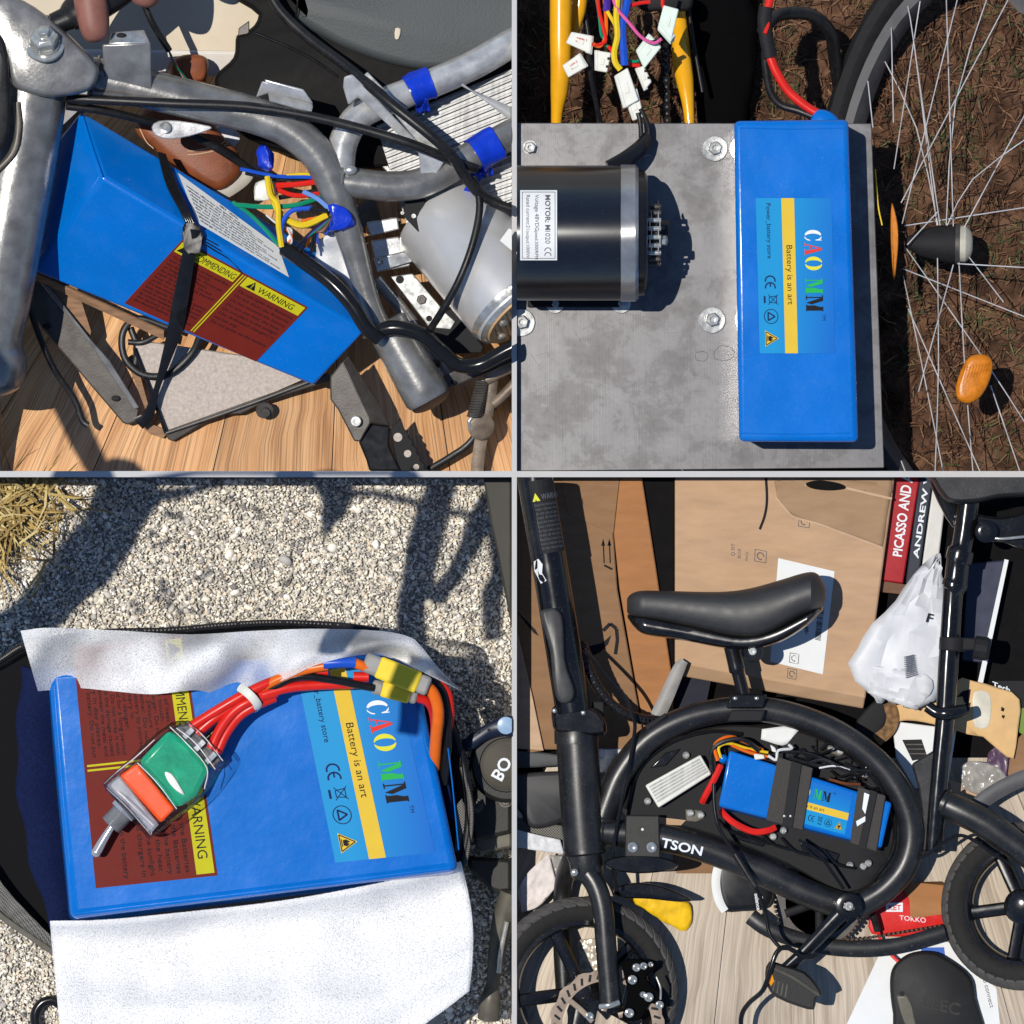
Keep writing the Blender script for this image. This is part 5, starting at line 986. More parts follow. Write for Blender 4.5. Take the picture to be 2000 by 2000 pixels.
for pts in ([(204, 1532, 176), (232, 1506, 196), (262, 1482, 204), (300, 1446, 204)], [(210, 1538, 184), (250, 1580, 192), (296, 1630, 180)], [(270, 1488, 204), (308, 1530, 206), (346, 1582, 202)], [(330, 1418, 196), (366, 1450, 204), (404, 1500, 200), (398, 1540, 196)], [(366, 1412, 192), (398, 1440, 200), (434, 1486, 190)], [(346, 1424, 200), (380, 1452, 204), (420, 1504, 196)], [(228, 1546, 196), (256, 1572, 200), (300, 1612, 196)]): tube('film_crease', [(x + random.uniform(-2, 2), y + random.uniform(-2, 2), z) for x, y, z in pts], .9, 'film_white', sw, n=5)
build(MB().pillow([(322, 1508), (336, 1512), (352, 1536), (360, 1552), (344, 1544), (328, 1526)], 190, 3, 2), 'gloss_label', 'film_white', sw)
# --- leads
ld = thing('battery_leads', 'thick red battery leads bundled with a white tie and yellow plugs', 'leads', (600, 1340, BT))
RD = [[(372, 1420, 180), (410, 1396, 186), (450, 1372, 190), (486, 1352, 190), (530, 1332, 186), (580, 1318, 182), (640, 1312, 180)], [(384, 1432, 176), (420, 1402, 178), (460, 1378, 182), (500, 1362, 184), (560, 1344, 182), (620, 1338, 178), (690, 1336, 172)],
      [(412, 1462, 176), (430, 1424, 180), (456, 1390, 186), (488, 1370, 188), (540, 1352, 180)], [(424, 1470, 170), (442, 1432, 172), (468, 1398, 178), (500, 1378, 180), (536, 1362, 172)], [(690, 1322, 176), (720, 1322, 176)], [(500, 1350, 180), (545, 1326, 190), (596, 1308, 196), (640, 1300, 200)]]
for i, r_ in enumerate(RD): tube('red_lead', r_, 10, 'wire_orange' if i == 5 else 'wire_red', ld, n=12)
tube('black_lead', [(370, 1440, 166), (410, 1412, 164), (470, 1376, 168), (530, 1346, 184), (580, 1322, 192), (650, 1328, 190), (700, 1338, 186), (732, 1344, 184)], 8, 'black_gloss', ld, n=12)
tube('black_lead', [(400, 1446, 150), (440, 1410, 150), (500, 1372, 156)], 8, 'black_gloss', ld, n=10)
tube('zip_tie', [(468, 1342, 188), (482, 1352, 206), (496, 1366, 206), (504, 1380, 190), (498, 1388, 168)], 9, 'white_plastic', ld, flatten=.4)
tube('blue_sleeve', [(632, 1296, 206), (664, 1294, 208), (694, 1294, 206)], 11, 'wire_blue', ld, n=12); tube('orange_lead', [(690, 1294, 206), (706, 1300, 204), (722, 1306, 202)], 10, 'wire_orange', ld, n=12); tube('green_lead', [(612, 1306, 186), (640, 1304, 186), (660, 1304, 184)], 4, 'wire_green', ld)
M('plug_grey', C(150, 148, 144), .5); M('plug_yellow', C(246, 214, 50), .3, 0, .04)
def xt(p0, p1, wd, th, z, lb):
    t = thing('yellow_plug', lb, 'connector', ((p0[0] + p1[0]) / 2, (p0[1] + p1[1]) / 2, z - th)); a, c = Vector((*p0, z)), Vector((*p1, z)); d = (c - a); n_ = Vector((-d.y, d.x, 0)).normalized() * wd
    build(MB().box((a + c) / 2, d * .36, n_, (0, 0, th)), 'body', 'plug_yellow', t, bevel=5); build(MB().box(a.lerp(c, .06), d * .16, n_ * .9, (0, 0, th * .9)), 'boot', 'plug_grey', t, bevel=7); build(MB().box(a.lerp(c, .94), d * .1, n_ * .86, (0, 0, th * .86)), 'boot', 'plug_grey', t, bevel=6)
xt((722, 1296), (834, 1340), 22, 18, 196, 'yellow plug with grey boots, upper of the two beside the foam edge'); xt((734, 1342), (812, 1362), 16, 14, 176, 'yellow plug with grey ends, lower of the two beside the foam edge')
tube('orange_lead', [(826, 1336, 190), (846, 1354, 184), (856, 1390, 170), (852, 1440, 140), (848, 1500, 90)], 12, 'wire_orange', ld, n=12); tube('red_lead', [(812, 1362, 176), (836, 1372, 160), (848, 1400, 130), (850, 1470, 80)], 9, 'wire_red', ld, n=12)
tube('black_lead', [(836, 1326, 160), (862, 1348, 150), (872, 1392, 136), (874, 1450, 116), (866, 1530, 80)], 9, 'black_gloss', ld, n=12); tube('red_lead', [(846, 1326, 150), (874, 1352, 140), (880, 1400, 120), (872, 1440, 100)], 8, 'wire_red', ld, n=10)
# --- bicycle parts at the right edge
bk = thing('parked_bicycle', 'dark bicycle crank area with a lettered round cap right of the bag', 'bicycle', (980, 1560, GZ))
M('bike_dark', C(46, 46, 44), .45, .2, .2, scale=60, bump=.1, spec=.3); M('bike_grey', C(96, 92, 82), .45, .2, .2, scale=60)
build(MB().lathe((990, 1494, -40), (0, 0, 1), [(0, 74), (10, 74), (20, 66), (20, 54), (16, 52), (16, 4)], 40), 'round_cap', 'bike_dark', bk)
build(MB().lathe((990, 1494, -26), (0, 0, 1), [(0, 50), (6, 50), (9, 44)], 40), 'cap_face', M('cap_face', C(70, 66, 56), .6, bump=.3), bk)
fb = Face([(950, 1524, -16), (990, 1450, -16), (1020, 1466, -16), (980, 1540, -16)], 84, 34); m_ = MB(); fb.text(m_, 'BO', 10, 4, 34, .8, bold=True); build(m_, 'lettering', 'ink_white', bk, flat=True)
build(MB().pillow([(896, 1456), (930, 1426), (962, 1408), (990, 1398), (1030, 1400), (1030, 1444), (984, 1438), (950, 1446), (920, 1466)], -10, 14, 5), 'lever', M('lever_navy', C(22, 30, 52), .35), bk)
build(MB().lathe((988, 1417, 4), (0, 0, 1), [(0, 17), (3, 17), (4, 14), (4, 2)], 24), 'lever_knob', M('knob_blue', C(146, 176, 206), .3), bk)
for x, y in ((920, 1436), (935, 1430), (955, 1426)): build(MB().lathe((x, y, 4), (0, 0, 1), [(0, 3.4), (.8, 3.4)], 10), 'lever_hole', 'black_matte', bk)
build(MB().prism([(906, 1560), (940, 1530), (1030, 1540), (1030, 1620), (926, 1644)], -80, 24), 'housing', 'bike_dark', bk, bevel=8)
for x, y in ((931, 1574), (987, 1564)): bolt((x, y, -80), 11, 7, 'dark_steel', bk, washer=14)
build(MB().prism([(924, 1640), (1030, 1614), (1030, 1650), (936, 1668)], -100, 16), 'grey_arm', 'bike_grey', bk, bevel=5)
build(MB().prism([(912, 1672), (1030, 1680), (1030, 1760), (960, 1740), (916, 1700)], -130, 20), 'lower_plate', 'bike_dark', bk, bevel=8)
tube('kickstand', [(1000, 1744, -100, 24), (982, 1800, -110, 22), (968, 1880, -120, 16), (962, 1920, -130, 13), (958, 1950, -130, 20), (954, 1990, -140, 22)], 18, 'bike_grey', bk, n=14)
tube('stand_spring', [(990, 1800, -86), (978, 1860, -94), (974, 1900, -100)], 5, 'bright_zinc', bk)
tube('rubber_ring', [(98 + 30 * math.cos(k * .7), 1988 + 34 * math.sin(k * .7), -180) for k in range(9)], 10, 'black_gloss', None, closed=True, label='black ring lying on the gravel at the lower left corner', cat='ring')
# ================================================================ BOTTOM RIGHT: black folding e-bike in a cluttered room
CELL = 'br'
wood('wood_floor_grey', C(212, 196, 174, .75), C(194, 176, 154, .75), C(150, 132, 112, .75), ribs=7, ribamt=.28, rough=.4)
def gz(y): return -110 - 230 * (2000 - y) / 520
fl2 = bpy.data.objects.new('wood_floor', None); col.objects.link(fl2); fl2['kind'] = 'structure'; ORG[fl2] = Vector((0, 0, 0))
def fl3(xb, y): t = (y - 2000) / (500 - 2000); return (xb + (1560 - xb) * t, y, gz(y))
ed2 = [820, 1010, 1205, 1395, 1590, 1780, 1975, 2170, 2360]
for a_, b_ in zip(ed2, ed2[1:]):
    m_ = MB(); ys = [2060, 1920, 1780, 1640, 1480]
    for i in range(4):
        c = [fl3(a_ + .8, ys[i]), fl3(b_ - .8, ys[i]), fl3(b_ - .8, ys[i + 1]), fl3(a_ + .8, ys[i + 1])]; o = m_.add(c, [(0, 1, 2, 3)])
        for k_, q in enumerate(((0, (2060 - ys[i]) / 200), (1, (2060 - ys[i]) / 200), (1, (2060 - ys[i + 1]) / 200), (0, (2060 - ys[i + 1]) / 200))): m_.uv[o + k_] = q
    build(m_, 'plank', 'wood_floor_grey', fl2, flat=True, solid=5)
M('dark_room', C(24, 23, 24), .9, 0, .2, spec=.05)
build(MB().slab([(960, 900, -400), (2100, 900, -400), (2100, 1560, -400), (960, 1560, -400)], 10), 'wall', 'dark_room', kind='structure')
def card(nm, c, v=.07): return M(nm, C(*c), .85, 0, v * 1.5, scale=22, bump=.3, bscale=60, spec=.12, stretch=(1, 4, 1), dust=.12)
card('card_tan', (192, 158, 126)); card('card_brown', (146, 112, 82)); card('card_orange', (172, 120, 78)); card('card_pale', (198, 168, 140)); card('card_grey', (166, 136, 106))
# boxes
ZOFF = 95
b1 = thing('cardboard_box', 'large tan cardboard box with a white shipping label behind the saddle', 'cardboard box', (1520, 1360, -340), 'cardboard boxes')
build(MB().prism([(1318, 880), (1752, 880), (1744, 960), (1690, 1366), (1318, 1296)], -225, 110), 'carton', 'card_tan', b1, bevel=4)
build(MB().prism([(1318, 1292), (1690, 1362), (1686, 1384), (1318, 1318)], -228, 90), 'bottom_edge', 'card_grey', b1, bevel=3)  # darker card on the bottom face puts its shading into the colour
build(MB().sheet([(1512, 940, -214), (1560, 934, -208), (1640, 936, -206), (1742, 946, -214)], [(1518, 972, -220), (1552, 1008, -222), (1640, 1040, -222), (1724, 1070, -222)], 26, 12, lambda u, v, p: 6 * noise.noise((p.x * .03, p.y * .05, 1)) + 5 * math.sin(v * 9)), 'torn_flap', 'card_grey', b1, solid=3)
build(MB().sheet([(1515, 900, -218), (1742, 900, -218)], [(1512, 938, -212), (1600, 944, -206), (1660, 956, -208), (1742, 962, -212)], 26, 8, lambda u, v, p: 7 * noise.noise((p.x * .05, p.y * .05, 3))), 'torn_flap', 'card_grey', b1, solid=3)
tube('torn_edge', [(1516, 972, -214), (1536, 996, -214), (1552, 1010, -215), (1600, 1024, -216), (1660, 1046, -216), (1724, 1070, -216)], 2.2, 'card_pale', b1, n=6); tube('torn_edge', [(1572, 948, -202), (1600, 940, -200), (1640, 950, -200), (1690, 962, -202), (1742, 974, -206)], 2.5, 'card_pale', b1, n=6)
build(MB().pillow([(1574, 944), (1600, 938), (1640, 944), (1652, 954), (1620, 958), (1586, 954)], -198, 4, 1.5), 'torn_hole', 'dark_room', b1)
for y0, y1 in ((990, 1046), (1004, 1062), (1052, 1094), (1066, 1108)): tube('crease', [(1319, y0, -225), (1420, y0 + (y1 - y0) * .55, -225), (1516, y1, -225)], 1.6, 'card_tan', b1, n=6)
tube('crease', [(1560, 1074, -225), (1690, 1110, -225)], 1.4, 'card_tan', b1, n=6); tube('crease', [(1630, 1142, -225), (1712, 1162, -225)], 1.4, 'card_tan', b1, n=6); tube('smile_print', [(1496, 930, -225), (1498, 975, -225), (1494, 1006, -225), (1484, 1034, -225)], 3, 'ink_black', b1, n=6, flatten=.2)
for x, y, rx, ry in ((1660, 1120, 26, 34), (1650, 1270, 22, 20), (1400, 1180, 40, 14)): build(MB().ball((x, y, -226), rx, ry, 2.6, 20, 9), 'dent', 'card_tan', b1)
lf_ = Face([(1504, 1292, -224), (1607, 1317, -224), (1630, 1116, -224), (1520, 1090, -224)], 110, 205); m_ = MB(); lf_.rect(m_, 0, 0, 110, 205, 1); sl = build(m_, 'shipping_label', 'white_paper', b1, flat=True)
m_ = MB()
for i in range(26): lf_.rect(m_, 86, 64 + i * 2.5, 98, 64 + i * 2.5 + random.choice((.9, 1.4, 1.8)), 1.6)
for i in range(4): lf_.text(m_, ['FBA', 'E24', 'X7', 'LA'][i], 72 - i * 2, 70 + i * 4, 9, 1.6, rot=90)
build(m_, 'barcode', 'ink_black', sl, flat=True)
pf = Face([(1318, 1296, -224), (1690, 1366, -224), (1744, 960, -224), (1318, 880, -224)], 400, 400); m_ = MB()
pf.text(m_, 'Q FIT', 116, 222, 10, 1, rot=90); pf.text(m_, 'BOX', 128, 220, 9, 1, rot=90); pf.text(m_, 'PACK', 142, 218, 7, 1, rot=90); build(m_, 'printed_words', 'ink_grey', b1, flat=True)
for x, y, r_ in ((166, 232, 11), (246, 346, 10), (244, 312, 10), (246, 52, 9), (244, 22, 9)):
    m_ = MB(); pf.strokes(m_, [(x - r_, y - r_), (x + r_, y - r_), (x + r_, y + r_), (x - r_, y + r_)], 1.2, 1, True); pf.strokes(m_, arc(x, y, r_ * .6, r_ * .6, 0, 300, 8), 2, 1); build(m_, 'printed_mark', 'ink_grey', b1, flat=True)
b2_ = thing('cardboard_box', 'brown cardboard box with printed arrows behind the handlebar post', 'cardboard box', (1130, 1460, -340), 'cardboard boxes')
build(MB().prism([(980, 880), (1196, 880), (1198, 1042), (1206, 1150), (1262, 1464), (1052, 1464), (980, 1180)], -262, 80), 'front', 'card_brown', b2_, bevel=3)
build(MB().prism([(1080, 880), (1216, 880), (1198, 1042), (1110, 1004)], -255, 6), 'flap', 'card_brown', b2_, bevel=2)
build(MB().prism([(1216, 880), (1246, 880), (1280, 1100), (1314, 1330), (1316, 1420), (1264, 1462), (1210, 1150), (1199, 1042)], -258, 80), 'side', 'card_orange', b2_, bevel=3)
fb2 = Face([(1000, 1400, -261), (1300, 1400, -261), (1300, 1000, -261), (1000, 1000, -261)], 300, 400); m_ = MB()
for x in (178, 190):
    m_ = MB(); fb2.strokes(m_, [(x + 2, 300), (x, 344)], 2.5, .6); fb2.poly(m_, [(x - 4, 334), (x + 4, 334), (x, 348)], .6); build(m_, 'printed_arrow', 'ink_black', b2_, flat=True)
m_ = MB(); fb2.strokes(m_, [(180, 296), (196, 288)], 4, .6); build(m_, 'printed_bar', 'ink_black', b2_, flat=True); m_ = MB()
for a0, a1 in (((178, 168), (192, 182)), ((192, 182), (204, 172)), ((204, 172), (206, 150)), ((206, 150), (202, 122))): fb2.strokes(m_, [a0, a1], 7, .6)
build(m_, 'printed_hook', 'ink_black', b2_, flat=True); m_ = MB(); fb2.poly(m_, [(150, 138), (176, 144), (194, 160), (188, 142), (172, 126), (158, 120)], .6); build(m_, 'printed_smile', 'ink_black', b2_, flat=True); m_ = MB(); fb2.poly(m_, [(4, 212), (46, 170), (52, 158), (42, 164)], .6)
build(m_, 'printed_smile', 'ink_black', b2_, flat=True)
b3_ = thing('cardboard_box', 'pale cardboard box corner at the left divider beside the handlebar post', 'cardboard box', (1030, 1460, -300), 'cardboard boxes')
build(MB().prism([(980, 1130), (1012, 1240), (1040, 1360), (1062, 1466), (980, 1460)], -235, 60), 'front', 'card_pale', b3_, bevel=3)
build(MB().prism([(1062, 1466), (1052, 1420), (1040, 1360), (1030, 1470)], -236, 50), 'edge', 'card_brown', b3_)
ZOFF = 0
b4_ = thing('cardboard_box', 'small brown cardboard box on the floor right of the red bag', 'cardboard box', (1810, 1790, -240), 'cardboard boxes')
build(MB().hexa([(1778, 1722, -170), (1850, 1730, -180), (1846, 1788, -180), (1780, 1794, -170), (1756, 1730, -210), (1840, 1720, -230), (1840, 1780, -230), (1770, 1790, -210)]), 'carton', 'card_orange', b4_, bevel=2)
b5_ = thing('cardboard_box', 'dark brown cardboard box low behind the frame tube near the shoe', 'cardboard box', (1370, 1740, -280), 'cardboard boxes')
build(MB().prism([(1310, 1640), (1420, 1650), (1412, 1730), (1380, 1760), (1320, 1720)], -240, 50), 'carton', 'card_brown', b5_, bevel=3)
b6_ = thing('cardboard_box', 'torn cardboard piece beside the swing arm above the rear wheel', 'cardboard box', (1890, 1560, -260), 'cardboard boxes')
build(MB().prism([(1852, 1524), (1880, 1530), (1925, 1550), (1895, 1572), (1862, 1550)], -200, 20), 'carton', 'card_tan', b6_, bevel=2); build(MB().prism([(1960, 1512), (1990, 1440), (2030, 1400), (2030, 1530), (1990, 1520)], -230, 30), 'panel', 'card_brown', b6_, bevel=2)
build(MB().prism([(1242, 880), (1318, 880), (1318, 1300), (1313, 1330), (1282, 1150)], -205, 60), 'black_post', 'dark_room', None, bevel=4, label='black upright furniture leg between the brown and the tan boxes', cat='furniture leg')
# books
bm_ = {}
def book(nm, quad, c, txt, lb, size, w=.8):
    t = thing('book', lb, 'book', (quad[3][0], quad[3][1], -300), 'books on the shelf'); build(MB().slab([(*q, -225) for q in quad], 60), 'spine', M(nm, C(*c), .4, 0, .06), t, bevel=3)
    if txt:
        a, b_, c_, d_ = [Vector((*q, -224)) for q in quad]; f = Face([c_, b_, a, d_], 100, 20); m_ = MB(); f.text(m_, txt, 22, size[0], size[1], .8, width=76, bold=True); build(m_, 'lettering', 'ink_white', t, flat=True)
book('book_red', [(1745, 900), (1800, 910), (1764, 1140), (1722, 1134)], (168, 26, 34), 'PICASSO AND AN', 'red book with white lettering on its spine beside the tan box', (5, 11))
book('book_navy', [(1800, 905), (1826, 910), (1792, 1144), (1768, 1140)], (44, 50, 62), 'ANDREW W', 'dark navy book with white lettering, second from the tan box', (5, 12))
book('book_white', [(1824, 935), (1850, 950), (1830, 1120), (1796, 1140)], (216, 214, 208), None, 'white book without lettering, third from the tan box', (5, 12))
build(MB().prism([(1720, 1134), (1800, 1146), (1795, 1165), (1716, 1156)], -235, 60), 'shelf_board', card('shelf_wood', (120, 90, 72)), None, bevel=2, label='narrow shelf board under the upright books', cat='shelf')
build(MB().slab([(1890, 1100, -250), (1962, 1094, -250), (1930, 1296, -250), (1878, 1290, -250)], 20), 'slate_board', M('slate_blue', C(52, 56, 76), .4), None, bevel=3, label='dark slate blue panel behind the seat post', cat='panel')
build(MB().slab([(1962, 1092, -235), (1970, 1094, -235), (1906, 1400, -235), (1896, 1396, -235)], 12), 'white_strip', 'white_paper', None, label='thin pale strip leaning right of the slate blue panel', cat='strip')
# white plastic mailer
def crump(a, f, s_=0):
    def g(u, v, p):
        q = Vector((p.x * f, p.y * f, s_)); return a * 1.6 * (1 - abs(noise.noise(q))) ** 4 + a * .9 * (1 - abs(noise.noise(q * 2.1 + Vector((5, 2, 1))))) ** 4 + a * .25 * noise.noise(q * 5)
    return g
M('mailer_white', C(214, 216, 220), .45, 0, .06, scale=60, bump=.2, bscale=120)
ZOFF = 112
wb = thing('plastic_mailer', 'crumpled white plastic mailer bag leaning against the tan box', 'mailer bag', (1750, 1380, -260))
build(MB().sheet([(1828, 1084, -190), (1776, 1138, -180), (1732, 1192, -180), (1690, 1244, -180), (1660, 1290, -185), (1666, 1330, -190), (1694, 1350, -195), (1706, 1366, -200)], [(1838, 1090, -190), (1846, 1160, -170), (1852, 1220, -165), (1850, 1280, -165), (1846, 1330, -165), (1830, 1366, -165), (1800, 1386, -170), (1776, 1380, -180)], 12, 10, lambda u, v, p: (random.uniform(-6, 6), random.uniform(-6, 6), random.uniform(0, 17) if 0 < u < 1 and 0 < v < 1 else random.uniform(-3, 3))), 'bag', 'mailer_white', wb, solid=2, smooth=24)
build(MB().sheet([(1690, 1300, -180), (1700, 1340, -178), (1694, 1352, -180)], [(1800, 1310, -160), (1824, 1340, -158), (1790, 1388, -170)], 7, 6, lambda u, v, p: random.uniform(0, 10)), 'fold', 'mailer_white', wb, solid=2, smooth=24)
ff = Face([(1790, 1236, -164), (1834, 1250, -160), (1840, 1190, -160), (1798, 1180, -164)], 44, 60); m_ = MB(); ff.text(m_, 'F', 14, 28, 26, 8, bold=True, shear=.15); build(m_, 'lettering', 'ink_black', wb, flat=True)
ff = Face([(1766, 1330, -158), (1800, 1320, -154), (1790, 1270, -154), (1762, 1276, -158)], 34, 50); m_ = MB()
for i in range(12): ff.rect(m_, 4, 4 + i * 3.4, 28, 5.6 + i * 3.4, 8)
build(m_, 'barcode', 'ink_grey', wb, flat=True)
ZOFF = 0
# kraft bag, pale box and other clutter on the right
kb = thing('kraft_pouch', 'kraft paper pouch with black printed blots right of the seat post', 'pouch', (1920, 1440, -240))
M('kraft', C(220, 180, 124), .7, 0, .08, bump=.15)
build(MB().pillow([(1864, 1332), (1900, 1330), (1950, 1344), (1992, 1366), (1988, 1420), (1980, 1482), (1950, 1462), (1920, 1440), (1864, 1424)], -190, 12, 4, sub=2).jitter(4, .03), 'pouch', 'kraft', kb)
build(MB().pillow([(1902, 1352), (1930, 1352), (1936, 1380), (1930, 1420), (1904, 1420), (1900, 1390)], -176, 4, 3, sub=2), 'window', M('pouch_window', C(214, 208, 190), .4), kb)
for q in ([(1868, 1362), (1880, 1350), (1896, 1346), (1892, 1376), (1884, 1372), (1880, 1360)], [(1884, 1376), (1896, 1372), (1892, 1390), (1884, 1386)], [(1956, 1380), (1962, 1384), (1960, 1390), (1955, 1388)], [(1958, 1396), (1963, 1398), (1960, 1404), (1956, 1400)]): build(MB().prism(q, -172, 2), 'black_blot', 'ink_black', kb)
build(MB().sheet([(1742, 1380, -200), (1790, 1366, -190), (1840, 1372, -190)], [(1740, 1412, -205), (1790, 1408, -195), (1910, 1436, -190)], 20, 6, crump(5, .04, 3)), 'kraft_wrapper', 'kraft', None, solid=2, label='flattened kraft paper sleeve under the white mailer bag', cat='paper')
pb = thing('white_carton', 'white carton with a dark vent panel behind the frame loop', 'carton', (1800, 1480, -280))
build(MB().prism([(1742, 1408), (1868, 1424), (1852, 1530), (1786, 1540), (1750, 1480)], -225, 40), 'body', 'white_paper', pb, bevel=3)
build(MB().prism([(1762, 1445), (1800, 1444), (1812, 1480), (1782, 1486)], -222, 4), 'vent', 'black_matte', pb, bevel=1)
for i in range(3): build(MB().box((1786 + i * 3, 1454 + i * 9, -220), (16, 0, 0), (0, 1, 0), (0, 0, 1)), 'vent_slat', 'dark_steel', pb)
bt_ = thing('boot_sole', 'dark shoe with a mottled brown sole edge behind the frame loop', 'shoe', (1710, 1440, -250))
build(MB().pillow([(1668, 1420), (1690, 1385), (1720, 1362), (1734, 1372), (1738, 1400), (1720, 1430), (1690, 1450)], -200, 26, 8), 'upper', 'black_matte', bt_); tube('sole', [(1736, 1374, -180), (1744, 1400, -176), (1736, 1426, -176), (1712, 1446, -180)], 13, M('camo_brown', C(128, 96, 62), .8, 0, .6, scale=150), bt_)
gb = thing('dark_carton', 'black carton with white lettering at the right edge below the seat', 'carton', (1970, 1390, -280))
build(MB().prism([(1936, 1330), (2030, 1330), (2030, 1420), (1990, 1400)], -240, 30), 'body', 'black_matte', gb)
gf = Face([(1936, 1352, -238), (2010, 1392, -238), (2010, 1350, -238), (1936, 1326, -238)], 60, 30); m_ = MB(); gf.text(m_, 'Tech', 2, 16, 14, 1, bold=True); gf.text(m_, 'Time', 6, 2, 14, 1, bold=True); build(m_, 'lettering', 'ink_white', gb, flat=True)
build(MB().pillow([(1986, 1390), (2030, 1380), (2030, 1440), (1990, 1430)], -236, 8, 4), 'green_box', M('green_box', C(110, 140, 50), .6), None, label='green packet at the right edge below the lettered carton', cat='packet')
build(MB().sheet([(1872, 1500, -210), (1900, 1486, -205), (1950, 1500, -205), (1974, 1530, -210)], [(1880, 1540, -210), (1910, 1552, -205), (1940, 1556, -205), (1960, 1548, -210)], 30, 14, crump(10, .05, 1)), 'clear_bag', M('bag_clear', C(170, 166, 160), .2, 0, .2, alpha=.8), None, solid=1, label='crinkled clear plastic bag above the swing arm', cat='plastic bag')
build(MB().sheet([(1930, 1470, -220), (1952, 1454, -215), (1972, 1470, -215)], [(1926, 1496, -220), (1950, 1510, -215), (1966, 1520, -215)], 14, 10, crump(8, .06, 2)), 'purple_wrapper', M('purple_wrap', C(92, 70, 92), .3), None, solid=1, label='purple plastic wrapper beside the clear plastic bag', cat='wrapper')
tube('lint_brush', [(1272, 1420, -60, 14), (1296, 1374, -58, 15), (1324, 1310, -56, 13), (1336, 1290, -56, 9)], 14, M('grey_tape', C(152, 150, 148), .5, bump=.3), None, label='grey tape wrapped stick leaning between the boxes and the frame', cat='stick', flatten=.5)
build(MB().prism([(1316, 1322), (1390, 1322), (1380, 1370), (1322, 1390)], -250, 30), 'navy_block', M('navy_block', C(24, 26, 44), .7), None, label='dark navy block under the tan box', cat='block')
# left side clutter
cs = thing('moulded_case', 'black moulded plastic case at the left divider behind the head tube', 'case', (1050, 1600, -230))
build(MB().pillow([(960, 1520), (1090, 1506), (1106, 1520), (1108, 1590), (1096, 1606), (1040, 1618), (1010, 1580), (960, 1560)], -120, 40, 10), 'body', M('case_black', C(52, 52, 54), .45, spec=.35), cs)
build(MB().pillow([(960, 1466), (1094, 1474), (1098, 1494), (1010, 1500), (960, 1496)], -150, 14, 5), 'lid', M('case_lid', C(74, 76, 78), .5), cs)
build(MB().sheet([(980, 1570, -150), (1020, 1600, -150), (1106, 1614, -150)], [(980, 1640, -150), (1040, 1640, -150), (1106, 1650, -150)], 10, 6), 'mesh_cloth', 'bag_mesh', cs, solid=2)
build(MB().box((1200, 1486, -170), (32, 0, 0), (0, 24, 0), (0, 0, 16)), 'silver_tin', 'raw_steel', None, bevel=3, label='small silver metal tin between head tube and loop', cat='tin')
build(MB().sheet([(980, 1612, -110), (1040, 1628, -104), (1094, 1640, -104)], [(980, 1650, -110), (1040, 1660, -108), (1102, 1668, -108)], 30, 10, crump(6, .05, 4)), 'white_wrapper', 'mailer_white', None, solid=2, label='white crumpled paper strip under the moulded case', cat='paper')
build(MB().sheet([(1072, 1666, -90), (1030, 1706, -90), (1010, 1742, -90)], [(1088, 1730, -90), (1052, 1770, -90), (1018, 1782, -90)], 24, 18, crump(7, .05, 6)), 'paper_scrap', M('paper_pink', C(224, 214, 210), .6, bump=.2), None, solid=1.5, label='pale creased paper lying above the front tyre', cat='paper')
build(MB().sheet([(1075, 1670, -110), (1116, 1672, -110)], [(1090, 1728, -110), (1112, 1700, -110)], 10, 10, crump(6, .05, 8)), 'clear_wrapper', 'bag_clear', None, solid=1, label='clear wrapper behind the fork crown', cat='wrapper')
build(MB().sheet([(1126, 1836, -150), (1166, 1832, -150)], [(1136, 1906, -150), (1168, 1900, -150)], 14, 20, crump(8, .06, 9)), 'foil_wrapper', M('foil', C(206, 194, 176), .3, .3), None, solid=1, label='crumpled foil wrapper seen through the front wheel', cat='wrapper')
build(MB().pillow([(1228, 1752), (1290, 1752), (1346, 1764), (1352, 1798), (1338, 1816), (1316, 1810), (1270, 1784)], -170, 16, 6).jitter(4, .06), 'yellow_packet', M('yellow_packet', C(236, 190, 24), .3, 0, .2, scale=90, bump=.5, bscale=120), None, label='yellow transparent packet on the floor behind the front wheel', cat='packet')
# shoe
sh = thing('black_shoe', 'black shoe with a thick white sole lying behind the lower frame tube', 'shoe', (1450, 1770, -200))
build(MB().pillow([(1408, 1668), (1440, 1664), (1490, 1690), (1510, 1730), (1500, 1772), (1450, 1780), (1412, 1776), (1398, 1720)], -140, 36, 14), 'upper', M('shoe_black', C(26, 27, 30), .35, spec=.3), sh)
tube('sole', [(1416, 1668, -112), (1402, 1696, -110), (1398, 1726, -110), (1404, 1758, -110), (1416, 1778, -114)], 9, 'white_paper', sh)
sf = Face([(1470, 1742, -98), (1478, 1792, -98), (1502, 1786, -98), (1494, 1738, -98)], 50, 26); m_ = MB(); sf.text(m_, 'new', 12, 14, 11, 1, bold=True); sf.text(m_, 'balance', 4, 3, 11, 1, bold=True); build(m_, 'lettering', 'ink_white', sh, flat=True)
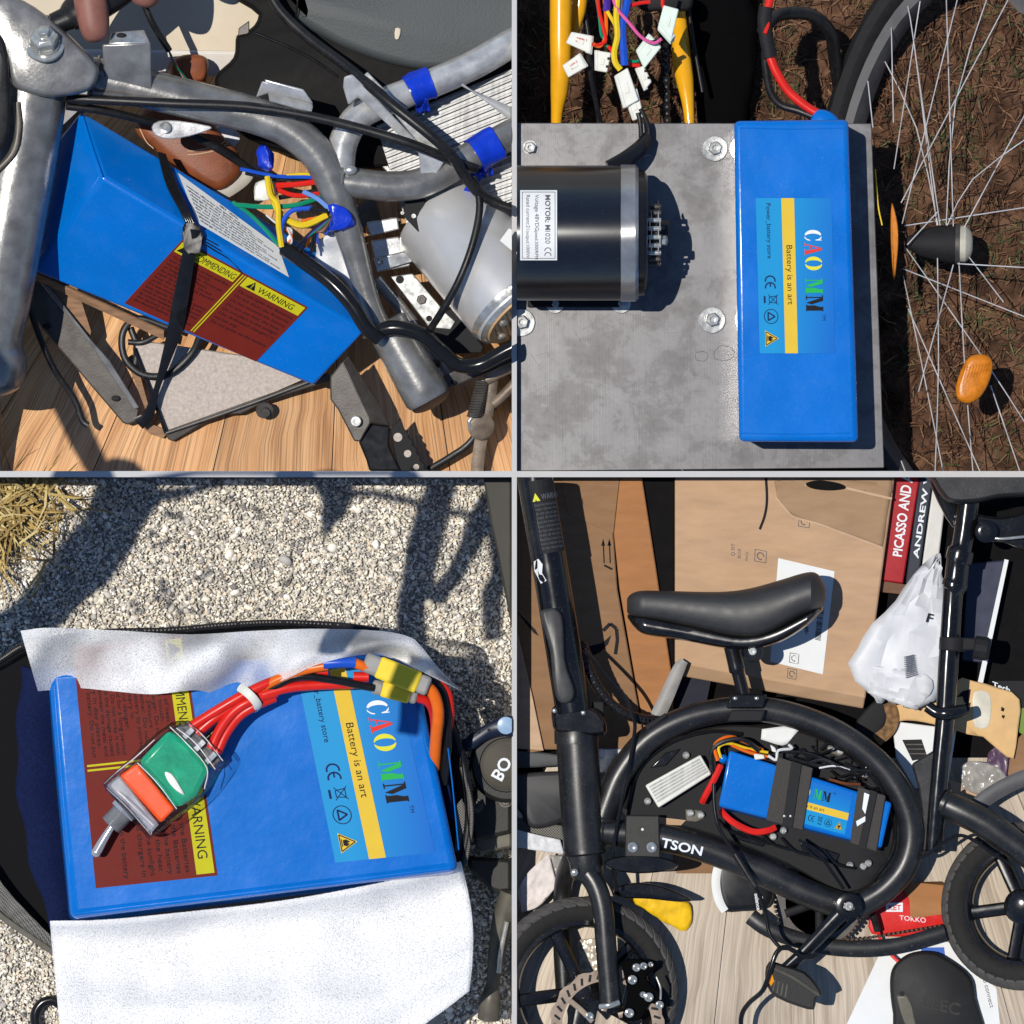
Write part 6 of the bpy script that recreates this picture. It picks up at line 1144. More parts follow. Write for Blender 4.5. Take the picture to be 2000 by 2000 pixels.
# red bag
rb = thing('red_bag', 'red paper shopping bag with white lettering under the frame', 'bag', (1770, 1820, -220))
build(MB().pillow([(1702, 1742), (1720, 1736), (1764, 1740), (1800, 1780), (1842, 1786), (1840, 1820), (1770, 1830), (1702, 1824), (1698, 1790)], -190, 14, 5, sub=2), 'bag', M('bag_red', C(214, 36, 34), .4, 0, .12, bump=.3, bscale=100), rb)
rf = Face([(1726, 1782, -174), (1770, 1782, -174), (1770, 1762, -174), (1726, 1762, -174)], 40, 18); m_ = MB(); rf.rect(m_, 4, 1, 34, 17, .6); build(m_, 'white_panel', 'ink_white', rb, flat=True); m_ = MB(); rf.text(m_, 'KET', 8, 4, 13, 1.2, bold=True); build(m_, 'lettering', 'ink_red', rb, flat=True)
rf = Face([(1752, 1798, -174), (1820, 1806, -174), (1820, 1788, -174), (1752, 1782, -174)], 60, 16); m_ = MB(); rf.text(m_, 'TOKKO', 4, 2, 13, 1, rot=0); build(m_, 'lettering', 'ink_white', rb, flat=True)
# papers, cover
def fp(x, y, d=3): return (x, y, gz(y) + d)
pp = thing('white_paper', 'large white printed sheet lying on the floor under the black cover', 'paper', (1800, 1960, -130))
build(MB().prism([fp(1640, 2030), fp(1722, 1854), (*fp(1790, 1836)[:2], gz(1836) + 3), fp(1852, 1840), fp(1900, 1890), fp(1946, 1930), fp(1956, 2030)], 0, 1.5), 'sheet', 'white_paper', pp)
build(MB().prism([fp(1798, 1851, 5), fp(1844, 1850, 5), fp(1846, 1868, 5), fp(1802, 1866, 5)], 0, 1), 'blue_tape', 'ink_blue' if 'ink_blue' in MATS else ink('blue', C(70, 110, 200)), pp)
pf2 = Face([fp(1914, 1908, 6), fp(1932, 1976, 6), fp(1946, 1972, 6), fp(1930, 1904, 6)], 70, 16); m_ = MB(); pf2.text(m_, 'to connect', 2, 4, 13, 1, width=62); build(m_, 'lettering', 'ink_grey', pp, flat=True)
cv = thing('plastic_cover', 'black plastic side cover lying on the white paper at the bottom edge', 'cover', (1820, 1960, -100))
build(MB().pillow([(1738, 1920), (1746, 1886), (1776, 1862), (1812, 1858), (1844, 1868), (1894, 1906), (1906, 1950), (1916, 2040), (1760, 2040), (1744, 1980)], -76, 22, 8), 'shell', M('cover_black', C(34, 34, 35), .6, 0, .15, bump=.1, spec=.25), cv)
build(MB().sheet([(1750, 1945, -54), (1770, 1940, -53), (1780, 1960, -53)], [(1760, 1980, -54), (1772, 2010, -54), (1796, 2030, -54)], 8, 6), 'grey_ramp', 'bike_grey', cv, solid=1.5)
build(MB().lathe((1762, 1941, -54), (0, 0, 1), [(0, 5), (1, 5)], 14), 'hole', 'black_matte', cv)
ce = Face([(1790, 1976, -53.5), (1880, 1996, -53.5), (1888, 1940, -53.5), (1800, 1918, -53.5)], 90, 60); m_ = MB(); ce.text(m_, 'ELEC', 8, 12, 34, .6, bold=True); build(m_, 'embossed_lettering', 'bike_dark', cv, flat=True)
tube('red_wire', [(1704, 1786, -60), (1712, 1812, -70), (1720, 1836, -80), (1736, 1860, -80), (1756, 1880, -70)], 3.2, 'wire_red', None, label='thin red wire leading to the black plastic cover', cat='wire')
tube('wire_plug', [(1704, 1786, -58), (1710, 1804, -62), (1714, 1818, -68)], 7, 'black_rubber', None, label='black plug at the upper end of the thin red wire', cat='plug')
# ---------------------------------------------------------------- the e-bike
M('bike_black', C(30, 30, 31), .36, 0, .15, scale=60, spec=.5, bump=.05, dust=.08); M('bike_gloss', C(18, 18, 20), .18, 0, .1, spec=.5, dust=.05); M('tyre', C(40, 39, 38), .8, 0, .2, scale=150, bump=.3, bscale=400, spec=.2); M('tread', C(84, 82, 80), .8, 0, .15, scale=150, bump=.3, bscale=400, spec=.2)
eb = thing('electric_bike', 'black folding electric bike with an oval frame loop and open battery compartment', 'electric bike', (1480, 1960, -150))
tube('handlebar_post', [(1036, 860, 60), (1046, 940, 60), (1080, 1140, 60), (1104, 1290, 58), (1120, 1390, 56)], 35, 'bike_gloss', eb, n=24)
tube('loop_tube', [(1168, 1628, 20), (1186, 1572, 22), (1212, 1510, 24), (1262, 1448, 26), (1330, 1408, 28), (1410, 1388, 28), (1490, 1386, 28), (1570, 1404, 28), (1650, 1440, 28), (1720, 1496, 28), (1764, 1560, 28), (1782, 1626, 26), (1768, 1690, 24), (1728, 1738, 22), (1672, 1772, 20)], 25, 'bike_black', eb, n=20)
tube('down_tube', [(1160, 1624, 24), (1230, 1630, 26), (1310, 1640, 28), (1400, 1666, 28), (1490, 1704, 26), (1580, 1746, 24), (1664, 1776, 22)], 27, 'bike_black', eb, n=20)
tube('head_tube', [(1126, 1430, 30), (1128, 1460, 30), (1134, 1560, 30), (1142, 1660, 28)], 41, 'bike_black', eb, n=28)
build(MB().lathe((1126, 1428, 30), (.02, -1, 0), [(-26, 43), (0, 44), (4, 42), (4, 30)], 28), 'head_collar', 'bike_black', eb)
build(MB().pillow([(1084, 1376), (1140, 1376), (1176, 1394), (1180, 1436), (1094, 1432), (1078, 1410)], 40, 34, 8), 'folding_clamp', 'bike_gloss', eb)
build(MB().box((1168, 1392, 30), (12, 0, 0), (0, 22, 0), (0, 0, 10)), 'clamp_tab', 'black_matte', eb, bevel=3)
build(MB().pillow([(1056, 1200), (1072, 1188), (1088, 1190), (1100, 1214), (1104, 1290), (1122, 1350), (1112, 1372), (1090, 1368), (1080, 1330), (1074, 1270)], 100, 14, 7), 'folding_lever', M('lever_grey', C(70, 69, 69), .4), eb)
for x, y in ((1083, 1388), (1139, 1392)): build(MB().ball((x, y, 76), 5, 5, 4), 'clamp_pin', 'bright_zinc', eb)
# warning sticker on the post
class PostFace(Face):
    def __init__(s, x0, y0, x1, y1, w, h, r): s.p0 = (x0, y0); s.p1 = (x1, y1); s.w = w; s.h = h; s.r = r
    def at(s, u, v, off=0):
        t = 1 - v / s.h; cx = s.p0[0] + (s.p1[0] - s.p0[0]) * t; cy = s.p0[1] + (s.p1[1] - s.p0[1]) * t; a = (u / s.w - .5) * 1.5 + .28
        return Vector((cx + (s.r + off) * math.sin(a), cy - (s.r) * .17 * math.sin(a), 60 + (s.r + off) * math.cos(a)))
wf = PostFace(1048, 938, 1072, 1080, 46, 142, 35); m_ = MB()
for i in range(6): wf.poly(m_, [(46 * i / 6, 0), (46 * (i + 1) / 6, 0), (46 * (i + 1) / 6, 142), (46 * i / 6, 142)], .8)
ws = build(m_, 'warning_sticker', 'black_matte', eb, flat=True); m_ = MB(); wf.text(m_, 'WARNING', 17, 104, 15, 1.4, width=44, bold=True)
for i in range(11): wf.text(m_, ['Read the manual first', 'wear a helmet when', 'do not ride at night', 'check all the bolts'][i % 4], 4, 92 - i * 8.4, 8, 1.4, width=40)
build(m_, 'lettering', 'ink_grey', ws, flat=True); m_ = MB(); wf.poly(m_, [(2, 102), (15, 102), (8.5, 118)], 1.4); build(m_, 'warning_triangle', 'ink_yellow', ws, flat=True)
sf2 = PostFace(1071, 1084, 1081, 1140, 46, 56, 35); m_ = MB(); sf2.poly(m_, [(-16, 48), (-4, 52), (2, 40), (-2, 24), (4, 8), (-8, 4), (-14, 20), (-20, 30)], .8); build(m_, 'torn_sticker', 'white_paper', eb, flat=True)
# cables on the post
tube('spiral_cable', [(1138, 1262, 20), (1148, 1302, 24), (1172, 1350, 26), (1210, 1388, 26), (1250, 1404, 26), (1286, 1408, 26)], 10, 'black_rubber', eb, n=12)
m_ = MB()
for p in catmull([(1138, 1262, 20), (1148, 1302, 24), (1172, 1350, 26), (1210, 1388, 26), (1250, 1404, 26), (1280, 1408, 26)], 4): m_.ball(p, 11, 11, 12, 10, 6)
o = build(m_, 'spiral_wrap', 'black_gloss', eb); o['kind'] = 'stuff'
tube('brake_cable', [(1140, 1268, 40), (1180, 1312, 56), (1216, 1356, 62), (1238, 1404, 64), (1238, 1440, 64), (1224, 1520, 62), (1206, 1610, 62), (1196, 1680, 50), (1205, 1740, 30)], 3.6, 'black_gloss', eb, n=8)
build(MB().prism([(1258, 1418), (1300, 1392), (1304, 1398), (1264, 1428)], 48, 8), 'cable_stop', 'black_matte', eb, bevel=2)
# fork, front wheel
tube('fork_leg', [(1128, 1660, 30, 26), (1140, 1694, 36, 22), (1164, 1730, 44, 21), (1178, 1780, 48, 21), (1184, 1850, 48, 21), (1190, 1920, 46, 21), (1194, 1968, 44, 22)], 21, 'bike_black', eb, n=18)
tube('fork_leg', [(1120, 1668, 0, 20), (1100, 1730, -60, 18), (1098, 1840, -66, 18), (1104, 1960, -66, 18)], 18, 'bike_black', eb, n=12)
build(MB().lathe((1142, 1658, 28), (.1, 1, 0), [(0, 40), (10, 42), (14, 34), (50, 32), (60, 26)], 26), 'fork_crown', 'bike_black', eb)
build(MB().ball((1122, 1704, 64), 8, 8, 6), 'crown_bolt', 'bright_zinc', eb)
tube('fork_clip', [(1172, 1966, 62), (1190, 1964, 70), (1208, 1958, 62)], 6, 'bright_zinc', eb)
def wheel(c, Rr, rt, tilt, nm, nsp, rim_r, tread=44):
    w = bpy.data.objects.new(nm, None); col.objects.link(w); w.parent = eb; ORG[w] = ORG[eb]
    ax_ = Vector((math.sin(tilt), 0, math.cos(tilt))); u_ = Vector((math.cos(tilt), 0, -math.sin(tilt))); v_ = Vector((0, 1, 0)); c = V(c)
    def pt(a, r_, d): return c + (u_ * math.cos(a) + v_ * math.sin(a)) * r_ + ax_ * d
    rings = [[pt(2 * math.pi * i / 72, Rr - rt + rt * math.cos(k * math.pi / 7), rt * 1.05 * math.sin(k * math.pi / 7)) for k in range(14)] for i in range(72)]
    build(MB().ring_loft(rings, closed=True), 'tyre', 'tyre', w)
    tm = MB()
    for i in range(tread):
        for sd in (-1, 1):
            a0 = 2 * math.pi * (i + (.5 if sd > 0 else 0)) / tread; rows = []
            for k in range(5):
                ang = sd * (.12 + k * .24); a = a0 + .05 * k; rr = Rr - rt + (rt + 3.2) * math.cos(ang); d = (rt * 1.05 + 3.2) * math.sin(ang); hw = .052
                rows.append([pt(a - hw, rr, d), pt(a + hw, rr, d), pt(a + hw, rr - 4, d * .94), pt(a - hw, rr - 4, d * .94)])
            tm.ring_loft(rows)
    o = build(tm, 'tread_blocks', 'tread', w, smooth=25); o['kind'] = 'stuff'
    prof = [(rim_r + 14, -16), (rim_r + 14, 16), (rim_r, 18), (rim_r - 5, 8), (rim_r - 5, -8), (rim_r, -18)]
    build(MB().ring_loft([[pt(2 * math.pi * i / 60, r_, d) for r_, d in prof] for i in range(60)], closed=True), 'rim', 'bike_gloss', w)
    for i in range(nsp):
        a = 2 * math.pi * i / nsp + .5; build(MB().tube([pt(a, 14, 0), pt(a, rim_r * .5, 0), pt(a, rim_r, 0)], 13, 8, 2, flat=.6), 'spoke', 'bike_gloss', w)
    build(MB().lathe(c - ax_ * 22, ax_, [(0, 30), (6, 34), (40, 34), (46, 26), (50, 12)], 24), 'hub', 'bike_gloss', w)
    return w, pt
w1, pt1 = wheel((1140, 1938, -10), 184, 25, .12, 'front_wheel', 5, 132)
rr_ = MB()
def rp(a, r_, z): return (1186 + r_ * math.cos(a), 2004 + r_ * math.sin(a), z)
rr_.ring_loft([[rp(2 * math.pi * i / 60, 112 + 3 * math.sin(i * 1.6), 30), rp(2 * math.pi * i / 60, 112 + 3 * math.sin(i * 1.6), 26), rp(2 * math.pi * i / 60, 88, 26), rp(2 * math.pi * i / 60, 88, 30)] for i in range(60)], closed=True)
rot = build(rr_, 'brake_rotor', M('rotor', C(150, 134, 120), .35, .4, .15), w1)
for i in range(36):
    a = 2 * math.pi * i / 36; p = Vector(rp(a, 99, 30.2)); d = Vector((math.cos(a + .5), math.sin(a + .5), 0)); e_ = Vector((-d.y, d.x, 0)); build(MB().box(p, d * 7, e_ * 2.4, (0, 0, .8)), 'rotor_slot', 'black_matte', w1)
for i in range(6): a = i * 1.047 + .3; build(MB().tube([rp(a, 30, 27), rp(a + .25, 60, 27), rp(a + .3, 90, 27)], 6, 6, 3, flat=.3), 'rotor_arm', 'rotor', w1)
cp = bpy.data.objects.new('brake_caliper', None); col.objects.link(cp); cp.parent = eb; ORG[cp] = ORG[eb]
build(MB().pillow([(1216, 1878), (1262, 1876), (1282, 1890), (1262, 1910), (1290, 1940), (1294, 1968), (1270, 1960), (1252, 1990), (1216, 1990), (1226, 1940)], 30, 20, 3), 'caliper_body', 'deep_black', cp)
for x, y, r_ in ((1242, 1889, 8), (1256, 1886, 7), (1234, 1913, 9), (1255, 1942, 6), (1266, 1947, 9), (1287, 1962, 8), (1228, 1978, 9), (1150, 1984, 8), (1270, 1883, 5)): build(MB().lathe((x, y, 58), (.2, .1, 1), [(0, r_), (8, r_), (10, r_ * .6), (6, r_ * .5)], 12), 'caliper_bolt', 'bright_zinc', cp)
tube('caliper_spring', [(1282, 1908, 60), (1290, 1930, 62), (1290, 1952, 60)], 2.2, 'bright_zinc', cp)
build(MB().pillow([(1200, 1736), (1236, 1724), (1290, 1730), (1350, 1756), (1330, 1762), (1270, 1756), (1210, 1752)], -20, 10, 3), 'front_mudguard', 'bike_gloss', eb)
# saddle
sd = bpy.data.objects.new('saddle', None); col.objects.link(sd); sd.parent = eb; ORG[sd] = ORG[eb]
def saddle_loft(top, bot, dep, zc, name, mat, pw=.75):
    T = catmull(top, 6); B = catmull(bot, 6)
    def yat(pl, x):
        for p, q in zip(pl, pl[1:]):
            if p[0] <= x <= q[0]: return p[1] + (q[1] - p[1]) * (x - p[0]) / max(1e-6, q[0] - p[0])
        return pl[-1][1] if x > pl[-1][0] else pl[0][1]
    x0, x1 = T[0][0], T[-1][0]; rings = []
    for i in range(41):
        t = .5 - .5 * math.cos(math.pi * i / 40); x = x0 + (x1 - x0) * (.004 + .992 * t); yt, yb = yat(T, x), yat(B, x); cy, hy = (yt + yb) / 2, max(.6, (yb - yt) / 2)
        dpt = dep(t) * min(1, math.sqrt(max(.0, min(t, 1 - t)) * 14)); ring = []
        for k in range(20):
            a = 2 * math.pi * k / 20; c_, s_ = math.cos(a), math.sin(a); ring.append((x, cy + hy * math.copysign(abs(c_) ** pw, c_), zc + max(1, dpt) * math.copysign(abs(s_) ** pw, s_)))
        rings.append(ring)
    return build(MB().ring_loft(rings), name, mat, sd)
saddle_loft([(1223, 1182), (1228, 1164), (1250, 1154), (1300, 1154), (1400, 1156), (1460, 1150), (1520, 1134), (1570, 1119), (1594, 1119), (1608, 1136), (1614, 1160)], [(1223, 1184), (1228, 1200), (1250, 1206), (1300, 1214), (1370, 1230), (1430, 1245), (1470, 1249), (1510, 1236), (1560, 1208), (1604, 1188), (1614, 1164)], lambda t: 34 + 60 * t ** 1.5, 40, 'cushion', M('saddle_leather', C(52, 52, 53), .5, 0, .12, scale=80, bump=.12, bscale=600, spec=.4))
saddle_loft([(1224, 1200), (1270, 1206), (1350, 1222), (1440, 1240), (1500, 1232), (1560, 1204), (1610, 1180)], [(1224, 1204), (1240, 1226), (1262, 1240), (1330, 1250), (1400, 1264), (1460, 1270), (1520, 1256), (1572, 1226), (1610, 1190)], lambda t: 30 + 46 * t, 34, 'base', 'bike_gloss', .6)
tube('seat_post', [(1428, 1258, 40, 16), (1436, 1292, 40, 16), (1440, 1310, 40, 16), (1441, 1312, 40, 13), (1452, 1356, 40, 13)], 15, 'black_gloss', sd, n=18)
build(MB().lathe((1470, 1272, 50), (0, 0, 1), [(0, 22), (22, 22), (26, 18), (26, 8)], 24), 'seat_clamp', 'bike_gloss', sd); bolt((1470, 1272, 76), 8, 6, 'bright_zinc', sd)
build(MB().box((1458, 1370, 40), (36, 0, 0), (-4, 14, 0), (0, 0, 30)), 'loop_clamp', 'bike_gloss', sd, bevel=4); build(MB().box((1458, 1398, 40), (34, 0, 0), (-4, 12, 0), (0, 0, 34)), 'loop_clamp', 'black_matte', sd, bevel=4)
for x in (1436, 1478): build(MB().ball((x, 1364, 72), 5, 4, 4), 'clamp_screw', 'bright_zinc', sd)
# rear seat post, swing arm, rear wheel, rear seat
tube('seat_tube', [(1892, 980, 10, 22), (1884, 1040, 14, 21), (1878, 1072, 16, 21), (1877, 1074, 16, 26), (1872, 1096, 16, 26), (1871, 1098, 16, 23), (1867, 1134, 16, 23), (1866, 1136, 16, 25), (1863, 1150, 16, 25), (1862, 1152, 16, 20), (1852, 1300, 20, 20), (1846, 1400, 22, 19), (1838, 1480, 24, 18), (1830, 1570, 24, 18), (1822, 1664, 22, 17)], 20, 'bike_gloss', eb, n=20, sub=3)
build(MB().lathe((1862, 1244, 16), (-.06, 1, 0), [(0, 27), (28, 27)], 22), 'quick_clamp', 'black_matte', eb, bevel=3); build(MB().box((1893, 1258, 22), (16, 0, 0), (0, 12, 0), (0, 0, 12)), 'clamp_ear', 'black_matte', eb, bevel=3)
kn = []
build(MB().lathe((1902, 1264, 24), (1, .15, 0), [(0, 20), (2, 24), (26, 24), (32, 18)], 12), 'clamp_knob', 'black_matte', eb, smooth=20)
tube('post_boss', [(1812, 1380, 30, 12), (1830, 1392, 34, 12), (1850, 1394, 38, 14), (1872, 1390, 34, 13), (1886, 1386, 30, 11)], 12, 'bike_gloss', eb, n=14)
build(MB().prism([(1780, 1492, 30), (1826, 1464, 30), (1836, 1476, 30), (1824, 1664, 30), (1798, 1664, 30), (1800, 1590, 30), (1794, 1540, 30)], 0, 20), 'gusset', 'bike_black', eb, bevel=5)
tube('swing_arm', [(1840, 1568, 20, 26), (1880, 1586, 26, 28), (1930, 1612, 30, 28), (1980, 1648, 30, 28), (2040, 1690, 30, 28)], 27, 'bike_black', eb, n=20)
tube('brake_cable', [(1782, 1676, 40), (1806, 1672, 44), (1836, 1650, 46), (1870, 1632, 40), (1900, 1640, 40), (1940, 1668, 44), (1975, 1690, 44)], 3.5, 'black_gloss', eb, n=8)
w2, pt2 = wheel((1998, 1770, -20), 162, 27, -.28, 'rear_wheel', 5, 108)
tube('mudguard', [(1892, 1590, -40), (1930, 1556, -40), (1980, 1528, -40), (2040, 1506, -40)], 17, M('guard_grey', C(84, 84, 86), .5), eb, flatten=.4)
build(MB().pillow([(1800, 900), (1820, 940), (1850, 980), (1900, 984), (1950, 974), (2030, 960), (2030, 880)], 30, 40, 10), 'rear_seat', 'bike_black', eb)
build(MB().pillow([(1812, 930), (1850, 936), (1872, 980), (1900, 1000), (1960, 1010), (2030, 1000), (2030, 1080), (1960, 1060), (1916, 1056), (1900, 1020), (1860, 1030)], -10, 16, 5), 'seat_base', 'bike_gloss', eb)
build(MB().lathe((1926, 1038, 20), (0, 0, 1), [(0, 22), (16, 22), (20, 16), (20, 8)], 24), 'seat_pivot', 'bike_gloss', eb); tube('seat_spring', [(1936, 1050, 30), (1960, 1052, 34), (2020, 1046, 30)], 3, 'bright_zinc', eb)
# compartment
cpz = build(MB().pillow([(1208, 1560), (1240, 1490), (1300, 1444), (1400, 1418), (1490, 1418), (1570, 1430), (1650, 1470), (1716, 1534), (1746, 1610), (1738, 1676), (1700, 1728), (1640, 1742), (1540, 1690), (1440, 1648), (1320, 1612), (1230, 1602)], -10, 14, 4), 'battery_compartment', 'black_matte', eb)
tube('compartment_rim', [(1222, 1580, 8), (1250, 1500, 10), (1310, 1450, 10), (1390, 1428, 10), (1450, 1434, 10)], 4, 'black_gloss', cpz, n=8); tube('compartment_rim', [(1690, 1470, 8), (1722, 1530, 10), (1748, 1600, 10), (1744, 1664, 10), (1706, 1720, 8)], 4, 'black_gloss', cpz, n=8)
build(MB().prism([(1240, 1608), (1330, 1612), (1340, 1602), (1250, 1592)], 10, 6), 'tan_strip', 'card_tan', cpz)
for x, y in ((1349, 1588), (1369, 1592), (1624, 1462), (1641, 1468), (1340, 1475), (1265, 1565), (1510, 1634), (1530, 1622), (1684, 1478), (1690, 1512), (1686, 1692), (1696, 1686), (1660, 1690)): build(MB().lathe((x, y, 8), (0, 0, 1), [(0, 7), (8, 7), (9, 5), (6, 3)], 12), 'compartment_screw', 'bright_zinc', cpz)
for q in ([(1338, 1580), (1372, 1582), (1378, 1598), (1360, 1606), (1340, 1604)], [(1612, 1452), (1640, 1452), (1650, 1470), (1640, 1478), (1618, 1470)]): build(MB().prism(q, 8, 4), 'screw_lug', 'bike_grey', cpz, bevel=2)
for pts in ([(1594, 1444, 10), (1594, 1474, 10), (1660, 1498, 10), (1668, 1470, 10)], [(1590, 1436, 10), (1640, 1446, 10)], [(1650, 1490, 10), (1670, 1500, 10)]): tube('moulded_rib', pts, 3, 'bike_black', cpz, sub=1, n=6)
build(MB().sheet([(1488, 1424, 8), (1540, 1418, 8), (1562, 1424, 8)], [(1486, 1444, 8), (1530, 1456, 8), (1548, 1440, 8)], 8, 4), 'paper_slip', 'white_paper', None, label='white paper slip showing at the top of the battery compartment', cat='paper', solid=1)
rg = np.random.default_rng(21)
for i in range(14):
    x, y = rg.uniform(1540, 1700), rg.uniform(1455, 1530); pts = [(x, y, 14)]
    for k in range(4): pts.append((pts[-1][0] + rg.uniform(10, 26), pts[-1][1] + rg.uniform(-14, 18), 14 + rg.uniform(0, 26)))
    pts = [p_ for p_ in pts if ((p_[0] - 1490) / 250) ** 2 + ((p_[1] - 1570) / 150) ** 2 < 1]
    if len(pts) > 2: tube('inner_cable', pts, rg.uniform(2, 4), 'black_gloss', cpz, n=7)
for i in range(6): x = 1400 + i * 42; tube('inner_cable', [(x, 1600 + i * 12, 14), (x + 24, 1622 + i * 13, 20), (x + 60, 1636 + i * 12, 16)], 3, 'black_gloss', cpz, n=7)
for q in ([(1270, 1500), (1300, 1470), (1330, 1462), (1300, 1496)], [(1440, 1622), (1500, 1640), (1490, 1654), (1440, 1640)], [(1560, 1640), (1640, 1668), (1632, 1690), (1570, 1668)], [(1690, 1560), (1716, 1590), (1720, 1640), (1700, 1620)]): build(MB().prism(q, 10, 5), 'moulded_pocket', 'bike_gloss', cpz, bevel=2)
for c_, ax_, r_ in (((1180, 1600, 20), (.3, -1, 0), 27), ((1176, 1626, 24), (1, .1, 0), 29), ((1668, 1774, 20), (1, -.4, 0), 28), ((1846, 1570, 22), (1, .45, 0), 28)):
    a_ = V(ax_).normalized(); u_ = a_.orthogonal().normalized(); w_ = a_.cross(u_)
    build(MB().tube([V(c_) + (u_ * math.cos(k * .209) + w_ * math.sin(k * .209)) * (r_ + (.8 if k % 2 else -.6)) for k in range(30)], 2.6, 6, 1, True), 'weld_seam', 'bike_black', eb)
ctl = thing('motor_controller', 'silver ribbed controller box in the open bike compartment', 'controller', (1322, 1526, 0))
build(MB().slab([(1260, 1534, 40), (1368, 1474, 40), (1390, 1512, 40), (1286, 1578, 40)], 30), 'case', 'white_plastic', ctl, bevel=3)
for i in range(6):
    t = (i + .6) / 6.4; a = Vector((1266, 1534, 43)).lerp(Vector((1286, 1570, 43)), t); c_ = Vector((1364, 1480, 43)).lerp(Vector((1384, 1510, 43)), t); d = Vector((.9, 1.7, 0))
    build(MB().hexa([a - d, c_ - d, c_ + d, a + d, a - d - Vector((0, 0, 6)), c_ - d - Vector((0, 0, 6)), c_ + d - Vector((0, 0, 6)), a + d - Vector((0, 0, 6))]), 'rib', 'aluminium', ctl)
b5 = thing('battery_pack', 'small blue battery held by black straps inside the bike frame loop', 'battery', (1570, 1570, 0))
build(MB().hexa([(1424, 1465, 62), (1742, 1568, 62), (1722, 1656, 62), (1403, 1574, 62), (1426, 1468, 6), (1740, 1568, 6), (1720, 1660, 6), (1404, 1580, 6)]), 'shrink_wrap', 'battery_blue', b5, bevel=5, segs=3)
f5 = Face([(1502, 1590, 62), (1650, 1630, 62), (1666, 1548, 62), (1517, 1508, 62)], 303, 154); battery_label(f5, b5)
build(MB().ball((1412, 1482, 50), 10, 9, 9), 'cable_boot', 'battery_blue', b5)
st_ = thing('battery_straps', 'two black webbing straps wrapped over the small blue battery', 'straps', (1600, 1570, 6))
M('strap_web', C(66, 63, 60), .7, 0, .15, scale=300, bump=.3, bscale=800, spec=.2)
build(MB().slab([(1519, 1478, 69), (1588, 1500, 69), (1568, 1622, 69), (1496, 1602, 69)], 8), 'strap', 'strap_web', st_, bevel=2); build(MB().slab([(1546, 1486, 73), (1566, 1492, 73), (1548, 1616, 73), (1528, 1610, 73)], 4), 'strap_end', 'black_matte', st_, bevel=1)
build(MB().slab([(1676, 1536, 69), (1730, 1554, 69), (1712, 1664, 69), (1660, 1646, 69)], 8), 'strap', 'strap_web', st_, bevel=2); build(MB().slab([(1700, 1542, 73), (1714, 1547, 73), (1690, 1662, 73), (1676, 1656, 73)], 4), 'strap_end', 'black_matte', st_, bevel=1)
for q in ([(1688, 1548), (1698, 1552), (1690, 1590), (1684, 1580)], [(1672, 1604), (1690, 1594), (1690, 1604), (1674, 1614)]): build(MB().prism(q, 75, 2), 'strap_print', 'ink_white', st_)
for x in (1532, 1544): build(MB().ball((x, 1594, 74), 3, 3, 2), 'strap_rivet', 'bright_zinc', st_)
# lettering on the down tube
lf2 = Face([(1286, 1657, 54), (1374, 1676, 54), (1380, 1650, 54), (1292, 1630, 54)], 90, 27); m_ = MB(); lf2.text(m_, 'TSON', 3, 4, 25, 1.5, width=82, bold=True); build(m_, 'lettering', 'ink_white', eb, flat=True)
build(MB().prism([(1222, 1592), (1288, 1592), (1290, 1676), (1220, 1674)], 58, 8), 'tube_bracket', 'bike_dark', eb, bevel=3)
for x in (1236, 1273): build(MB().lathe((x, 1655, 58), (0, 0, 1), [(0, 10), (5, 10), (7, 7), (5, 4)], 18), 'bracket_bolt', 'bright_zinc', eb)
build(MB().ball((1255, 1620, 58), 3, 3, 2), 'bracket_hole', 'white_paper', eb)
build(MB().pillow([(1180, 1686), (1200, 1674), (1250, 1670), (1300, 1676), (1324, 1688), (1310, 1700), (1250, 1706), (1200, 1700)], 40, 20, 3), 'lamp_dish', 'bike_gloss', eb)
# crank
build(MB().lathe((1600, 1762, -30), (0, 0, 1), [(0, 84), (4, 84), (4, 66), (0, 66)], 44), 'chainring', 'dark_steel', eb)
for i in range(5): a = i * 1.257 + .3; tube('chainring_arm', [(1600, 1762, -28), (1600 + 70 * math.cos(a), 1762 + 70 * math.sin(a), -28)], 9, 'black_matte', eb, sub=1)
m_ = MB()
for i in range(60): a = i * 2 * math.pi / 60; m_.ball((1600 + 86 * math.cos(a), 1762 + 86 * math.sin(a), -28), 4, 4, 5, 6, 4)
for i in range(26): m_.ball((1610 + i * 9, 1838 - i * .5 - max(0, i - 8) * 1.0, -28), 4.4, 3.4, 5, 6, 4)
o = build(m_, 'chain', M('chain_brown', C(86, 68, 54), .5, .4, .3), eb); o['kind'] = 'stuff'
tube('chain_guard', [(1466, 1790, -24), (1500, 1814, -20), (1560, 1836, -20), (1640, 1852, -20), (1740, 1850, -20), (1846, 1822, -24)], 17, 'bike_black', eb, flatten=.5)
tube('crank_arm', [(1660, 1768, 60, 19), (1620, 1808, 62, 15), (1570, 1860, 64, 13), (1528, 1898, 64, 12)], 14, 'bike_gloss', eb, n=14, flatten=.6)
build(MB().lathe((1658, 1770, 40), (0, 0, 1), [(0, 26), (34, 26), (36, 20), (36, 12), (30, 11)], 26), 'crank_boss', 'bike_gloss', eb); bolt((1658, 1770, 70), 9, 8, 'bright_zinc', eb)
pd = build(MB().pillow([(1494, 1902), (1502, 1878), (1530, 1884), (1572, 1898), (1598, 1926), (1606, 1944), (1594, 1950), (1590, 1972), (1560, 1966), (1516, 1948), (1498, 1926)], 66, 24, 5, sub=2), 'pedal', M('pedal_black', C(40, 39, 38), .6, bump=.3), eb)
build(MB().prism([(1500, 1896), (1508, 1902), (1512, 1916), (1506, 1926), (1499, 1914)], 92, 3), 'pedal_reflector', 'orange_plastic', eb)
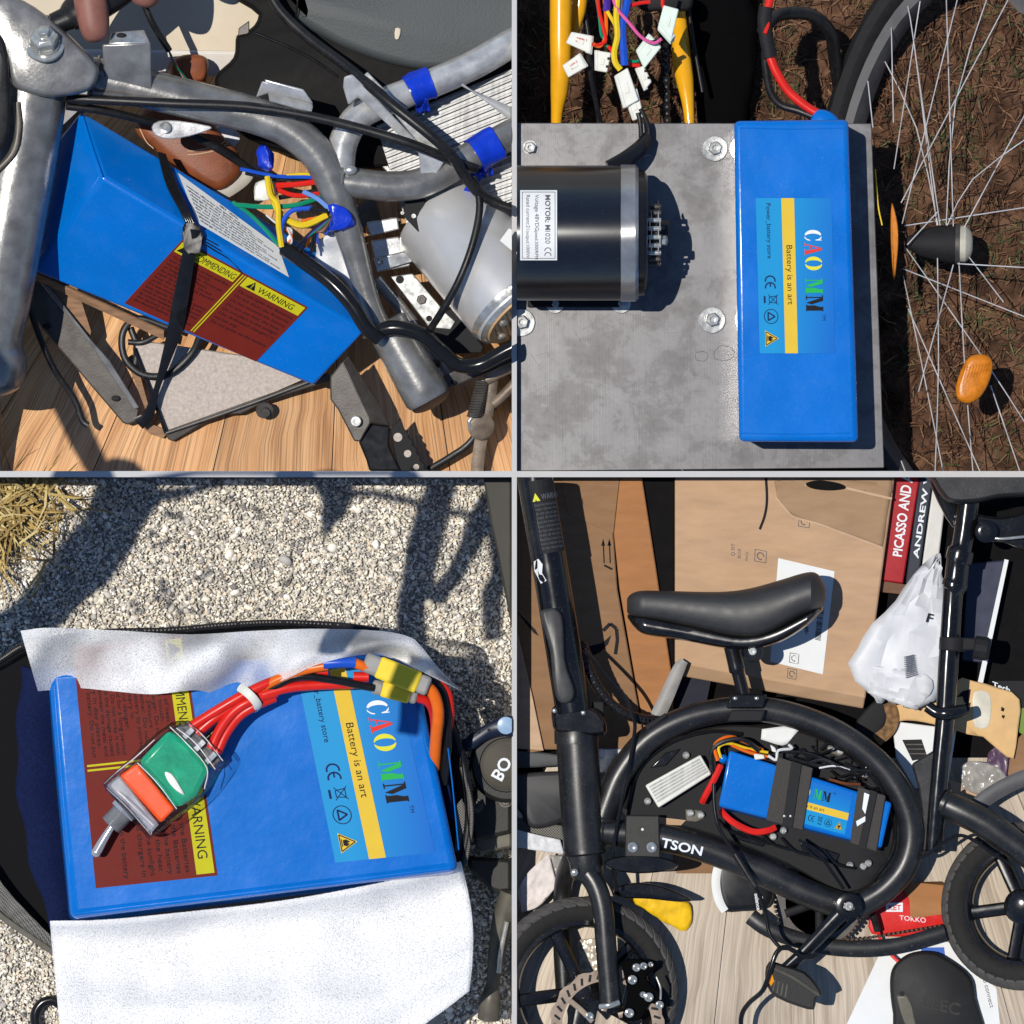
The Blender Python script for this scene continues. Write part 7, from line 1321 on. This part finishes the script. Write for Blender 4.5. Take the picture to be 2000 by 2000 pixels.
for i in range(4): tube('pedal_rib', [(1514 + i * 8, 1914 + i * 3, 90), (1510 + i * 8, 1936 + i * 4, 90)], 2, 'bike_grey', eb, n=6)
tube('pedal_rib', [(1512, 1892, 88), (1550, 1910, 92), (1600, 1944, 88)], 3, 'bike_grey', eb, n=6)
# wires of the small battery
wires([(c_, r_, p_) for c_, r_, p_ in (('orange', 4, [(1402, 1486, 60), (1396, 1456, 56), (1420, 1440, 50), (1450, 1446, 44), (1490, 1466, 40)]), ('yellow', 3, [(1408, 1480, 60), (1404, 1460, 60), (1424, 1452, 54), (1460, 1462, 50), (1500, 1470, 44)]), ('orange', 3, [(1430, 1456, 56), (1464, 1470, 60), (1500, 1478, 56)]), ('red', 3, [(1420, 1452, 50), (1460, 1464, 50), (1496, 1482, 50)]), ('white', 3, [(1500, 1476, 60), (1516, 1484, 60), (1520, 1466, 60), (1546, 1462, 50), (1540, 1454, 50)]),
       ('red', 7, [(1408, 1494, 50), (1396, 1520, 50), (1380, 1550, 44), (1372, 1566, 30)]), ('red', 7, [(1408, 1584, 30), (1432, 1606, 44), (1470, 1624, 44), (1500, 1622, 44), (1514, 1616, 40)]), ('black', 5, [(1392, 1510, 50), (1390, 1470, 56), (1410, 1450, 60), (1450, 1444, 60), (1482, 1466, 56)]), ('black', 4, [(1540, 1480, 40), (1600, 1496, 50), (1660, 1500, 50), (1690, 1512, 40)]), ('black', 4, [(1570, 1494, 40), (1610, 1484, 50), (1650, 1504, 54), (1700, 1506, 40), (1740, 1520, 20)]), ('black', 3, [(1520, 1468, 40), (1580, 1472, 46), (1640, 1496, 46)]),
       ('white', 2, [(1600, 1500, 54), (1630, 1496, 56), (1660, 1504, 54)]), ('brown', 3, [(1620, 1522, 50), (1650, 1530, 56), (1680, 1532, 50)]))], 'wires running round the small blue battery in the bike compartment', (1500, 1500, 10))
for q, lb in (([(1472, 1472), (1492, 1474), (1494, 1482), (1474, 1484)], 'white plug on the upper edge of the small battery, left one'), ([(1504, 1454), (1514, 1460), (1518, 1470), (1508, 1468)], 'white plug on the upper edge of the small battery, right one')): build(MB().prism(q, 66, 8), 'plug_connector', 'white_plastic', None, bevel=2, label=lb, cat='connector', group='white plugs in the bike')
ccb = thing('charger_cable', 'black cable hanging from the battery compartment, looping over the crank arm to the floor', 'cable', (1450, 1990, -100))
tube('cable', [(1394, 1530, 70), (1396, 1580, 72), (1406, 1620, 74), (1436, 1668, 76), (1462, 1712, 78), (1484, 1750, 78), (1496, 1790, 78), (1504, 1826, 80), (1524, 1852, 84)], 4, 'black_gloss', ccb, n=10); tube('strain_relief', [(1436, 1668, 76), (1458, 1704, 78), (1476, 1732, 78)], 7, 'black_rubber', ccb, n=12)
tube('cable', [(1448, 2030, 20), (1448, 1986, 40), (1462, 1960, 60), (1490, 1934, 90), (1504, 1896, 98), (1516, 1862, 98), (1532, 1850, 96), (1552, 1858, 94), (1566, 1868, 90), (1596, 1866, 80)], 5, 'black_gloss', ccb, n=10); tube('cable', [(1524, 1852, 90), (1546, 1854, 92), (1564, 1868, 92), (1590, 1870, 86)], 4, 'black_gloss', ccb, n=10)
tube('cable', [(1560, 1640, 60), (1600, 1670, 64), (1630, 1710, 60), (1648, 1736, 54)], 3, 'black_gloss', ccb, n=8)
build(MB().prism([(1000, 1932), (1022, 1950), (1034, 1990), (1034, 2040), (980, 2040), (980, 1932)], -20, 30), 'grey_cloth', 'grey_cloth', None, bevel=8, label='grey cloth corner at the lower left beside the front wheel', cat='cloth')
